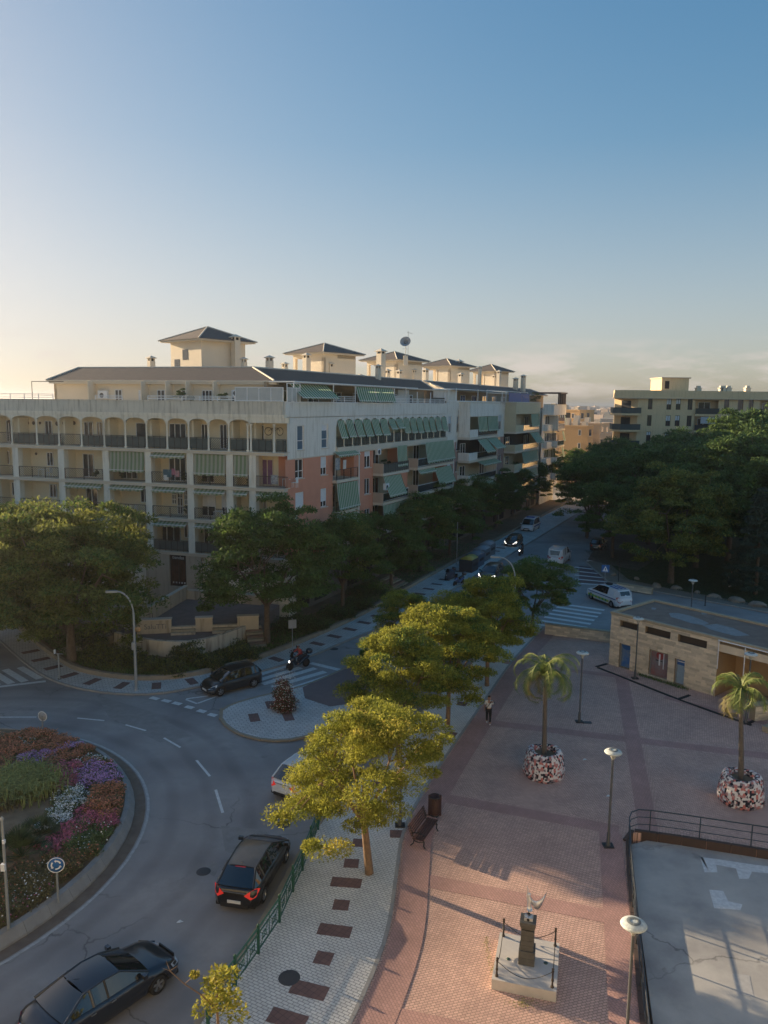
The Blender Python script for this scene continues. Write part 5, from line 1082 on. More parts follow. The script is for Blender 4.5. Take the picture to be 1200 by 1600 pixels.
M_BLUE = mat('blue_tarp',(.02,.1,.32),(.02,.09,.28),2,.6)
for x0,x1 in ((791,811),(812,823)): b = MB(); b.box(UR(x0,620,-.9),UR(x1,620,-.9),-1.35,-1.3,19.2,20.55,M_BLUE); part(b,'blue_screen',middle,RR_)
b = MB()
for x in (712,746,760,784,790,812,824): u = UR(x,620,-1.2); b.box(u-.04,u+.04,-1.3,-1.22,19.1,20.75,M_WHITE)
b.box(UR(760,620,-1.2),UR(824,620,-1.2),-1.3,-1.22,20.7,20.77,M_WHITE); b.box(uM0+1,UR(784,620),-.9,2.5,20.6,20.7,M_WHITE); part(b,'terrace_frame',middle,RR_)
# ---------------- last block
uF0,uF1 = uM1, UR(881,660,-2.0)
b = MB(); wall_holes(b,uF0,uF1,0,18.2,[],M_GREY,y=-.4); b.quad((uF1,-.4,0),(uF1,12,0),(uF1,12,18.2),(uF1,-.4,18.2),M_GREY); part(b,'wall',farb,RR_)
core(farb,RR_,uF0,uF1-.3,0,16,17.8)
zsF = [14.2,11.0,7.9,4.9]
for i,z in enumerate(zsF):
    u0,u1 = UR(846,660),uF1
    window(farb,RR_,u0+1,u0+6,z+.9,z+2.5,-.46,split=(2,0),sill=False); um = u0+(u1-u0)*.42
    b = MB(); b.box(um,u1+.3,-2.2,-.4,z-.3,z,M_TRIM); b.box(um,um+.12,-2.2,-.4,z,z+(1.0 if i else 2.6),M_GREY); b.box(u0,um,-1.2,-.4,z-.3,z+.9,M_GREY); part(b,'balcony_floor',farb,RR_)
    railing(farb,RR_,um,u1+.3,z,-2.1,1.0,'glass',M_WHITE)
    window(farb,RR_,um+1,um+6,z+.1,z+2.4,-.5,split=(3,0),sill=False)
    awning(farb,RR_,um+2+(4 if i == 0 else 2),u1,z+2.7,z+(1.0 if i else .9),-2.1,-2.5,sw=.35,val=.2)
b = MB(); b.box(UR(846,640),uF1+.35,-2.3,-.4,16.9,18.9,M_GREY); b.box(UR(846,640)-.1,uF1+.4,-2.4,-.4,18.8,18.9,M_TRIM); part(b,'parapet',farb,RR_)
b = MB(); u0 = UR(856,620); b.box(u0,uF1+.4,-2.4,3,20.9,21.15,M_IRONR)
for u in [u0+.3+(uF1-u0-.3)*q for q in (0,.3,.55,.7,.85,1)]: b.box(u-.15,u+.15,-2.2,-1.9,18.9,20.92,M_IRONR)
part(b,'pergola',farb,RR_)
# ---------------- terraces in front of the shop
TB = (-8.4,64.9)
M_TERR = mat('terrace_paving',(.17,.14,.13),(.22,.18,.17),1.5,.9,.2); M_TW = mat('terrace_wall',(.58,.51,.39),(.5,.44,.34),.9,.9,stain=(.55,.5,.45)); M_TWS = mat('curved_wall_render',(.66,.61,.5),(.56,.52,.43),.8,.9,stain=(.35,.26,.2))
cw = smooth([(-20.2,56.2),(-18.4,55.0),(-16.2,54.2),(-14.3,54.1),(-12.6,55.2),(-11.2,57.4),(-10.0,60.4)],2)
low = cw+[(-10.9,60.6),(-14,57.6),(-18.5,57.2),(-20.2,58.2)]
sheet('lower_terrace', [(-20.2,56.2)]+cw[1:]+[(-9.8,63.5),(-19,66),(-22.5,60)], 1.05, M_TERR, thick=1.3)
b = MB(); cobble(cw, 1.42, .3, M_TWS, .0); tag(b.build('curved_wall'),'curved pale retaining wall with rust stains below the shop terrace','wall')
sheet('upper_terrace', [(-18.6,57.3),(-9.9,58.9),(-8.9,64.2),(-17.0,68.0),(-18.0,66)], 1.5, M_TERR, thick=1.5)
w0,w1 = (-18.75,57.15),(-9.8,58.8); d = math.dist(w0,w1); an = math.atan2(w1[1]-w0[1],w1[0]-w0[0])
def seg(f0,f1,z0,z1,y0,y1,material,b): 
    c = ((f0+f1)/2*d, (y0+y1)/2); x = w0[0]+c[0]*math.cos(an)-c[1]*math.sin(an); y = w0[1]+c[0]*math.sin(an)+c[1]*math.cos(an); b.obox((x,y,(z0+z1)/2),((f1-f0)*d,y1-y0,z1-z0),an,material)
b = MB()
for f0,f1 in ((-.01,.27),(.47,.61),(.82,1.0)): seg(f0,f1,1.0,2.1,-.35,.15,M_TW,b); seg(f0-.005,f1+.005,2.1,2.18,-.4,.2,M_TRIM,b)
tag(b.build('terrace_wall'),'low cream terrace walls with piers either side of the two short stairs','wall')
for lb,(f0,f1) in (('left short stair of pale steps between the terrace piers below the shop',(.27,.47)),('right short stair of pale steps between the terrace piers below the shop',(.61,.82))):
    r = empty('stairs',(w0[0],w0[1],0),0,lb,'stairs')
    for k in range(3):
        b = MB(); seg(f0,f1,1.0,1.07+.15*(k+1),-1.0+.32*k,-1.0+.32*(k+1)+.02,M_TRIMSTONE if k%2 else M_TW,b); o = b.build('step',r); o.location = (-w0[0],-w0[1],0)
b = MB(); p,q = (-18.75,57.2),(-17.4,66.2); dd = math.dist(p,q); b.obox(((p[0]+q[0])/2,(p[1]+q[1])/2,1.95),(dd,.3,1.3),math.atan2(q[1]-p[1],q[0]-p[0]),M_TW); b.obox(((p[0]+q[0])/2,(p[1]+q[1])/2,2.63),(dd,.36,.07),math.atan2(q[1]-p[1],q[0]-p[0]),M_TRIM)
p,q = (-17.6,66.2),(-10.4,64.3); dd = math.dist(p,q); b.obox(((p[0]+q[0])/2,(p[1]+q[1])/2,1.85),(dd,.5,.9),math.atan2(q[1]-p[1],q[0]-p[0]),M_TW); tag(b.build('terrace_wall'),'longer cream walls enclosing the upper terrace at the foot of the shop','wall')
cu = text('graffiti','SaluTTi',.55,mat('graffiti_grey',(.16,.16,.17),None),None,(0,0,0),(0,0,0),.004)
cu.location = (w0[0]+.14*d*math.cos(an)+.37*math.sin(an), w0[1]+.14*d*math.sin(an)-.37*math.cos(an), 1.6); cu.rotation_euler = (math.pi/2,0,an); tag(cu,'grey scrawled graffiti tag on the left terrace wall','graffiti')
# stairs to the street and ramp with rail
def stairs(x,y,rz,n,w_,rise,run,label,z0=.13):
    r = empty('stairs',(x,y,z0),rz,label,'stairs')
    for k in range(n): b = MB(); b.box(-w_/2,w_/2,k*run,(k+1)*run+.03,-.3,rise*(k+1),M_TRIMSTONE if k%2 else M_REDT2); b.build('step',r)
M_REDT2 = mat('step_brick',(.25,.17,.13),(.2,.14,.11),2,.9)
stairs(-9.3,55.9,RAD(18),8,1.3,.135,.42,'narrow stair of pale and brick steps at the right end of the curved wall')
stairs(2.2,76.2,RAD(64),6,3.4,.14,.4,'wide pale steps rising from the avenue pavement under the trees')
b = MB()
for k in range(9):
    x,y,z = -22.5+k*.55, 53.6+k*.62, .35+k*.12; b.tube([(x,y,z),(x,y,z+.95)],.022,M_IRON,5)
b.tube([(-22.5,53.6,1.3),(-18.1,58.56,2.26)],.025,M_IRON,5); b.tube([(-22.5,53.6,.85),(-18.1,58.56,1.8)],.018,M_IRON,5)
tag(b.build('ramp_railing'),'dark handrail climbing beside the ramp under the big left tree','railing')
b = MB(); b.add([(-23.2,54.3,.3),(-18.6,59.4,1.35),(-19.5,60.4,1.35),(-24.2,55.3,.3),(-23.2,54.3,-.3),(-18.6,59.4,-.3),(-19.5,60.4,-.3),(-24.2,55.3,-.3)],[(0,1,2,3),(0,4,5,1),(1,5,6,2),(2,6,7,3),(3,7,4,0)],M_TW); b.build('ramp',kind='structure')
# ================================================================ OTHER BUILDINGS
def rpart(mb, name, B, loc=(0,0,0), rz=0, **k): return mb.build(name, B, loc, rz, **k)
def hit2(px,py,K,d): return hit(px,py,K,d)
def lwin(B, u0,u1,z0,z1,y=.0,split=(1,0),shut=0,fr=None,pane=None):
    """window on a building whose parts use the building's own frame"""
    fr = fr or M_WHITE; b = MB(); t = .07; b.box(u0,u0+t,y-.05,y+.03,z0,z1,fr); b.box(u1-t,u1,y-.05,y+.03,z0,z1,fr); b.box(u0+t,u1-t,y-.05,y+.03,z0,z0+t,fr); b.box(u0+t,u1-t,y-.05,y+.03,z1-t,z1,fr)
    if split[0]: m = (u0+u1)/2; b.box(m-.04,m+.04,y-.045,y+.03,z0+t,z1-t,fr)
    o = b.build('window',B); b = MB(); zt = z1-t-(z1-z0-2*t)*shut
    if shut<.95: b.quad((u0+t,y-.01,z0+t),(u1-t,y-.01,z0+t),(u1-t,y-.01,zt),(u0+t,y-.01,zt),pane or M_GLASS); b.build('pane',o)
    if shut>.02: b = MB(); b.quad((u0+t,y-.03,zt),(u1-t,y-.03,zt),(u1-t,y-.03,z1-t),(u0+t,y-.03,z1-t),M_SHUT); b.build('shutter',o)
    return o
# ---- cream block at the right
M_CB = mat('cream_block',(.76,.58,.35),(.71,.54,.32),1,.9,stain=(.85,.83,.8)); M_CBD = mat('cream_block_trim',(.6,.48,.34),None,rough=.9)
k2 = at(996,650,142); K2 = (k2[0],142); D2 = (1,0)
cb = empty('apartment_building', (K2[0],K2[1],0), 0, 'cream apartment block with wrap-around corner balconies behind the park trees at the right', 'building')
def u2(px,py=650): return hit(px,py,K2,D2)[0]
def z2(px,py): return hit(px,py,K2,D2)[1]
wl = [(1011.5,1018.5,0),(1040.5,1048,.5),(1055,1062.5,.45),(1073.5,1081,0),(1130,1138,0),(1151.5,1160,0),(1168.5,1176,0)]
fl = [17.4,14.4,11.4,8.4,5.4]
LGs = [(u2(1085),u2(1121.5)),(u2(1186),u2(1222))]
hl = [(a,c,z,z+2.55) for z in fl for a,c in LGs]+[(u2(x0),u2(x1),z+.75,z+2.7) for z in fl for x0,x1,_ in wl]
b = MB(); wall_holes(b,0,34,0,20.2,hl,M_CB,.22); b.box(34,60,-.0,12,0,20.2,M_CB); rpart(b,'wall',cb)
b = MB(); b.add([(0,0,0),(0,0,20.2),(-3.0,4.4,20.2),(-3.0,4.4,0)],[(0,1,2,3)],M_CB); b.quad((-3,4.4,0),(-3,4.4,20.2),(1,16,20.2),(1,16,0),M_CB); b.quad((1,16,0),(60,16,0),(60,16,20.2),(1,16,20.2),M_CB); rpart(b,'wall',cb)
b = MB(); b.box(.1,34,1.7,15,0,20.1,M_CB); rpart(b,'back_wall',cb)
b = MB(); b.prism([(34,-.5),(-1.2,-.5),(-4.2,.6),(-3.4,4),(.8,16),(34,16)],20.2,21.6,M_CB); b.prism([(34,-.6),(-1.25,-.6),(-4.3,.52),(-3.5,4),(.7,16),(34,16)],20.1,20.24,M_CBD); b.box(34.01,60,-.5,16,20.2,21.6,M_CB); rpart(b,'parapet',cb)
for z in fl:
    b = MB(); b.prism([(.4,-.05),(.4,-.7),(-3.2,-.7),(-4.2,1.2),(-3.6,5.0),(-2.85,5.0),(-3.02,4.42),(-.02,-.05)],z-.35,z,M_CB); rpart(b,'balcony_floor',cb)
    b = MB(); q = [(.4,-.68),(-3.2,-.68),(-4.18,1.2),(-3.58,4.9)]
    for a,c in zip(q,q[1:]): dd = math.dist(a,c); b.obox(((a[0]+c[0])/2,(a[1]+c[1])/2,z+.5),(dd,.05,.98),math.atan2(c[1]-a[1],c[0]-a[0]),M_SCREEN); b.obox(((a[0]+c[0])/2,(a[1]+c[1])/2,z+1.02),(dd+.05,.09,.06),math.atan2(c[1]-a[1],c[0]-a[0]),M_IRON)
    rpart(b,'railing',cb)
    b = MB(); b.add([(-.9,1.25,z+.1),(-.9,1.25,z+2.3),(-2.1,3.02,z+2.3),(-2.1,3.02,z+.1)],[(0,1,2,3)],M_GLASS); rpart(b,'window',cb)
    for x0,x1,sh in wl: lwin(cb,u2(x0),u2(x1),z+.75,z+2.7,.15,shut=sh if z>12 else .3,fr=M_IRONR)
    for a,c in LGs:
        b = MB(); b.box(a-.05,c+.05,-.5,.0,z-.35,z,M_CB); b.quad((a,1.6,z),(c,1.6,z),(c,1.6,z+2.55),(a,1.6,z+2.55),M_CB); rpart(b,'balcony_floor',cb)
        b = MB(); b.box(a,c,-.48,-.43,z+.05,z+1.0,M_BGLASS); b.box(a,c,-.5,-.4,z+1.0,z+1.06,M_IRON); rpart(b,'railing',cb)
        lwin(cb,a+1.2,a+3.4,z+.05,z+2.2,1.55)
b = MB()
for k in range(12):
    b.box(u2(1092)+k*.27,u2(1092)+k*.27+.27,-.9,-.86,14.4+1.3,14.4+2.5,M_SHUTG)
rpart(b,'awning',cb)
x0,x1 = u2(1040),u2(1083); b = MB(); b.box(x0,x1,3,9,21.6,z2(1060,593)+.3,M_CB); b.box(x0-.15,x1+.3,2.8,9.2,z2(1060,593)+.3,z2(1060,593)+.5,M_CBD); b.box(x0+.6,x0+1.4,2.95,3.0,22.0,23.4,M_DARK); rpart(b,'roof_house',cb)
for px,w_ in ((1053,.9),(1107,.9),(1147,.9),(1155.5,.9),(1186,.9),(1143,.5)):
    u = u2(px); b = MB(); b.box(u-w_/2,u+w_/2,5,5.9,21,z2(px,606),M_PENT); b.box(u-w_/2-.12,u+w_/2+.12,4.9,6,z2(px,606),z2(px,606)+.12,M_TRIM); b.box(u-w_/3,u+w_/3,5.1,5.8,z2(px,606)+.12,z2(px,606)+.5,M_TRIM); rpart(b,'chimney',cb)
# ---- warm lit blocks between the avenue front and the cream block
M_OB = mat('orange_render',(.62,.4,.2),(.56,.36,.18),.6,.9); M_OB2 = mat('peach_render',(.62,.45,.3),(.56,.41,.27),.6,.9)
def farblock(pxc, ytop, Y, wl_, wr_, rz, material, label, floors=4, z0=0, bal=True):
    x,y,z = at(pxc,ytop,Y); r = empty('apartment_building',(x,y,0),rz,label,'building'); b = MB()
    # origin = near corner; left face runs to -x, right face runs to +y
    b.box(-wl_,0,0,wr_,z0,z,material); b.box(-wl_-.1,.1,-.1,wr_+.1,z-.25,z+.12,material); b.build('wall',r)
    for f in range(floors):
        zz = z-3.1*(f+1)
        for k in range(int(wl_/5)):
            u = -wl_+1+k*5
            if bal:
                b = MB(); b.box(u,u+3.2,-.02,.02,zz+.1,zz+2.4,M_DARK); b.box(u-.1,u+3.3,-.9,0,zz-.1,zz+.05,material); b.box(u-.1,u+3.3,-.9,-.84,zz+.05,zz+.95,M_IRONR); b.build('balcony',r)
                lwin(r,u+.3,u+1.5,zz+.3,zz+2.2,-.04,split=(1,0)); b = MB()
            lwin(r,u+3.7,u+4.4,zz+.9,zz+2.2,-.02,split=(0,0))
        for k in range(int(wr_/4)):
            b = MB(); v = 1+k*4; b.box(-.02,.04,v,v+1.6,zz+.8,zz+2.3,M_GLASS); b.box(0,.06,v-.06,v+1.66,zz+.72,zz+.8,M_WHITE); b.build('window',r)
    b = MB()
    for k in range(3): b.box(-wl_*(.2+.3*k)-.6,-wl_*(.2+.3*k)+.6,wr_*.3,wr_*.3+1.4,z,z+1.0+.4*k,M_TRIM)
    b.build('roof_box',r); return r
farblock(906,641,215,12,10,RAD(-38),M_OB,'orange lit block just right of the last avenue block, with two rows of small windows',5)
farblock(938,662,188,9,12,RAD(-32),M_OB2,'peach apartment block with glazed balconies below the distant city',5)
farblock(919,666,182,7,4,RAD(-32),M_OB,'narrow orange block in front of the peach one',4,bal=False)
farblock(962,655,205,4,10,RAD(-30),mat('pale_render',(.55,.52,.47),(.5,.47,.43),.6,.9),'pale block half hidden by the balconies of the cream block',5,bal=False)
# ---- the town down to the horizon
rnd = random.Random(4); b = MB(); M_TOWN = mat('town_render',(.62,.5,.4),(.5,.41,.34),.01,.9,island=.4); M_TOWND = mat('town_windows',(.16,.15,.15),None,rough=.6)
for k in range(1500):
    D_ = 250+4300*rnd.random()**1.3; a = RAD(rnd.uniform(6,34)); x,y = D_*math.sin(a),D_*math.cos(a); h = rnd.uniform(7,13)+(4 if rnd.random()<.12 else 0); h = min(h, 17.5); s = rnd.uniform(8,22); s2 = rnd.uniform(8,16); an = rnd.choice((-.6,-.45,.5,-.7))+rnd.uniform(-.1,.1)
    b.obox((x,y,h/2-.6),(s,s2,h+.6),an,M_TOWN)
    if rnd.random()<.5: b.obox((x+rnd.uniform(-3,3),y,h+.9),(s*.3,s2*.3,2.2),an,M_TOWN)
    if D_<1300:
        for f in range(int(h/3)):
            for sx in (-1,0,1):
                c,s_2 = math.cos(an),math.sin(an); lx,ly = sx*s*.3,-s2/2; b.obox((x+lx*c-ly*s_2,y+lx*s_2+ly*c,f*3+1.6),(s*.16,.15,1.4),an,M_TOWND)
                lx,ly = -s/2,sx*s2*.3; b.obox((x+lx*c-ly*s_2,y+lx*s_2+ly*c,f*3+1.6),(.15,s2*.16,1.4),an,M_TOWND)
tag(b.build('distant_town'),'hazy sunlit mass of low town buildings reaching to the horizon','town',kind='stuff')
rng = np.random.default_rng(31); n = 500; D_ = 240+2500*rng.random(n); a = np.radians(rng.uniform(6,36,n)); Cc = np.c_[D_*np.sin(a),D_*np.cos(a),rng.uniform(1.5,6,n)]
P,A,B = leafcloud(rng,Cc,rng.uniform(3,7,n),60,2.2,1.2,.7); tag(link('distant_trees',quads_mesh('distant_trees',P,A,B,M_LEAFD)),'dark tree tops scattered among the distant town','trees',kind='stuff')
b = MB(); b.prism([(-2500,5200),(4200,4300),(6500,5600),(6500,6000),(-2500,6000)],-1,14,mat('far_plain',(.2,.19,.17),(.26,.24,.2),.002,1)); b.build('hills',kind='structure')
# ---- evening air: one closed box of thin haze round the camera and everything built
hz = bpy.data.materials.new('haze'); hz.use_nodes = True; t_ = hz.node_tree; t_.nodes.clear(); ho = t_.nodes.new('ShaderNodeOutputMaterial'); hv = t_.nodes.new('ShaderNodeVolumePrincipled')
hv.inputs['Color'].default_value = (.93,.93,.95,1); hv.inputs['Density'].default_value = .00034; hv.inputs['Anisotropy'].default_value = .8; t_.links.new(hv.outputs[0], ho.inputs['Volume'])
b = MB(); b.box(-9200,9200,-300,9200,-2.2,29.5,hz); b.build('haze',kind='stuff')
# ---- unseen blocks added outside the frame to shade the roundabout and bounce warm light
def unseen_block(pts, h, label):
    c = (sum(p[0] for p in pts)/len(pts),sum(p[1] for p in pts)/len(pts)); r = empty('apartment_building',(c[0],c[1],0),0,label,'building'); b = MB(); pp = [(p[0]-c[0],p[1]-c[1]) for p in pts]
    b.prism(pp,-.5,h-1,M_CREAM); b.prism([(x*1.01,y*1.01) for x,y in pp],h-1,h,M_PARA); b.build('wall',r)
    for i,(p,q) in enumerate(zip(pp,pp[1:]+pp[:1])):
        d = math.dist(p,q); an = math.atan2(q[1]-p[1],q[0]-p[0])
        for f in range(int((h-2)/3)):
            b = MB()
            for k in range(int(d/4)): b.obox((p[0]+(q[0]-p[0])*(k+.5)*4/d,p[1]+(q[1]-p[1])*(k+.5)*4/d,1.9+f*3),(1.6,.16,1.5),an,M_GLASS)
            if b.v: b.build('window',r)
unseen_block([(-106,64),(-86,60),(-76.5,83.6),(-97,88)],20.8,'added tall apartment block outside the left edge, sized to shade the road')
unseen_block([(-112,26),(-94,24),(-90,60),(-106,62)],17.6,'added lower apartment block west of the roundabout, unseen, there to cast shade')
unseen_block([(-104,-14),(-84,-14),(-84,18),(-104,18)],19.5,'added apartment block south west of the roundabout, unseen, there to cast shade')
unseen_block([(-40,-1.2),(-40,-16),(46,-16),(46,-1.2)],26.0,'unseen cream apartment block behind the camera, its upper floor the viewpoint, added for warm bounce')  # unseen wall added to reflect sunlight back onto the square
# ================================================================ THE KIOSK
FK = (16.55,53.95); dk = (.647,-.7625); rk = math.atan2(dk[1],dk[0])
ki = empty('kiosk', (FK[0],FK[1],.12), rk, 'flat-roofed kiosk of sand-coloured stone with blue doors and slit windows on the plaza', 'kiosk')
def uk(px,py): return hit(px,py,FK,dk)[0]
def zk(px,py): return hit(px,py,FK,dk)[1]-.12
hk = 3.9; Lk = uk(1119,1060); LE = 16.0; DK = 5.6
drs = [(uk(967,1030),uk(984.5,1030),.05,zk(976,1007)),(uk(1013.5,1040),uk(1043.5,1040),.1,zk(1014,1016)+.05),(uk(1053.5,1050),uk(1069.5,1050),.05,zk(1053,1028))]
sl_ = [(uk(969,980),uk(997.5,980),3.0,3.42),(uk(1008,990),uk(1048,990),3.0,3.5),(uk(1059,1005),uk(1105,1005),2.98,3.5)]
b = MB(); wall_holes(b,0.05,Lk,0,hk,drs+sl_,M_STONEJ,.3,y=.02); b.quad((.02,0,0),(.02,0,hk),(.02,DK,hk),(.02,DK,0),M_STONEJ); b.quad((0,DK,0),(0,DK,hk),(LE,DK,hk),(LE,DK,0),M_STONEJ); b.build('wall',ki)
b = MB(); rnd = random.Random(8); z = .0
while z < hk-.14:
    h_ = rnd.choice((.12,.15,.18)); h_ = min(h_,hk-.13-z); x = -rnd.random()*.5
    while x < Lk:
        l = rnd.uniform(.3,.85); a,c = max(x,0),min(x+l,Lk)
        segs = [(a,c)]
        for h in drs+sl_:
            if h[2]<z+h_*.7 and h[3]>z+h_*.3: segs = [s for (p,q) in segs for s in ((p,min(q,h[0])),(max(p,h[1]),q)) if s[1]-s[0]>.04]
        for p,q in segs: b.box(p+.005,q-.005,-.02-rnd.random()*.045,.03,z+.005,z+h_-.005,M_STONE)
        x += l
    y = 0.0
    while y < DK: l = rnd.uniform(.3,.85); b.box(-.03-rnd.random()*.04,.03,y+.03,min(y+l,DK)-.005,z+.005,z+h_-.005,M_STONE); y += l
    z += h_
b.build('stone_cladding',ki,kind='stuff')
b = MB(); b.box(0,LE,.0,DK,hk-.35,hk-.12,M_STONEJ); b.build('roof_slab',ki)
M_RF = mat('roof_felt',(.16,.115,.09),(.22,.165,.13),1.3,.9,.3); b = MB(); b.quad((.2,.2,hk-.08),(LE,.2,hk-.08),(LE,DK-.2,hk-.08),(.2,DK-.2,hk-.08),M_RF); b.build('roof',ki)
b = MB(); 
for x0,x1,y0,y1 in ((-.06,LE,-.08,.2),(-.06,LE,DK-.2,DK+.08),(-.06,.2,.2,DK-.2)): b.box(x0,x1,y0,y1,hk-.12,hk+.06,M_TRIMSTONE)
b.build('coping',ki)
M_RP = mat('roof_patch',(.27,.28,.28),(.2,.21,.21),3,.9)
def kroof(pts, name='roof_patch'):
    b = MB(); q = []
    for px,py in pts:
        x,y = G(px,py,hk+.04); dx,dy = x-FK[0],y-FK[1]; q.append((dx*math.cos(rk)+dy*math.sin(rk),-dx*math.sin(rk)+dy*math.cos(rk),hk-.074))
    b.add(q,[tuple(range(len(q)))],M_RP); b.build(name,ki)
kroof([(1045,958),(1060,958),(1078,962),(1095,968),(1108,974),(1100,977),(1080,974),(1062,968),(1048,964)]); kroof([(1098,977),(1120,975),(1145,981),(1160,988),(1172,993),(1150,994),(1125,988),(1108,983)])
kroof([(1018,949),(1026,950),(1024,953),(1018,952)]); kroof([(1095,957),(1108,956),(1104,960),(1097,960)])
# doors
M_DOORB = mat('door_pale_blue',(.3,.4,.48),(.24,.33,.42),3,.7); M_GRAF = mat('door_graffiti_blue',(.2,.27,.32),(.04,.16,.42),1.6,.7)
def graffm():
    m = mat('shutter_graffiti',(.3,.11,.1),(.2,.24,.27),1.2,.7,detail=3); return m
for i,(h,m_,w_) in enumerate(zip(drs,(M_GRAF,graffm(),M_DOORB),(1,5,1))):
    b = MB(); b.box(h[0],h[1],.22,.28,h[2],h[3],m_)
    if i == 1:
        n = 9
        for k in range(n): x = h[0]+(h[1]-h[0])*(k+.5)/n; b.box(x-.03,x+.03,.2,.22,h[2],h[3],m_)
    else: b.box(h[0]+.06,h[0]+.1,.16,.22,h[2]+.9,h[2]+1.05,M_STEEL)
    d_ = b.build('roller_shutter' if i == 1 else 'door',ki)
    b = MB(); b.box(h[0]-.0,h[0]+.06,.12,.22,h[2],h[3],M_STEEL); b.box(h[1]-.06,h[1],.12,.22,h[2],h[3],M_STEEL); b.box(h[0],h[1],.12,.22,h[3]-.06,h[3],M_STEEL); b.build('door_frame',d_)
    M_PB = mat('poster_blue',(.03,.12,.34),None,rough=.6); M_PW = mat('poster_white',(.6,.65,.7),None,rough=.6); b = MB(); mid_ = (h[0]+h[1])/2
    if i == 0: b.lathe([(0,-.0),(.42,.0)],M_PB,(mid_,.21,1.75),20,axis='y'); b.box(mid_-.3,mid_+.3,.195,.2,1.68,1.76,M_PW); b.box(mid_-.36,mid_+.36,.194,.2,1.83,1.88,M_PW)
    if i == 2: b.box(mid_-.32,mid_+.32,.205,.215,1.35,2.05,M_PB); b.box(mid_-.28,mid_+.28,.2,.205,1.55,1.62,M_PW); b.box(mid_-.28,mid_+.28,.2,.205,1.75,1.8,M_PW)
    if i == 1: b.lathe([(0,0),(.3,0)],mat('graffiti_red',(.3,.06,.06),None,rough=.7),(mid_,.19,1.6),9,axis='y'); b.box(mid_-.08,mid_+.03,.175,.185,.9,1.7,M_PW); b.box(mid_-.3,mid_+.2,.176,.186,1.2,1.27,mat('graffiti_dark',(.05,.05,.07),None,rough=.7)); b.box(mid_+.25,mid_+.31,.176,.186,.7,1.9,M_PW)
    b.build('poster',d_)
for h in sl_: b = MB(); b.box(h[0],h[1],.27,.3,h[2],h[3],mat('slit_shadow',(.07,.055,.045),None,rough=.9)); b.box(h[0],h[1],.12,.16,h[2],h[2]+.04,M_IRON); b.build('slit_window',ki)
# porch
M_PORCH = mat('porch_render',(.42,.29,.16),(.37,.25,.14),1.5,.9)
b = MB(); b.box(Lk-.02,LE,.0,.3,3.05,hk-.12,M_STONE); b.quad((Lk,.0,0),(Lk,2.6,0),(Lk,2.6,3.05),(Lk,.0,3.05),M_PORCH); b.quad((Lk,2.6,0),(LE,2.6,0),(LE,2.6,hk-.3),(Lk,2.6,hk-.3),M_PORCH)
for u in (Lk+4.05,): b.box(u,u+.9,.9,2.6,0,3.5,M_PORCH)
b.box(Lk+6.6,Lk+7.4,.0,.8,0,3.4,M_STONE); b.build('porch_wall',ki)
b = MB(); b.box(Lk+5.2,Lk+6.3,2.52,2.58,0,2.2,M_DARK); b.build('door',ki)
b = MB()
for u in (Lk+.06,Lk+1.75,Lk+5.0): b.tube([(u,-.1,1.9 if u<Lk+4 else 1.6),(u,-.1,hk-.1)],.035,M_WHITE,6)
b.tube([(Lk,-.12,hk-.1),(LE,-.12,hk-.1)],.04,M_WHITE,6); b.build('gutter_pipe',ki)
x,y = FK[0]+dk[0]*(Lk+5.1),FK[1]+dk[1]*(Lk+5.1)
wall_stones('low_stone_wall',(22.3,44.1),(25.0,45.0),1.1,.5,'low stone wall with a chalky scrawl at the right edge by the kiosk porch','wall')
stairs(23.9,42.6,RAD(35),2,3.0,.16,.45,'brick steps at the right edge below the kiosk porch')
# ================================================================ STREET FURNITURE
M_POLE = mat('lamp_pole_grey',(.085,.09,.095),None,rough=.5,metal=.3); M_GALV = mat('galvanised_pole',(.36,.38,.38),(.3,.32,.32),5,.5,metal=.4)
def plaza_lamp(x,y,z,label,h=4.35):
    r = empty('street_lamp',(x,y,z),0,label,'street lamp','disc-topped lamps of the plaza')
    b = MB(); b.lathe([(.0,0),(.11,0),(.11,.05),(.085,.1),(.075,.6),(.05,.65),(.045,h-.45),(.03,h-.4)],M_POLE,n=10); b.build('pole',r)
    b = MB(); b.box(-.22,.22,-.2,.2,-.01,.05,M_IRON); b.build('base_plate',r)
    b = MB(); b.lathe([(.05,h-.42),(.07,h-.38),(.17,h-.14),(.175,h-.12)],mat('lamp_glass',(.42,.42,.36),None,rough=.25),n=16); b.build('glass_bowl',r)
    b = MB(); b.lathe([(.17,h-.13),(.34,h-.13),(.37,h-.1),(.34,h-.06),(.24,h-.01),(.14,h+.01),(.1,h+.0),(.0,h+.01)],M_LAMPW,n=22); b.build('disc_head',r)
    b = MB(); b.lathe([(.2,h+.005),(.16,h+.025),(.1,h+.02)],mat('lamp_ring',(.16,.18,.18),None,rough=.6),n=16); b.build('ring',r)
    return r
for (px,py,z),l in [((905,1128,.12),'plaza lamp standing right of the left palm'),((950,1322,.12),'plaza lamp beside the corner of the court railing'),((992,1060,.12),'plaza lamp in front of the slit windows of the kiosk'),((1165,1130,.12),'plaza lamp rising behind the right palm'),((977,1655,.12),'nearest plaza lamp, its dirty disc head beside the monument')]:
    x,y = G(px,py,z); plaza_lamp(x,y,z,l)
x,y = G(1083,906,4.45); plaza_lamp(x,y,.13,'pale lamp seen beyond the kiosk roof against the park')
x,y = G(625,1290,.13); plaza_lamp(x,y,.13,'plaza lamp post mostly hidden behind the near tree crown')
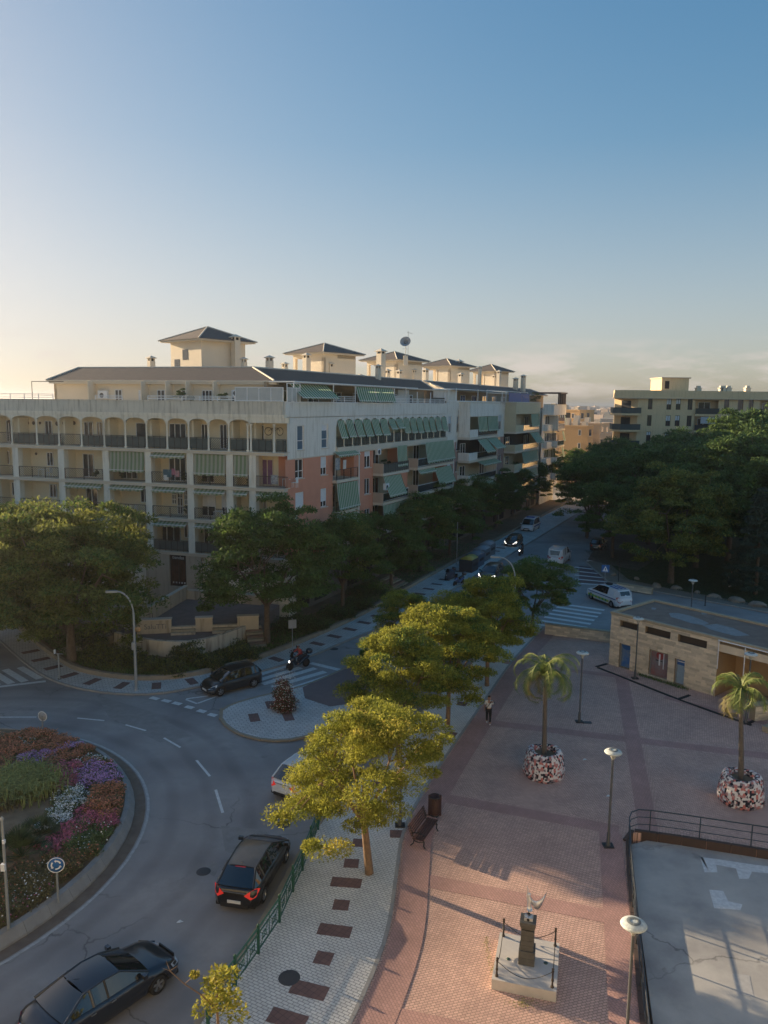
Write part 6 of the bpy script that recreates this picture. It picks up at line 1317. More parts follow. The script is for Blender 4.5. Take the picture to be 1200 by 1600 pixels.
def arm_lamp(x,y,z,h,az,reach,label,clutter=False):
    r = empty('street_lamp',(x,y,z),0,label,'street lamp','tall curved lamps over the road'); ca,sa = math.cos(az),math.sin(az); b = MB()
    pts = [(0,0,0),(0,0,h-1.6)]+[(ca*reach*(1-math.cos(t)),sa*reach*(1-math.cos(t)),h-1.6+1.6*math.sin(t)) for t in [math.pi/2*k/7 for k in range(1,8)]]
    b.tube(pts,[.11,.075]+[.055]*7,M_GALV,8); b.build('pole',r)
    b = MB(); e = pts[-1]; b.obox((e[0]+ca*.3,e[1]+sa*.3,e[2]),(.7,.24,.12),az,M_GALV); b.build('lamp_head',r)
    b = MB(); b.lathe([(.17,0),(.17,.06),(.12,.12)],M_GALV,n=8); b.build('base_plate',r)
    if clutter: b = MB(); b.box(-.13,.13,-.25,-.08,h*.42,h*.42+.5,M_GALV); b.build('control_box',r); b = MB(); b.lathe([(0,0),(.2,0),(.2,.04),(0,.04)],mat('round_sign_back',(.3,.2,.1),None),(.26,-.05,h*.62),14,axis='y'); b.build('round_plate',r)
    return r
x,y = G(213,1078,.13); arm_lamp(x,y,.13,6.6,RAD(190),1.0,'tall curved street lamp on the left pavement before the terraces',True)
x,y = 11.9,58.6; arm_lamp(10.2,58.2,.13,6.95,RAD(172),1.25,'curved street lamp rising between the sidewalk trees over the avenue')
# left lamp post with boxes, at the rim of the roundabout
x,y = G(14,1452,.5); r = empty('street_lamp',(x,y,.5),0,'slim grey post with small boxes at the left edge in the roundabout','street lamp')
b = MB(); b.tube([(0,0,0),(0,0,4.1)],.06,M_GALV,8,r2=.045); b.lathe([(.05,4.05),(.07,4.12),(.0,4.22)],M_GALV,n=10); b.build('pole',r)
for q in ((-.1,.04,-.12,-.0,2.25,2.5),(.0,.08,-.1,-.0,3.25,3.38)): b = MB(); b.box(*q,M_WHITE); b.build('control_box',r)
# roundabout sign : blue disc with three white arrows
x,y = G(91,1408,.45); sg_ = empty('road_sign',(x,y,.42),0,'round blue roundabout sign with white circling arrows on a short post','road sign')
b = MB(); b.box(-.035,.035,.0,.05,-.05,1.35,M_GALV); b.build('post',sg_)
b = MB(); b.lathe([(0,.0),(.3,.0),(.3,.03),(0,.03)],mat('sign_blue',(.02,.13,.36),None,rough=.4),(0,-.05,1.5),28,axis='y'); b.build('disc',sg_)
b = MB(); M_SW = mat('sign_white',(.75,.77,.78),None,rough=.5)
def ringseg(b,r0,r1,a0,a1,y,cz,material,n=10):
    for k in range(n):
        t0,t1 = a0+(a1-a0)*k/n,a0+(a1-a0)*(k+1)/n
        b.quad((r0*math.cos(t0),y,cz+r0*math.sin(t0)),(r1*math.cos(t0),y,cz+r1*math.sin(t0)),(r1*math.cos(t1),y,cz+r1*math.sin(t1)),(r0*math.cos(t1),y,cz+r0*math.sin(t1)),material)
ringseg(b,.27,.3,0,2*math.pi,-.056,1.5,M_SW,28)
for k in range(3):
    a = k*2*math.pi/3+.3; ringseg(b,.13,.185,a,a+1.3,-.056,1.5,M_SW,8); t = a+1.62; u = a+1.3
    b.add([(.09*math.cos(u),-.0565,1.5+.09*math.sin(u)),(.225*math.cos(u),-.0565,1.5+.225*math.sin(u)),(.16*math.cos(t),-.0565,1.5+.16*math.sin(t))],[(0,1,2)],M_SW)
b.build('arrows',sg_)
sg_.rotation_euler = (0,0,RAD(12))
x,y = G(68,1150,.35); s2 = empty('road_sign',(x,y,.3),RAD(-15),'small round road sign seen from behind at the far rim of the roundabout','road sign')
b = MB(); b.box(-.03,.03,-.05,-.0,-.05,1.2,M_GALV); b.build('post',s2); b = MB(); b.lathe([(0,.0),(.28,.0),(.28,.03),(.0,.03)],mat('sign_back_grey',(.33,.34,.34),None,rough=.5),(0,.0,1.2),22,axis='y'); ringseg(b,.25,.285,0,2*math.pi,-.01,1.2,M_SW,22); b.build('disc',s2)
# camera / crossing post at the left
x,y = G(93,1061,.13); r = empty('camera_post',(x,y,.13),RAD(-10),'short grey post with a T-shaped top on the left pavement','post')
b = MB(); b.tube([(0,0,0),(0,0,1.75)],.055,M_GALV,8); b.lathe([(.12,0),(.12,.04)],M_IRON,n=8); b.build('post',r); b = MB(); b.box(-.3,.35,-.03,.03,1.75,1.8,M_GALV); b.obox((-.25,0,1.9),(.09,.12,.28),0,M_WHITE); b.build('crossbar',r)
# square sign by the crossing
x,y = G(457,1022,.13); r = empty('road_sign',(x,y,.13),RAD(20),'square crossing sign seen edge-on at the kerb behind the scooter','road sign')
b = MB(); b.tube([(0,0,0),(0,0,2.7)],.03,M_GALV,6); b.build('post',r); b = MB(); b.box(-.3,.3,-.05,-.02,2.0,2.65,mat('sign_back_grey',(.33,.34,.34))); b.box(.06,.1,-.1,.5,2.0,2.65,M_STEEL); b.build('panel',r)
x,y = G(944,926,.13); r = empty('road_sign',(x,y,.13),RAD(-15),'blue pedestrian crossing sign by the side street near the park','road sign')
b = MB(); b.tube([(0,0,0),(0,0,2.9)],.035,M_GALV,6); b.build('post',r); b = MB(); b.box(-.38,.38,-.06,-.03,2.1,2.85,mat('sign_blue',(.02,.13,.36))); b.add([(-.28,-.066,2.2),(.28,-.066,2.2),(0,-.066,2.75)],[(0,1,2)],M_SW); b.box(-.03,.03,-.07,-.067,2.3,2.55,M_DARK); b.build('panel',r)
# far poles along the avenue
for x,y,h,l in [(8.6,88.5,5.0,'thin pole on the left avenue pavement beside the containers'),(24.7,78.9,2.6,'dark bollard post at the park corner'),(30.5,70.8,1.0,'dark bollard on the kerb behind the kiosk at the right')]:
    r = empty('post',(x,y,.13),0,l,'post'); b = MB(); b.tube([(0,0,0),(0,0,h)],.045,M_GALV if h>3 else M_IRON,6); b.build('pole',r); b = MB(); b.lathe([(.09,0),(.09,.03)],M_IRON,n=8); b.build('base_plate',r)
# ---- green fence of the pavement
M_GF = mat('fence_green',(.012,.075,.045),(.02,.1,.06),6,.45)
fpts = [G(325,1602,.13),G(368,1540,.13),G(404,1490,.13),G(437,1441,.13),G(458,1393,.13),G(473,1360,.13),G(486,1328,.13),G(497,1296,.13),G(507,1266,.13)]
fr_ = empty('fence',(fpts[0][0],fpts[0][1],.13),0,'dark green metal railing fence between the road and the white pavement','fence')
o_ = fpts[0]
for k,(p,q) in enumerate(zip(fpts,fpts[1:])):
    d = math.dist(p,q); an = math.atan2(q[1]-p[1],q[0]-p[0]); lx,ly = p[0]-o_[0],p[1]-o_[1]
    b = MB(); b.box(-.04,.04,-.04,.04,-.02,1.06,M_GF); b.lathe([(.05,1.06),(.035,1.1),(0,1.13)],M_GF,n=8); b.build('post',fr_,(lx,ly,0),an)
    b = MB(); b.box(.05,d-.05,-.022,.022,.93,.98,M_GF); b.box(.05,d-.05,-.018,.018,.72,.76,M_GF); b.box(.05,d-.05,-.02,.02,.12,.16,M_GF)
    b.build('rail',fr_,(lx,ly,0),an)
    m = max(2,int(d/1.0))
    for j in range(m):
        a0 = .05+(d-.1)*j/m; a1 = .05+(d-.1)*(j+1)/m; b = MB()
        b.tube([(a0+.04,0,.14),(a1-.04,0,.74)],.013,M_GF,4); b.tube([(a0+.04,0,.74),(a1-.04,0,.14)],.013,M_GF,4); b.box(a0-.012,a0+.012,-.012,.012,.14,.93,M_GF)
        c = (a0+a1)/2; b.box(c-.16,c+.16,-.011,.011,.33,.35,M_GF); b.box(c-.16,c+.16,-.011,.011,.54,.56,M_GF); b.box(c-.16,c-.14,-.011,.011,.33,.56,M_GF); b.box(c+.14,c+.16,-.011,.011,.33,.56,M_GF)
        b.build('lattice_panel',fr_,(lx,ly,0),an)
b = MB(); p = fpts[-1]; b.box(-.04,.04,-.04,.04,-.02,1.06,M_GF); b.build('post',fr_,(p[0]-o_[0],p[1]-o_[1],0))
# ---- railing round the sunken court
rl = smooth([(7.0,16.5),(8.12,21.1),(10.6,30.7),(11.1,31.65),(12.1,31.55),(16.5,30.28),(30,26.4)],1)
M_RL = mat('railing_steel_blue',(.05,.058,.068),None,rough=.45,metal=.3)
rr0 = empty('court_railing',(8.1,21.1,.19),0,'dark three-bar railing round the corner of the sunken concrete court','railing')
for zz,nm in ((1.02,'handrail'),(.68,'rail'),(.34,'rail')):
    b = MB(); b.tube([(x-8.1,y-21.1,zz) for x,y in rl],.028 if nm == 'handrail' else .018,M_RL,6); b.build(nm,rr0)
for x,y,a in along(rl,2.05): b = MB(); b.box(-.02,.02,-.03,.03,-.1,1.02,M_RL); b.build('post',rr0,(x-8.1,y-21.1,0),a)
# ---- bench
def bench():
    x,y = G(664,1310,.12); r = empty('park_bench',(x,y,.12),RAD(66),'wooden slatted bench with cast iron legs beside the near tree','bench')
    W = mat('bench_wood',(.075,.032,.022),(.11,.05,.035),5,.55); I = M_IRON; Lh = .92
    for k in range(5): b = MB(); b.box(-Lh,Lh,-.26+k*.105,-.18+k*.105,.42,.455,W); b.build('seat_slat',r)
    for k in range(5):
        b = MB(); yy = .27+k*.035; zz = .5+k*.1; b.box(-Lh,Lh,yy,yy+.03,zz,zz+.075,W); b.build('back_slat',r)
    for s in (-.78,.78):
        b = MB(); b.tube([(s,-.32,0),(s,-.24,.12),(s,-.26,.3),(s,-.2,.41)],.03,I,6); b.tube([(s,.38,0),(s,.24,.15),(s,.2,.3),(s,.24,.42),(s,.3,.6),(s,.44,.98)],.028,I,6); b.tube([(s,-.22,.4),(s,.24,.4)],.025,I,6)
        b.tube([(s,-.26,.3),(s,0,.24),(s,.22,.28)],.02,I,5); b.tube([(s,-.24,.42),(s,-.26,.62),(s,.0,.66),(s,.3,.62)],.022,I,6); b.build('leg',r)
bench()
# ---- litter bin
x,y = G(679,1274,.12); r = empty('litter_bin',(x,y,.12),0,'dark brown cylindrical litter bin behind the bench','litter bin')
b = MB(); MBn = mat('bin_brown',(.06,.03,.025),(.08,.04,.035),5,.5)
b.lathe([(.0,.12),(.24,.12),(.25,.16),(.25,.92),(.23,.92),(.22,.2),(0,.2)],MBn,n=20)
b.build('body',r); b = MB()
for k in range(20): t = k*math.pi/10; b.obox((.257*math.cos(t),.257*math.sin(t),.54),(.012,.05,.7),t,MBn)
b.build('slat',r,kind='stuff'); b = MB(); b.lathe([(.26,.88),(.27,.9),(.26,.95),(.24,.95)],M_IRON,n=20); b.lathe([(.0,.7),(.23,.7)],M_DARK,n=16); b.box(-.1,.06,-.05,.03,.71,.74,M_WHITE); b.build('rim',r)
b = MB(); b.box(-.3,-.2,-.03,.03,0,1.0,MBn); b.box(.2,.3,-.03,.03,0,1.0,MBn); b.lathe([(.22,0),(.2,.06)],M_IRON,n=14); b.build('stand',r)
# ---- monument
def monument():
    c = G(823,1500,.5); x,y = c; rz = RAD(-15); r = empty('monument',(x,y,.12),rz,'dark stone pedestal carrying a silvery winged figure on a pale square base','monument')
    PS = mat('monument_base',(.56,.53,.49),(.48,.45,.42),2,.8,.1,detail=9); SL = mat('slate_plinth',(.12,.115,.1),(.085,.08,.07),4,.75,.3); SV = mat('silver_metal',(.78,.78,.77),(.6,.6,.6),6,.3,metal=.45)
    b = MB(); b.box(-1.02,1.02,-1.15,1.15,-.02,.36,PS); b.build('base',r)
    def cours(w,z0,z1,n,nm):
        for k in range(n): b = MB(); a = z0+(z1-z0)*k/n; c2 = z0+(z1-z0)*(k+1)/n; b.box(-w/2,w/2,-w/2,w/2,a+.006,c2-.002,SL); b.build(nm,r)
    cours(.52,.36,.86,2,'plinth'); cours(.42,.86,1.58,4,'stone_block'); 
    b = MB(); b.add([(-.21,-.21,1.62),(.21,-.21,1.62),(.21,.21,1.62),(-.21,.21,1.62),(-.26,-.26,1.8),(.26,-.26,1.8),(.26,.26,1.8),(-.26,.26,1.8),(-.26,-.26,1.88),(.26,-.26,1.88),(.26,.26,1.88),(-.26,.26,1.88)],[(0,1,5,4),(1,2,6,5),(2,3,7,6),(3,0,4,7),(4,5,9,8),(5,6,10,9),(6,7,11,10),(7,4,8,11),(8,9,10,11)],SL); b.build('capital',r)
    b = MB(); b.box(-.13,.15,-.13,.13,1.88,1.98,PS); b.lathe([(0,0),(.05,.0)],M_IRON,(0,-.135,1.93),10,axis='y'); b.build('figure_base',r)
    # slender figure with a raised curved wing
    b = MB(); b.tube([(0,0,1.98),(.03,0,2.2),(.0,0,2.4),(.02,0,2.56),(-.01,0,2.68)],[.13,.09,.07,.085,.03],SV,10)
    b.tube([(-.03,0,2.5),(-.07,0,2.7),(-.05,0,2.92),(-.09,.0,3.05)],[.045,.035,.02,.008],SV,6)
    n = 9; vs = []
    for k in range(n):
        t = k/(n-1); ax = .05+.5*t; up = 2.6+.32*t**2.2; dn = 2.5-.2*math.sin(math.pi*t*.9)+.42*t**3; yy = -.16*math.sin(math.pi*t)
        vs += [(ax,yy,up),(ax-.01,yy+.02,dn),(ax,yy+.03,up)]
    fs = []
    for k in range(n-1): a = 3*k; fs += [(a,a+3,a+4,a+1),(a+1,a+4,a+5,a+2),(a,a+2,a+5,a+3)]
    b.add(vs,fs,SV,True); b.lathe([(0,-.07),(.05,-.04),(.06,0),(.045,.05),(0,.07)],SV,(-.01,0,2.74),10); b.build('winged_figure',r)
    ps = []
    for sx,sy in ((-1,-1),(1,-1),(1,1),(-1,1)):
        px_,py_ = sx*.88,sy*.98; ps.append((px_,py_)); b = MB(); b.lathe([(.055,.36),(.055,.4),(.035,.43),(.03,.55),(.045,.6),(.03,.68),(.03,.88),(.045,.92),(.03,.96),(.045,1.0),(0,1.05)],mat('bronze_iron',(.05,.038,.028),None,rough=.5),(px_,py_,0),10); b.build('chain_post',r)
    for i in range(4):
        p,q = ps[i],ps[(i+1)%4]
        if i == 2: pass
        b = MB(); pts = [(p[0]+(q[0]-p[0])*t,p[1]+(q[1]-p[1])*t,.9-.42*math.sin(math.pi*t)) for t in [k/26 for k in range(27)]]
        for a,c2 in zip(pts,pts[1:]):
            m = [(a[j]+c2[j])/2 for j in range(3)]; b.tube([tuple(a[j]*1.0+(a[j]-m[j])*.2 for j in range(3)),tuple(c2[j]+(c2[j]-m[j])*.2 for j in range(3))],.013,M_IRON,4)
        b.build('chain',r)
    for lx,ly in ((-.6,-.1),(.62,.05)): b = MB(); b.lathe([(.07,.361),(.07,.37),(.0,.372)],mat('spotlight_green',(.05,.09,.07),None,rough=.4),(lx,ly,0),12); b.build('ground_spotlight',r)
monument()
# ---- recycling containers
def container(x,y,rz,col,lid,label,L_=1.7,W_=1.1,h=1.45,curved=True):
    r = empty('recycling_container',(x,y,.0),rz,label,'container','waste containers at the left kerb of the avenue'); b = MB()
    n = 8; prof = [(-W_/2,.12),(-W_/2-.04,h*.75),(-W_/2+.06,h*.9)]; prof += [] ; prof2 = [(p[0],p[1]) for p in prof]+[(W_/2-.06,h*.9),(W_/2+.04,h*.75),(W_/2,.12)]
    for k in range(1): pass
    vs = [(-L_/2,y_,z_) for y_,z_ in prof2]+[(L_/2,y_,z_) for y_,z_ in prof2]; m = len(prof2)
    b.add(vs,[tuple(range(m)),tuple(range(2*m-1,m-1,-1))]+[(i,i+m,(i+1)%m+m,(i+1)%m) for i in range(m)],col); b.build('body',r)
    b = MB(); q = [(-W_/2+.0+W_*k/n,h*.88+(.3 if curved else .1)*math.sin(math.pi*k/n)) for k in range(n+1)]; m = len(q)
    vs = [(-L_/2-.03,y_,z_) for y_,z_ in q]+[(L_/2+.03,y_,z_) for y_,z_ in q]; b.add(vs,[(i,i+m,i+1+m,i+1) for i in range(m-1)]+[tuple(range(m)),tuple(range(2*m-1,m-1,-1))],lid,True); b.build('lid',r)
    for sx in (-1,1): b = MB(); b.box(sx*L_*.4-.08,sx*L_*.4+.08,-W_/2,W_/2,0,.14,M_IRON); b.build('foot',r)
    b = MB(); b.box(-L_*.3,L_*.3,-W_/2-.07,-W_/2-.03,h*.45,h*.62,M_IRON); b.build('bar',r)
cy_ = mat('container_blue',(.045,.09,.15),None,rough=.5); cg = mat('container_grey',(.13,.17,.2),(.1,.14,.17),2,.6)
a_ = RAD(64.5)
for px,py,c,l,lb in [(735,893,mat('container_dark',(.03,.04,.05),None,rough=.5),mat('lid_yellow',(.4,.3,.05),None,rough=.5),'container with a yellow lid, nearest of the row by the avenue'),(745,885,cy_,cg,'blue-grey container behind the yellow-lidded one'),(755,876,cg,mat('lid_bluegrey',(.2,.25,.29),None,rough=.5),'pale blue-grey container with dark openings at the end of the row'),(763,868,cg,mat('lid_bluegrey',(.2,.25,.29)),'last pale container, farthest of the row by the avenue')]:
    x,y = G(px,py,0); container(x-.2,y,a_,c,l,lb,2.2,1.5,1.75,curved=True)
# ---- boulders along the park path
def boulder(px,py,s,label,seed,z=.12):
    x,y = G(px,py,z); bm = bmesh.new(); bmesh.ops.create_icosphere(bm,subdivisions=2,radius=1); rnd = random.Random(seed); ax = [Vector((rnd.uniform(-1,1),rnd.uniform(-1,1),rnd.uniform(-1,1))).normalized() for _ in range(9)]
    for v in bm.verts:
        d = v.co.normalized(); q = 1-.18*sum(max(0,d.dot(a)-.55) for a in ax)*2+rnd.uniform(-.04,.04); v.co = Vector((d.x*s*q,d.y*s*.7*q,max(-.1,d.z*s*.55*q)))
    me = bpy.data.meshes.new('boulder'); bm.to_mesh(me); bm.free(); me.materials.append(mat('boulder_stone',(.3,.25,.19),(.2,.165,.13),1.5,.95,.5)); o = link('boulder',me,None,(x,y,z),rnd.random()*3); tag(o,label,'boulder','boulders along the park edge')
for i,(px,py,s,l) in enumerate([(958,899,.6,'leftmost boulder at the park corner, brownish and half in shade'),(995,905,.55,'small pale boulder left of the olive tree trunk'),(1025,917,.85,'broad boulder directly left of the olive tree trunk'),(1057,920,.75,'reddish boulder right of the olive tree trunk'),(1089,926,.5,'small dark boulder just right of the lamp beyond the kiosk'),(1116,933,.75,'pointed pale boulder third from the right edge'),(1125,935,.35,'little stone touching the pointed pale boulder'),(1153,940,1.05,'long cracked boulder second from the right edge'),(1185,947,1.0,'long flat boulder nearest the right edge'),(1178,946,.4,'small stone beside the flat boulder at the right edge')]): boulder(px,py,s,l,i)
# cones / litter on the ground
for px,py,l in [(1009,1244,'tiny red scrap'),(1085,1230,'')][:0]: pass
for px,py,l in [(914,1187,'scrap of white paper on the plaza bricks right of the left palm'),(281,1441,'white crushed litter in the lane between the black cars'),(951,1244,'small white wrapper near the foot of the plaza lamp')]:
    x,y = G(px,py,.13 if px>500 else .0); b = MB(); z = (.126 if px>500 else .002); b.add([(-.12,-.04,z),(.02,-.07,z+.03),(.13,.03,z),(.0,.07,z+.05),(-.08,.05,z+.01)],[(0,1,3,4),(1,2,3)],mat('litter_white',(.7,.7,.68),None)); tag(b.build('litter',None,(x,y,0)),l,'litter')
for px,py,l in [(917,1129,'small iron grate beside the lamp right of the left palm'),(767,1098,'dark grate on the pavement edge by the walking person')]:
    x,y = G(px,py,.12); b = MB(); b.box(-.28,.28,-.16,.16,.12,.138,M_IRON)
    for k in range(6): b.box(-.25+k*.09,-.2+k*.09,-.13,.13,.138,.145,M_POLE)
    tag(b.build('grate',None,(x,y,0)),l,'grate')
# ================================================================ VEHICLES
M_TYRE = mat('tyre',(.018,.018,.019),None,rough=.85); M_RIM = mat('alloy_rim',(.42,.43,.44),None,rough=.3,metal=.8); M_CGL = mat('car_glass',(.012,.015,.018),None,rough=.03,spec=1.0,coat=.5)
M_HL = mat('headlight_glass',(.6,.63,.66),None,rough=.12,metal=.3); M_TL = mat('tail_light',(.42,.015,.015),None,rough=.2,coat=.6); M_PLATE = mat('number_plate',(.62,.62,.6),None,rough=.5); M_PLT = mat('plastic_black',(.02,.02,.021),None,rough=.5)
M_HLON = bpy.data.materials.new('headlight_on'); M_HLON.use_nodes = True; _e = M_HLON.node_tree.nodes['Principled BSDF']; _e.inputs['Emission Color'].default_value = (1,.95,.85,1); _e.inputs['Emission Strength'].default_value = 3.0
M_TLON = bpy.data.materials.new('tail_light_on'); M_TLON.use_nodes = True; _e = M_TLON.node_tree.nodes['Principled BSDF']; _e.inputs['Base Color'].default_value = (.5,.02,.02,1); _e.inputs['Emission Color'].default_value = (1,.05,.03,1); _e.inputs['Emission Strength'].default_value = .12
def lerp_t(tab, x):
    if x <= tab[0][0]: return tab[0][1]
    for (a,u),(c,v) in zip(tab,tab[1:]):
        if x <= c:
            t = (x-a)/(c-a); t = t*t*(3-2*t)*.35+t*.65; return u+(v-u)*t
    return tab[-1][1]
def wheel_meshes():
    b = MB(); b.lathe([(.20,-.1),(.29,-.105),(.315,-.07),(.32,0),(.315,.07),(.29,.105),(.20,.1)],M_TYRE,n=24,axis='y'); ty = b.mesh('tyre')
    b = MB(); b.lathe([(.21,-.1),(.2,-.06),(.19,.0)],M_RIM,n=24,axis='y'); b.lathe([(0,-.07),(.05,-.075),(.06,-.06)],M_RIM,n=12,axis='y'); b.lathe([(0,-.0),(.2,.0)],M_IRON,n=16,axis='y')
    for k in range(5):
        a = k*2*math.pi/5; c,s = math.cos(a),math.sin(a); p = [(-.03,.04),(.03,.04),(.045,.2),(-.045,.2)]
        vs = [(x*c-z*s,-.075 if z<.1 else -.085,x*s+z*c) for x,z in p]+[(x*c-z*s,-.04,x*s+z*c) for x,z in p]; b.add(vs,[(0,1,2,3),(0,4,5,1),(1,5,6,2),(2,6,7,3),(3,7,4,0)],M_RIM)
    return ty, b.mesh('rim')
TY, RM = wheel_meshes()
SPEC = {
 'sedan': dict(L=4.75,W=1.84,top=[(-2.38,.62),(-2.3,.88),(-2.0,1.0),(-1.35,1.04),(0,.98),(1.0,.97),(1.7,.86),(2.15,.72),(2.38,.5)],cab=[(1.12,.97),(.25,1.40),(-.35,1.46),(-.95,1.40),(-1.72,1.04)],wb=(1.42,-1.36),hr=.60),
 'hatch': dict(L=4.25,W=1.79,top=[(-2.12,.6),(-2.08,.92),(-1.85,1.0),(-1.2,1.02),(0,.96),(.95,.97),(1.55,.88),(1.95,.72),(2.12,.5)],cab=[(1.3,.96),(.35,1.42),(-.3,1.50),(-1.4,1.44),(-1.98,1.0)],wb=(1.33,-1.28),hr=.60),
 'small': dict(L=3.95,W=1.68,top=[(-1.97,.6),(-1.93,.92),(-1.7,1.0),(0,.94),(.95,.95),(1.45,.88),(1.8,.74),(1.97,.5)],cab=[(1.2,.94),(.4,1.38),(-.3,1.47),(-1.5,1.42),(-1.9,.98)],wb=(1.25,-1.22),hr=.58),
 'suv': dict(L=4.45,W=1.84,top=[(-2.22,.65),(-2.18,1.0),(-1.9,1.08),(0,1.05),(1.0,1.06),(1.65,1.0),(2.05,.86),(2.22,.55)],cab=[(1.25,1.05),(.5,1.56),(-.2,1.66),(-1.6,1.6),(-2.1,1.07)],wb=(1.35,-1.35),hr=.64),
 'van': dict(L=4.9,W=1.92,top=[(-2.45,.7),(-2.43,1.05),(-1.9,1.1),(0,1.1),(1.3,1.12),(1.9,1.05),(2.3,.86),(2.45,.55)],cab=[(1.85,1.08),(1.05,1.78),(.2,1.92),(-2.2,1.9),(-2.42,1.1)],wb=(1.55,-1.5),hr=.8),
 'pickup': dict(L=5.2,W=1.86,top=[(-2.6,.75),(-2.57,1.12),(-2.0,1.16),(0,1.1),(1.3,1.12),(1.95,1.05),(2.4,.95),(2.6,.6)],cab=[(1.45,1.1),(.75,1.66),(-.2,1.78),(-2.1,1.72),(-2.5,1.15)],wb=(1.6,-1.55),hr=.66)}
def make_car(kind, name, label, cat, paint, pos, head, lights=False, tail=False, panel_from=None, group=None, roofm=None, extra=None, hubcap=True):
    S_ = SPEC[kind]; L2,W2 = S_['L']/2,S_['W']/2; r = empty(name,(pos[0],pos[1],pos[2] if len(pos)>2 else 0),head,label,cat,group)
    xs = [-L2,-L2+.03,-L2+.1]+[ -L2+.2+(2*L2-.4)*k/44 for k in range(45)]+[L2-.1,L2-.03,L2]
    def hw(x): t = abs(x)/L2; return W2*(1-.30*max(0,(t-.80)/.20)**2.2)*(1-.02*(1-min(1,abs(x)/1.2)))
    Rw = .37; b = MB(); rows = []
    for x in xs:
        h = hw(x); tz = lerp_t(S_['top'],x); zb = .24 if abs(x)<L2-.15 else .24+.1*(abs(x)-L2+.15)/.15
        for wx in S_['wb']:
            if abs(x-wx)<Rw: zb = max(zb,.31+math.sqrt(Rw**2-(x-wx)**2))
        e = max(0,(abs(x)-(L2-.12))/.12); zm = max(zb+.02,.45); zs_ = max(tz-.22,zm+.02)
        rows.append([(x,h*.93,zb),(x,h*.985,max(zb+.01,.36)),(x,h,max(zb+.02,.58)),(x,h*.985,max(zs_,zb+.04)),(x,h*.93,max(tz-.06,zb+.06)),(x,h*.72,tz-.005),(x,h*.36,tz+.015),(x,0,tz+.02)])
    m = len(rows[0]); vs = []
    for rw in rows: vs += rw+[(x,-y,z) for x,y,z in rw[-2::-1]]
    k = 2*m-1; fs = [(i*k+j,(i+1)*k+j,(i+1)*k+j+1,i*k+j+1) for i in range(len(rows)-1) for j in range(k-1)]
    b.add(vs,fs,paint,True); b.add(vs[:k],[tuple(range(k))],paint); b.add(vs[-k:],[tuple(range(k-1,-1,-1))],paint); b.build('body',r)
    b = MB(); b.box(-L2+.12,L2-.12,-W2*.86,W2*.86,.2,.34,M_PLT)
    for wx in S_['wb']: b.box(wx-.42,wx+.42,-W2*.9,-W2*.45,.3,.74,M_PLT) ; b.box(wx-.42,wx+.42,W2*.45,W2*.9,.3,.74,M_PLT)
    b.box(L2-.06,L2+.015,-W2*.55,W2*.55,.24,.44,M_PLT); b.box(-L2-.015,-L2+.06,-W2*.6,W2*.6,.24,.4,M_PLT); b.build('underbody',r)
    # cabin
    c = S_['cab']; hr = S_['hr']; P = []
    for i,(x,z) in enumerate(c): P.append((x,z,(hw(x)*.9 if i in (0,4) else hr*(1.0 if i in(1,2) else .97))))
    def lr(a,q,t): return tuple(a[j]+(q[j]-a[j])*t for j in range(3))
    def strip(A,Bq,ny=6,bulge=.06,zb_=.02):
        rows_ = []
        for (x,z,h) in (A,Bq): rows_.append([(x+bulge*(1-(2*j/ny-1)**2)*(1 if x>0 else -1)*(1 if A is P[0] or Bq is P[4] else 0),h*(2*j/ny-1),z+zb_*(1-(2*j/ny-1)**2)) for j in range(ny+1)])
        return rows_
    def sheet_(rows_,material,name_):
        b = MB(); n_ = len(rows_[0]); b.add([p for q in rows_ for p in q],[(i*n_+j,i*n_+j+1,(i+1)*n_+j+1,(i+1)*n_+j) for i in range(len(rows_)-1) for j in range(n_-1)],material,True); return b.build(name_,r)
    sheet_(strip(P[0],P[1]),M_CGL,'windscreen')
    R1 = strip(P[1],P[2],zb_=.045)[0]; R2 = strip(P[1],P[2],zb_=.045)[1]; R3 = strip(P[2],P[3],zb_=.045)[1]
    sheet_([R1,R2,R3],roofm or paint,'roof')
    sheet_(strip(P[3],P[4]),M_CGL if panel_from is None else paint,'rear_window')
    if panel_from is not None:
        b = MB(); a = lr(P[3],P[4],.15); q = lr(P[3],P[4],.8); b.add([(a[0]-.09,-a[2]*.8,a[1]),(a[0]-.09,a[2]*.8,a[1]),(q[0]-.07,q[2]*.75,q[1]),(q[0]-.07,-q[2]*.75,q[1])],[(0,1,2,3)],M_CGL); b.build('rear_glass',r)
    for s in (1,-1):
        # side glass between belt and roof rail, one sheet with the pillars on top of it
        n_ = 12; top_ = []; bot = []
        path = P
        for k_ in range(n_+1):
            x = P[0][0]+(P[4][0]-P[0][0])*k_/n_
            for A,Bq in zip(P,P[1:]):
                if Bq[0]<=x<=A[0]: t = (A[0]-x)/(A[0]-Bq[0]); tp = lr(A,Bq,t); break
            top_.append((x,s*tp[2],tp[1])); bt = lerp_t(S_['top'],x)-.015; bot.append((x,s*hw(x)*.925,min(bt,tp[1])))
        b = MB(); n1 = n_+1
        for j in range(n_):
            pm = paint if (panel_from is not None and (top_[j][0]+top_[j+1][0])/2 < panel_from) else M_CGL
            b.add([top_[j],top_[j+1],bot[j+1],bot[j]],[(0,1,2,3)],pm,True)
        b.build('side_window',r)
        b = MB(); b.tube([(x,s*(h+.0),z) for x,z,h in P],[.035,.03,.03,.035,.05],paint,6)
        xm = (P[1][0]+P[3][0])/2+.05
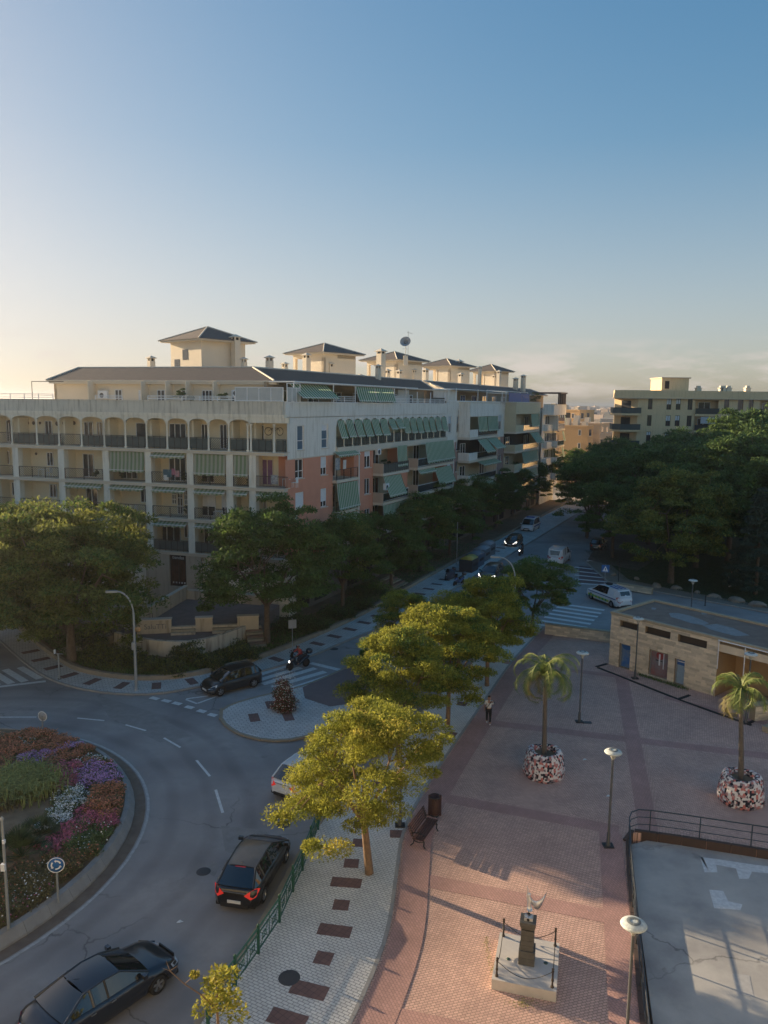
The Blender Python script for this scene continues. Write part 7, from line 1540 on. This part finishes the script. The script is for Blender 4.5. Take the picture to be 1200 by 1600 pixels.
        for xx,wd in ((xm,.035),(P[3][0]+.18,.05)):
            j = min(range(n1),key=lambda q:abs(top_[q][0]-xx)); tp_,bp_ = top_[j],bot[j]; b.tube([(bp_[0]-.0,bp_[1]+s*.005,bp_[2]),(tp_[0],tp_[1]+s*.005,tp_[2])],wd,paint if wd>.04 else M_PLT,5)
        b.build('pillar',r)
        b = MB(); mxx = P[0][0]-.28; mz = lerp_t(S_['top'],mxx)+.08; b.obox((mxx,s*(hw(mxx)+.09),mz),(.12,.18,.13),0,paint); b.obox((mxx-.065,s*(hw(mxx)+.09),mz),(.01,.15,.1),0,M_CGL); b.build('mirror',r)
        b = MB(); xx = L2-.2; zz = lerp_t(S_['top'],xx)-.12
        zt_ = lerp_t(S_['top'],L2-.5); vs = [(L2-.48,s*hw(L2-.48)*.97,zt_-.05),(L2-.16,s*hw(L2-.16)*.86,lerp_t(S_['top'],L2-.16)-.01),(L2-.02,s*W2*.48,lerp_t(S_['top'],L2-.02)-.02),(L2+.01,s*W2*.50,.55),(L2-.1,s*hw(L2-.1)*1.01,.56),(L2-.42,s*hw(L2-.42)*1.01,zt_-.18)]
        b.add(vs,[tuple(range(6))],M_HLON if lights else M_HL); b.build('headlight',r)
        b = MB(); z0_ = .62 if kind != 'van' else .8; z1_ = .98 if kind in('hatch','small') else (.9 if kind == 'sedan' else 1.15)
        vs = [(-L2-.005,s*W2*.44,z0_+.14),(-L2+.0,s*W2*.72,z0_),(-L2+.16,s*hw(-L2+.16)*1.01,z0_+.05),(-L2+.36,s*hw(-L2+.36)*1.01,z1_-.06),(-L2+.2,s*hw(-L2+.2)*.94,z1_),(-L2+.04,s*W2*.62,z1_-.1)]
        b.add(vs,[tuple(range(6))],M_TLON if tail else M_TL); b.build('tail_light',r)
        b = MB()
        for xx in (P[0][0]-.15,xm-.03,P[3][0]-.0 if kind != 'van' else -1.0): b.tube([(xx,s*(hw(xx)*.94),lerp_t(S_['top'],xx)-.05),(xx,s*(hw(xx)*1.0+.001),.6),(xx,s*(hw(xx)*.96),.27)],.006,M_PLT,4)
        b.build('door_gap',r)
        for xx in (xm+.12,P[3][0]+.1): b = MB(); b.obox((xx,s*(hw(xx)+.012),.84 if kind != 'van' else .95),(.16,.03,.03),0,M_RIM if kind == 'sedan' else paint); b.build('door_handle',r)
        for wx in S_['wb']:
            wh = empty('wheel',(wx,s*(W2-.12),.32),0 if s<0 else math.pi); wh.parent = r; link('tyre',TY,wh); link('rim',RM,wh)
    b = MB(); b.box(-L2-.03,-L2+.0,-.26,.26,.42 if kind != 'sedan' else .6,.53 if kind != 'sedan' else .71,M_PLATE); b.build('number_plate',r)
    b = MB(); b.box(L2+.0,L2+.03,-.26,.26,.36,.47,M_PLATE); b.build('number_plate',r)
    b = MB(); b.box(L2-.02,L2+.022,-W2*.42,W2*.42,.5,.62,M_PLT); b.build('grille',r)
    if kind in ('hatch','sedan'):
        b = MB(); b.tube([(P[3][0]+.25,.0,P[3][1]+.04),(P[3][0]+.02,.0,P[3][1]+.16)],.008,M_PLT,4); b.build('aerial',r)
        b = MB(); b.box(-L2-.012,-L2+.02,-W2*.5,W2*.5,.83,.85,M_RIM); b.build('trim_strip',r)
    if kind == 'hatch': b = MB(); b.box(P[3][0]-.07,P[3][0]-.0,-.2,.2,P[3][1]-.02,P[3][1]+.02,M_TL); b.build('brake_light',r)
    if extra: extra(r,S_,hw)
    return r
def from_wheels(pf, pr, kind, side):
    """car centre and heading from the ground contact of its front and rear wheel on one side (+1 left, -1 right)"""
    a, c = G(*pf), G(*pr); hd = math.atan2(a[1]-c[1],a[0]-c[0]); S_ = SPEC[kind]; mx_ = ((a[0]+c[0])/2,(a[1]+c[1])/2); o = S_['W']/2-.08; off = (S_['wb'][0]+S_['wb'][1])/2
    return (mx_[0]+math.sin(hd)*o*side-math.cos(hd)*off, mx_[1]-math.cos(hd)*o*side-math.sin(hd)*off), hd
def paintm(name,c,metal=.2,rough=.28): return mat(name,c,None,rough=rough,metal=metal,coat=.8)
P_BLK = paintm('paint_black',(.014,.013,.013)); P_NAVY = paintm('paint_dark_blue',(.022,.028,.04),.4); P_DGR = paintm('paint_dark_grey',(.03,.033,.036),.4); P_WHT = paintm('paint_white',(.68,.69,.7),0); P_DUST = mat('paint_black_dusty_roof',(.1,.085,.065),(.06,.052,.042),1.5,.35,coat=.5)
# 1 dark blue saloon, bottom left
a,c = G(165,1598,.25),G(227,1555,.25); hd = math.atan2(c[1]-a[1],c[0]-a[0]); fw = G(247,1552); S_ = SPEC['sedan']; o = S_['W']/2-.08
pos = (fw[0]-math.cos(hd)*S_['wb'][0]-math.sin(hd)*o, fw[1]-math.sin(hd)*S_['wb'][0]+math.cos(hd)*o)
make_car('sedan','parked_car' if False else 'car','dark blue saloon car cut off by the bottom edge, nearest to the camera','car',P_NAVY,pos,hd,group='cars on the roundabout')
# 2 black hatchback
pos,hd = from_wheels((445,1349),(412,1408),'hatch',-1)
make_car('hatch','car','black hatchback with a dusty roof and red tail lights beside the green fence','car',P_BLK,pos,hd,tail=True,roofm=P_DUST)
# 3 small dark car left of the crossing
pos,hd = from_wheels((344.5,1088),(397,1074),'small',1)
make_car('small','car','small dark grey car leaving the zebra crossing towards the roundabout','car',P_DGR,pos,hd)
# 4-6 cars coming down the avenue
hdA = math.atan2(-DA[1],-DA[0])
def nose(px,py,kind): x,y = G(px,py); L2 = SPEC[kind]['L']/2; return (x+DA[0]*L2,y+DA[1]*L2)
make_car('suv','car','black car with lit headlights stopping beside the waste containers','car',P_BLK,nose(758,912,'suv'),hdA,lights=True)
make_car('small','car','black car with bright headlights in front of the police van','car',P_BLK,nose(796,856,'small'),hdA,lights=True)
def polvan(r,S_,hw):
    b = MB(); b.box(-.1,.25,-.6,.6,1.95,2.08,mat('beacon_blue',(.02,.08,.4),None,rough=.3)); b.build('light_bar',r)
    b = MB()
    for s in (1,-1): b.box(-2.2,1.6,s*(.962)-.01,s*.962+.01,.72,.9,mat('police_blue',(.02,.05,.22),None,rough=.5))
    b.build('stripe',r)
make_car('van','police_van','white police van with a blue light bar, last of the vehicles coming down the avenue','van',P_WHT,nose(822,832,'van'),hdA,extra=polvan)
# 7 white van seen from behind
x,y = G(866,884); make_car('van','van','white panel van driving away on the right side of the avenue','van',P_WHT,(x+DA[0]*2.45,y+DA[1]*2.45),math.atan2(DA[1],DA[0]),panel_from=.5)
# 8 police pickup
def polp(r,S_,hw):
    MY = mat('reflective_yellow',(.45,.5,.08),None,rough=.5); MBL = mat('police_blue',(.02,.05,.22)); b = MB()
    for s in (1,-1):
        b.box(-1.2,2.0,s*.935-.008,s*.935+.008,.42,.62,MY); b.box(-2.3,2.0,s*.94-.008,s*.94+.008,.86,.93,MBL)
        for k in range(6): b.box(-.9+k*.5,-.65+k*.5,s*.937-.01,s*.937+.01,.42,.62,mat('reflective_green',(.05,.3,.1),None,rough=.5))
    b.build('stripe',r); b = MB()
    for k in range(3): b.box(-1.9,-.6,-.45+k*.4,-.35+k*.4,1.79,1.83,MBL)
    b.build('roof_bar',r); b = MB(); b.lathe([(0,1.84),(.3,1.84),(.34,1.9),(.3,1.97),(0,1.97)],M_TYRE,(-.1,.1,0),18); b.build('roof_cargo',r)
a,c = G(920,932,.4),G(956,948,.3); hd = math.atan2(a[1]-c[1],a[0]-c[0]); rw = G(955,949); S_ = SPEC['pickup']; o = S_['W']/2-.08
pos = (rw[0]-math.cos(hd)*S_['wb'][1]+math.sin(hd)*o, rw[1]-math.sin(hd)*S_['wb'][1]-math.cos(hd)*o)
make_car('pickup','police_car','white police pickup with blue and yellow-green stripes parked behind the kiosk','car',P_WHT,pos,hd,extra=polp,panel_from=-.7)
# 9 white car behind the near tree
make_car('hatch','car','white car half hidden behind the crown of the near tree','car',P_WHT,(-3.6,36.0),math.atan2(.87,.5),tail=True)
make_car('small','car','dark parked car under the trees at the far right of the avenue','car',P_DGR,(28.4,100.0),math.atan2(DA[1],DA[0]))
make_car('suv','car','white-roofed car parked under the dark park trees on the street corner','car',paintm('paint_silver',(.3,.31,.32),.5),(26.6,100.5-1),math.atan2(DA[1],DA[0])+.1) if False else None
# ================================================================ MOTORCYCLES AND PEOPLE
def skin(name, V, E, R, material, parent, root=0, sub=2, loc=(0,0,0), rz=0.0):
    me = bpy.data.meshes.new(name); me.from_pydata([tuple(v) for v in V],E,[]); o = bpy.data.objects.new(name,me); COL.objects.link(o)
    md = o.modifiers.new('Skin','SKIN'); md.use_smooth_shade = True
    for i,r_ in enumerate(R): me.skin_vertices[0].data[i].radius = (r_ if isinstance(r_,tuple) else (r_,r_))
    for i in range(len(R)): me.skin_vertices[0].data[i].use_root = (i == root)
    s = o.modifiers.new('Sub','SUBSURF'); s.levels = sub; s.render_levels = sub
    dg = bpy.context.evaluated_depsgraph_get(); dg.update(); m2 = bpy.data.meshes.new_from_object(o.evaluated_get(dg)); bpy.data.objects.remove(o)
    m2.materials.clear(); m2.materials.append(material); m2.name = name
    return link(name,m2,parent,loc,rz)
M_SKIN = mat('skin',(.36,.2,.13),None,rough=.6); M_HAIR = mat('hair_dark',(.02,.014,.01),None,rough=.6)
def person(pos, rz, label, joints, shirt, trouser, shoe, hair=True, helmet=None, strap=None, sleeves=.55, group=None):
    """joints: pelvis chest neck head, shoulder/elbow/wrist L R, hip/knee/ankle/toe L R in metres, x forward, y left"""
    r = empty('person',pos,rz,label,'person',group); J = joints; V = []; E = []; R = []; ix = {}
    def add(n,p,rad,par=None):
        ix[n] = len(V); V.append(p); R.append(rad)
        if par is not None: E.append((ix[par],ix[n]))
    def mid_(a,c,t=.5): return tuple(J[a][i]+(J[c][i]-J[a][i])*t for i in range(3))
    add('pel',J['pel'],(.15,.11)); add('waist',mid_('pel','chest',.5),(.125,.095),'pel'); add('chest',J['chest'],(.165,.11),'waist'); add('neck',J['neck'],.055,'chest')
    hx,hy,hz = J['head']; add('chin',(hx+.015,hy,hz-.075),(.065,.07),'neck'); add('head',(hx,hy,hz+.01),(.078,.095),'chin'); add('crown',(hx-.01,hy,hz+.085),(.06,.075),'head')
    add('nose',(hx+.108,hy,hz-.005),.012,'head')
    for s in 'LR':
        sg = 1 if s == 'L' else -1
        add('ear'+s,(hx-.005,hy+sg*.088,hz),.014,'head')
        add('sh'+s,J['sh'+s],.055,'chest'); add('ua'+s,mid_('sh'+s,'el'+s),.046,'sh'+s); add('el'+s,J['el'+s],.038,'ua'+s); add('fa'+s,mid_('el'+s,'wr'+s,.4),.036,'el'+s); add('wr'+s,J['wr'+s],.025,'fa'+s)
        w_ = Vector(J['wr'+s]); d = (w_-Vector(J['el'+s])).normalized(); pm = w_+d*.07; sidev = d.cross(Vector((0,1,0))); sidev = sidev.normalized() if sidev.length>.1 else Vector((1,0,0)); add('palm'+s,tuple(pm),(.036,.02),'wr'+s)
        for q,(o_,l) in enumerate(((-.03,.07),(-.01,.085),(.01,.08),(.03,.062))):
            a = pm+d*.035+sidev*o_; m_ = a+d*l*.5+Vector((0,0,-.006)); t_ = a+d*l*.85+Vector((0,-sg*.015,-.012)); add('f%d%s'%(q,s),tuple(a),.0095,'palm'+s); add('g%d%s'%(q,s),tuple(m_),.0085,'f%d%s'%(q,s)); add('h%d%s'%(q,s),tuple(t_),.007,'g%d%s'%(q,s))
        a = w_+d*.03+sidev*.035; add('t0'+s,tuple(a),.011,'wr'+s); add('t1'+s,tuple(a+sidev*.02+d*.035),.009,'t0'+s)
        add('hip'+s,J['hip'+s],.095,'pel'); add('th'+s,mid_('hip'+s,'kn'+s),.08,'hip'+s); add('kn'+s,J['kn'+s],.057,'th'+s); add('ca'+s,mid_('kn'+s,'an'+s,.35),.055,'kn'+s); add('an'+s,J['an'+s],.038,'ca'+s); add('toe'+s,J['toe'+s],.035,'an'+s)
    skin('body',V,E,R,M_SKIN,r)
    def sub(names,edges,rad,material,nm):
        v = [names[n] if isinstance(names[n],tuple) else V[ix[names[n]]] for n in names]; kk = list(names); e = [(kk.index(a),kk.index(c)) for a,c in edges]; skin(nm,v,e,rad,material,r)
    def ends(a,c,t): return tuple(V[ix[a]][i]+(V[ix[c]][i]-V[ix[a]][i])*t for i in range(3))
    nm = {'p':(V[ix['pel']][0],V[ix['pel']][1],V[ix['pel']][2]),'w':'waist','c':'chest','n':ends('chest','neck',.65)}; ed = [('p','w'),('w','c'),('c','n')]; rd = [(.172,.128),(.148,.115),(.185,.128),(.085,.08)]
    for s in 'LR': nm.update({'s'+s:'sh'+s,'u'+s:'ua'+s,'e'+s:ends('ua'+s,'el'+s,sleeves if sleeves<1 else 1)}); ed += [('c','s'+s),('s'+s,'u'+s),('u'+s,'e'+s)]; rd += [.072,.064,.056]
    if sleeves>=1:
        for s in 'LR': nm['x'+s] = ends('el'+s,'wr'+s,.85); ed.append(('e'+s,'x'+s)); rd.append(.045)
        order = ['p','w','c','n','sL','uL','eL','sR','uR','eR','xL','xR']; nm = {k:nm[k] for k in order}; 
    sub(nm,ed,rd,shirt,'jacket' if sleeves>=1 else 't_shirt')
    nm = {'p':'pel'}; ed = []; rd = [(.168,.128)]
    for s in 'LR': nm.update({'h'+s:'hip'+s,'t'+s:'th'+s,'k'+s:'kn'+s,'c'+s:'ca'+s,'a'+s:ends('ca'+s,'an'+s,.85)}); ed += [('p','h'+s),('h'+s,'t'+s),('t'+s,'k'+s),('k'+s,'c'+s),('c'+s,'a'+s)]; rd += [.112,.096,.074,.07,.058]
    sub(nm,ed,rd,trouser,'trousers')
    for s in 'LR':
        a,t_ = Vector(J['an'+s]),Vector(J['toe'+s]); v = [tuple(a+Vector((-.05,0,-.05))),tuple(a.lerp(t_,.5)+Vector((0,0,-.01))),tuple(t_+Vector((.03,0,-.0)))]; skin('shoe',v,[(0,1),(1,2)],[(.05,.045),(.05,.04),(.045,.03)],shoe,r,sub=1)
    if hair: skin('hair',[(hx-.03,hy,hz+.01),(hx-.02,hy,hz+.08),(hx+.03,hy,hz+.1)],[(0,1),(1,2)],[(.1,.085),(.095,.085),(.07,.05)],M_HAIR,r,sub=2)
    if helmet: skin('helmet',[(hx-.02,hy,hz-.03),(hx,hy,hz+.05)],[(0,1)],[.135,.13],helmet,r,sub=2); b = MB(); b.lathe([(.0,.0),(.09,.0)],M_CGL,(0,0,0),12,axis='x'); o = b.build('visor',r,(hx+.125,hy,hz+.02))
    if strap:
        b = MB(); b.tube([(.12,.13,1.0),(.16,.0,1.2),(.09,-.13,1.42),(-.08,-.13,1.42),(-.17,.0,1.2),(-.13,.14,1.0)],.016,strap,5); b.box(-.06,.1,.13,.2,.82,1.0,strap); b.build('crossbody_bag',r)
    return r
WALK = dict(pel=(0,0,.93),chest=(.02,0,1.27),neck=(.03,0,1.47),head=(.06,0,1.6),shL=(.02,.18,1.4),elL=(-.1,.24,1.13),wrL=(-.02,.25,.9),shR=(.02,-.18,1.4),elR=(.08,-.25,1.14),wrR=(.2,-.17,1.32),hipL=(0,.09,.88),knL=(.14,.1,.5),anL=(.12,.1,.1),toeL=(.26,.11,.05),hipR=(0,-.09,.88),knR=(-.02,-.1,.48),anR=(-.28,-.1,.14),toeR=(-.16,-.1,.05))
x,y = G(763,1131,.12); person((x,y,.12),RAD(80),'person walking away in a white T-shirt and black trousers with a crossbody bag',WALK,mat('white_cotton',(.62,.62,.62),None),mat('black_cloth',(.015,.015,.017),None),mat('white_shoe',(.6,.6,.6),None),strap=mat('bag_black',(.02,.02,.02),None))
x,y = G(1141,917,.1); STAND = dict(WALK,wrR=(.05,-.27,.9),elR=(-.05,-.25,1.13)); person((x,y,.1),RAD(20),'person in a dark top and pale trousers walking on the park lawn',STAND,mat('dark_cotton',(.02,.02,.022),None),mat('pale_trousers',(.28,.3,.3),None),mat('white_shoe',(.6,.6,.6)))
def motorbike(pos, rz, label, col, topbox=True, lights=True, group=None, cover=None, windshield=True):
    r = empty('scooter',(pos[0],pos[1],0),rz,label,'scooter',group)
    for wx in (.72,-.68):
        wh = empty('wheel',(wx,0,.3),0); wh.parent = r; o = link('tyre',TY,wh); o.scale = (.95,.55,.95); o = link('rim',RM,wh); o.scale = (.95,.55,.95)
    prof = [(.62,.5,.1),(.55,.75,.2),(.42,.95,.2),(.32,.62,.17),(.2,.36,.2),(-.1,.36,.22),(-.25,.62,.2),(-.5,.74,.18),(-.85,.8,.1)]
    b = MB(); vs = []; n = 8
    secs = [(.75,.55,.06,.1),(.6,.72,.19,.22),(.45,.82,.2,.26),(.32,.55,.2,.26),(.1,.36,.19,.1),(-.1,.42,.2,.16),(-.3,.58,.2,.2),(-.6,.66,.18,.16),(-.92,.74,.09,.08)]
    for x,z,w_,h in secs:
        for j in range(n): t = 2*math.pi*j/n; vs.append((x,w_*math.cos(t),z+h*math.sin(t)))
    b.add(vs,[(i*n+j,i*n+(j+1)%n,(i+1)*n+(j+1)%n,(i+1)*n+j) for i in range(len(secs)-1) for j in range(n)]+[tuple(range(n)),tuple(range(len(vs)-1,len(vs)-1-n,-1))],col,True); b.build('fairing',r)
    b = MB(); b.tube([(-.05,0,.78),(-.35,0,.84),(-.72,0,.92)],[.13,.14,.12],M_PLT,8); b.build('seat',r)
    b = MB(); b.tube([(.72,-.06,.3),(.5,-.06,.85)],.03,M_PLT,6); b.tube([(.72,.06,.3),(.5,.06,.85)],.03,M_PLT,6); b.tube([(.4,-.34,1.02),(.48,0,1.0),(.4,.34,1.02)],.018,M_PLT,6); b.build('handlebar',r)
    b = MB()
    for s in (1,-1): b.tube([(.46,s*.22,1.02),(.5,s*.3,1.2)],.01,M_PLT,4); b.obox((.5,s*.32,1.22),(.03,.12,.08),0,M_PLT)
    b.build('mirror',r)
    if windshield: b = MB(); b.add([(.6,-.2,.95),(.6,.2,.95),(.45,.15,1.32),(.45,-.15,1.32)],[(0,1,2,3)],M_CGL); b.build('windscreen',r)
    b = MB(); b.lathe([(0,.03),(.08,.0)],M_HLON if lights else M_HL,(.77,0,.66),10,axis='x'); b.build('headlight',r)
    b = MB(); b.tube([(-.3,-.18,.3),(-.85,-.2,.42)],.05,M_RIM,8); b.build('exhaust',r)
    if topbox:
        b = MB(); b.lathe([(0,.86),(.2,.87),(.25,1.0),(.24,1.12),(.15,1.2),(0,1.22)],P_NAVY,(-.95,0,.08),14); b.build('top_box',r)
    if cover: b = MB(); b.lathe([(.5,.25),(.48,.6),(.38,.95),(.2,1.15),(0,1.2)],cover,(0,0,0),14); o = b.build('cover',r,(-.1,0,0)); o.scale = (1.9,.8,1)
    return r
RIDE = dict(pel=(-.28,0,.98),chest=(-.12,0,1.3),neck=(-.06,0,1.5),head=(.0,0,1.62),shL=(-.1,.19,1.43),elL=(.1,.28,1.22),wrL=(.32,.27,1.08),shR=(-.1,-.19,1.43),elR=(.1,-.28,1.22),wrR=(.32,-.27,1.08),hipL=(-.25,.11,.94),knL=(.18,.2,.82),anL=(.1,.2,.42),toeL=(.25,.2,.37),hipR=(-.25,-.11,.94),knR=(.18,-.2,.82),anR=(.1,-.2,.42),toeR=(.25,-.2,.37))
a,c = G(452.5,1048),G(479.5,1041); hd = math.atan2(a[1]-c[1],a[0]-c[0]); mp_ = ((a[0]+c[0])/2,(a[1]+c[1])/2)
motorbike(mp_,hd,'dark maxi scooter with a white nose and a top box on the zebra crossing',P_NAVY)
person((mp_[0],mp_[1],0),hd,'scooter rider in a red jacket and dark helmet on the zebra crossing',RIDE,mat('red_jacket',(.42,.05,.035),None,rough=.7),mat('dark_jeans',(.025,.03,.045),None),M_PLT,hair=False,helmet=mat('helmet_dark',(.03,.03,.035),None,rough=.2),sleeves=1)
x,y = G(811,869); motorbike((x+.4,y+.9),hdA,'scooter with a bright headlight riding between the cars on the avenue',P_BLK,topbox=False)
person((x+.4,y+.9,0),hdA,'dark-clad scooter rider with a pale helmet on the avenue',RIDE,mat('dark_cotton',(.02,.02,.022)),mat('dark_jeans',(.025,.03,.045)),M_PLT,hair=False,helmet=mat('helmet_pale',(.2,.2,.2),None,rough=.2),sleeves=1)
x,y = G(716,916); motorbike((x+.1,y+.4),hdA-.25,'parked scooter with a blue and white front next to the waste containers',paintm('paint_blue',(.05,.09,.2)),lights=False)
x,y = G(705,909); motorbike((x-.1,y+.8),hdA-.15,'parked scooter under a dark cover on the pavement by the containers',P_BLK,lights=False,cover=mat('dark_cover',(.02,.035,.06),(.03,.045,.07),3,.6))
# ---- things on the balconies
def hung(px0,px1,py0,py1,colr,label,K=KK,d=DL,off=-.38,rz=RL,name='laundry',cat='laundry'):
    Ks = shift(K,d,off); u0,z1 = hit(px0,py0,Ks,d); u1,_ = hit(px1,py0,Ks,d); z0 = hit(px0,py1,Ks,d)[1]; n = 6; b = MB(); w_ = (u1-u0)
    for k in range(n):
        f = lambda t: .03*math.sin(t*9); b.quad((w_*k/n,f(k/n),0),(w_*(k+1)/n,f((k+1)/n),0),(w_*(k+1)/n,f((k+1)/n)-.03,z1-z0),(w_*k/n,f(k/n)-.03,z1-z0),colr)
    o = b.build(name,None,(Ks[0]+d[0]*u0,Ks[1]+d[1]*u0,z0),rz); tag(o,label,cat)
CW = lambda n,c: mat(n,c,None,rough=.9)
hung(255,268,733,745,CW('cloth_teal',(.05,.12,.15)),'dark teal cloth hanging over the balcony rail below the arches')
hung(268,273,732,742,CW('cloth_pink',(.4,.15,.2)),'pinkish cloth on the balcony rail between the teal and striped ones')
hung(273,280,735,745,mat('cloth_striped_red',(.5,.4,.4),(.35,.06,.08),9,.9),'red and white striped cloth on the balcony rail')
hung(255.5,263,742,750,CW('cloth_white',(.6,.58,.55)),'small white cloth dangling lowest on the balcony rail')
hung(423,434,742,756,mat('cloth_patterned',(.05,.05,.06),(.55,.55,.55),11,.9),'black and white patterned cloth on the corner balcony rail')
hung(536,541,719,733,CW('cloth_white',(.6,.58,.55)),'white shirt drying on the balcony of the brick front',KK,DR,-.5,RR_)
hung(524,531,716,735,mat('cloth_mixed',(.5,.5,.48),(.1,.14,.2),7,.9),'row of clothes drying beside the white shirt on the brick front balcony',KK,DR,-.5,RR_)
u,z = hit(421,674,shift(KK,DL,1.2),DL); r = empty('bicycle',(onL(u,1.3)[0],onL(u,1.3)[1],z),RL,'bicycle hanging on the wall of the corner gallery balcony','bicycle')
for cx,rz_ in ((-.15,0),(.95,1.1)):
    b = MB(); b.lathe([(.33,-.02),(.36,0),(.33,.02),(.31,0),(.33,-.02)],M_PLT,(0,0,0),22,axis='y'); b.build('wheel',r,(cx,0,0),rz_)
b = MB(); b.tube([(-.15,0,0),(.2,0,.25),(.75,0,.3),(.95,0,0)],.02,M_IRON,5); b.tube([(.2,0,.25),(.35,0,-.1),(.75,0,.3)],.02,M_IRON,5); b.build('frame',r)
for i,(px,py,s,l) in enumerate([(281,613,.9,'dark potted plants along the roof terrace rail, left group'),(348,616,.7,'potted plant beside the frosted terrace screen'),(297,620,.5,'low planter of leaves on the roof terrace between the doors'),(603,723,.9,'leafy potted plants on the balcony of the brick front'),(837,618,1.6,'small fir-like plant on the far roof terrace')]):
    K_,d_ = (KK,DL) if px<400 else (KK,DR); Ks = shift(K_,d_,.6); u,z = hit(px,py,Ks,d_); shrub('potted_plant',Ks[0]+d_[0]*u,Ks[1]+d_[1]*u,z-s*.6,s*.9,s*.5,s*1.1,[M_BUSHD,M_LEAFD],200+i,l,'plant',nc=12,nl=60,ll=.2,lw=.09)
# ---- balcony clutter : pots, small tables and chairs behind the rails of the left front
ordn = ['first','second','third','fourth','fifth','sixth','seventh']; rnd = random.Random(12)
for i in range(1,8):
    for zf,fn in ((S2,'first floor below arches'),(S3,'second floor below arches')):
        a,c = bay[i]; a += .6; c -= .6 if i<7 else .1; where = '%s column bay from left, %s' % (ordn[i-1],fn)
        if c-a < .6: continue
        u = rnd.uniform(a,c); k_ = rnd.choice('pttp'); x,y = onL(u,rnd.uniform(.25,.9))
        if k_ == 'p': shrub('potted_plant',x,y,zf+.25,.32,.3,.75,[M_BUSHD,M_LEAFG],300+i*2+int(zf),'leafy pot plant on the balcony, '+where,'plant',nc=8,nl=45,ll=.16,lw=.08)
        else:
            r = empty('balcony_table',(x,y,zf),RL,'pale table and chair on the balcony, '+where,'table'); b = MB(); b.box(-.35,.35,-.3,.3,.7,.74,M_WHITE)
            for sx in (-.3,.3):
                for sy in (-.25,.25): b.box(sx-.02,sx+.02,sy-.02,sy+.02,0,.7,M_WHITE)
            b.build('table',r); b = MB(); b.box(.5,.95,-.2,.25,.42,.46,M_WHITE); b.box(.9,.94,-.2,.25,.46,.9,M_WHITE)
            for sx in (.53,.91):
                for sy in (-.17,.2): b.box(sx-.015,sx+.015,sy-.015,sy+.015,0,.42,M_WHITE)
            b.build('chair',r)
for px,py,rr in [(43,661,.16),(52,661,.18),(62,661,.14),(89,662,.22),(100,661,.22),(108,664,.13),(115,661,.2),(14,659,.18),(278,707,.14),(56,709,.14)]:
    Ks = shift(KK,DL,1.5); u,z = hit(px,py,Ks,DL); b = MB(); b.lathe([(0,0),(rr*.7,-.05),(rr,0)],mat('wall_plate_brown',(.07,.05,.04),(.2,.16,.13),8,.7),(u,1.52,z),12,axis='y'); part(b,'wall_plate',corner,RL)
# ---- sapling whose top reaches into the bottom of the picture, with a bare branch
def sapling():
    x,y = -4.4,18.75; r = empty('sapling',(x,y,.13),0,'thin young tree with a bare twisted branch at the bottom edge of the photo','tree')
    b = MB(); b.tube([(0,0,0),(.05,0,1.6),(.0,.05,2.9),(.1,0,3.9)],[.05,.04,.03,.012],M_BARKR,7)
    b.tube([(.02,0,2.6),(-.35,.05,3.1),(-.8,.1,3.45),(-1.15,.1,3.9),(-1.25,.15,4.2)],[.022,.02,.016,.01,.004],M_BARKR,6)
    for p,q in [((-.8,.1,3.45),(-.5,.1,3.8)),((-.5,.1,3.8),(-.35,.1,3.75)),((-.5,.1,3.8),(-.45,.1,4.0)),((-1.15,.1,3.9),(-1.35,.1,4.0)),((-1.15,.1,3.9),(-.95,.15,4.05)),((-.35,.05,3.1),(-.1,.0,3.5))]: b.tube([p,q],[.01,.003],M_BARKR,4)
    b.build('trunk',r); rng = np.random.default_rng(2)
    r.scale = (1.1,1.1,.86); C = np.array([(0.1,0,3.9),(.3,.1,3.7),(-.05,0,3.3),(.35,-.1,3.2),(.0,.1,2.8),(.25,0,2.9),(-.3,.0,2.7),(.45,0,2.5),(-.1,0,3.6),(-.55,.1,3.75)]); R = np.array([.3,.34,.3,.34,.4,.4,.36,.4,.3,.12])
    P,A,B = leafcloud(rng,C,R,120,.13,.055,.9,.1); link('foliage',quads_mesh('foliage',P,A,B,[M_LEAFY,M_LEAFT],(rng.random(len(P))<.35).astype(np.int32)),r)
sapling()
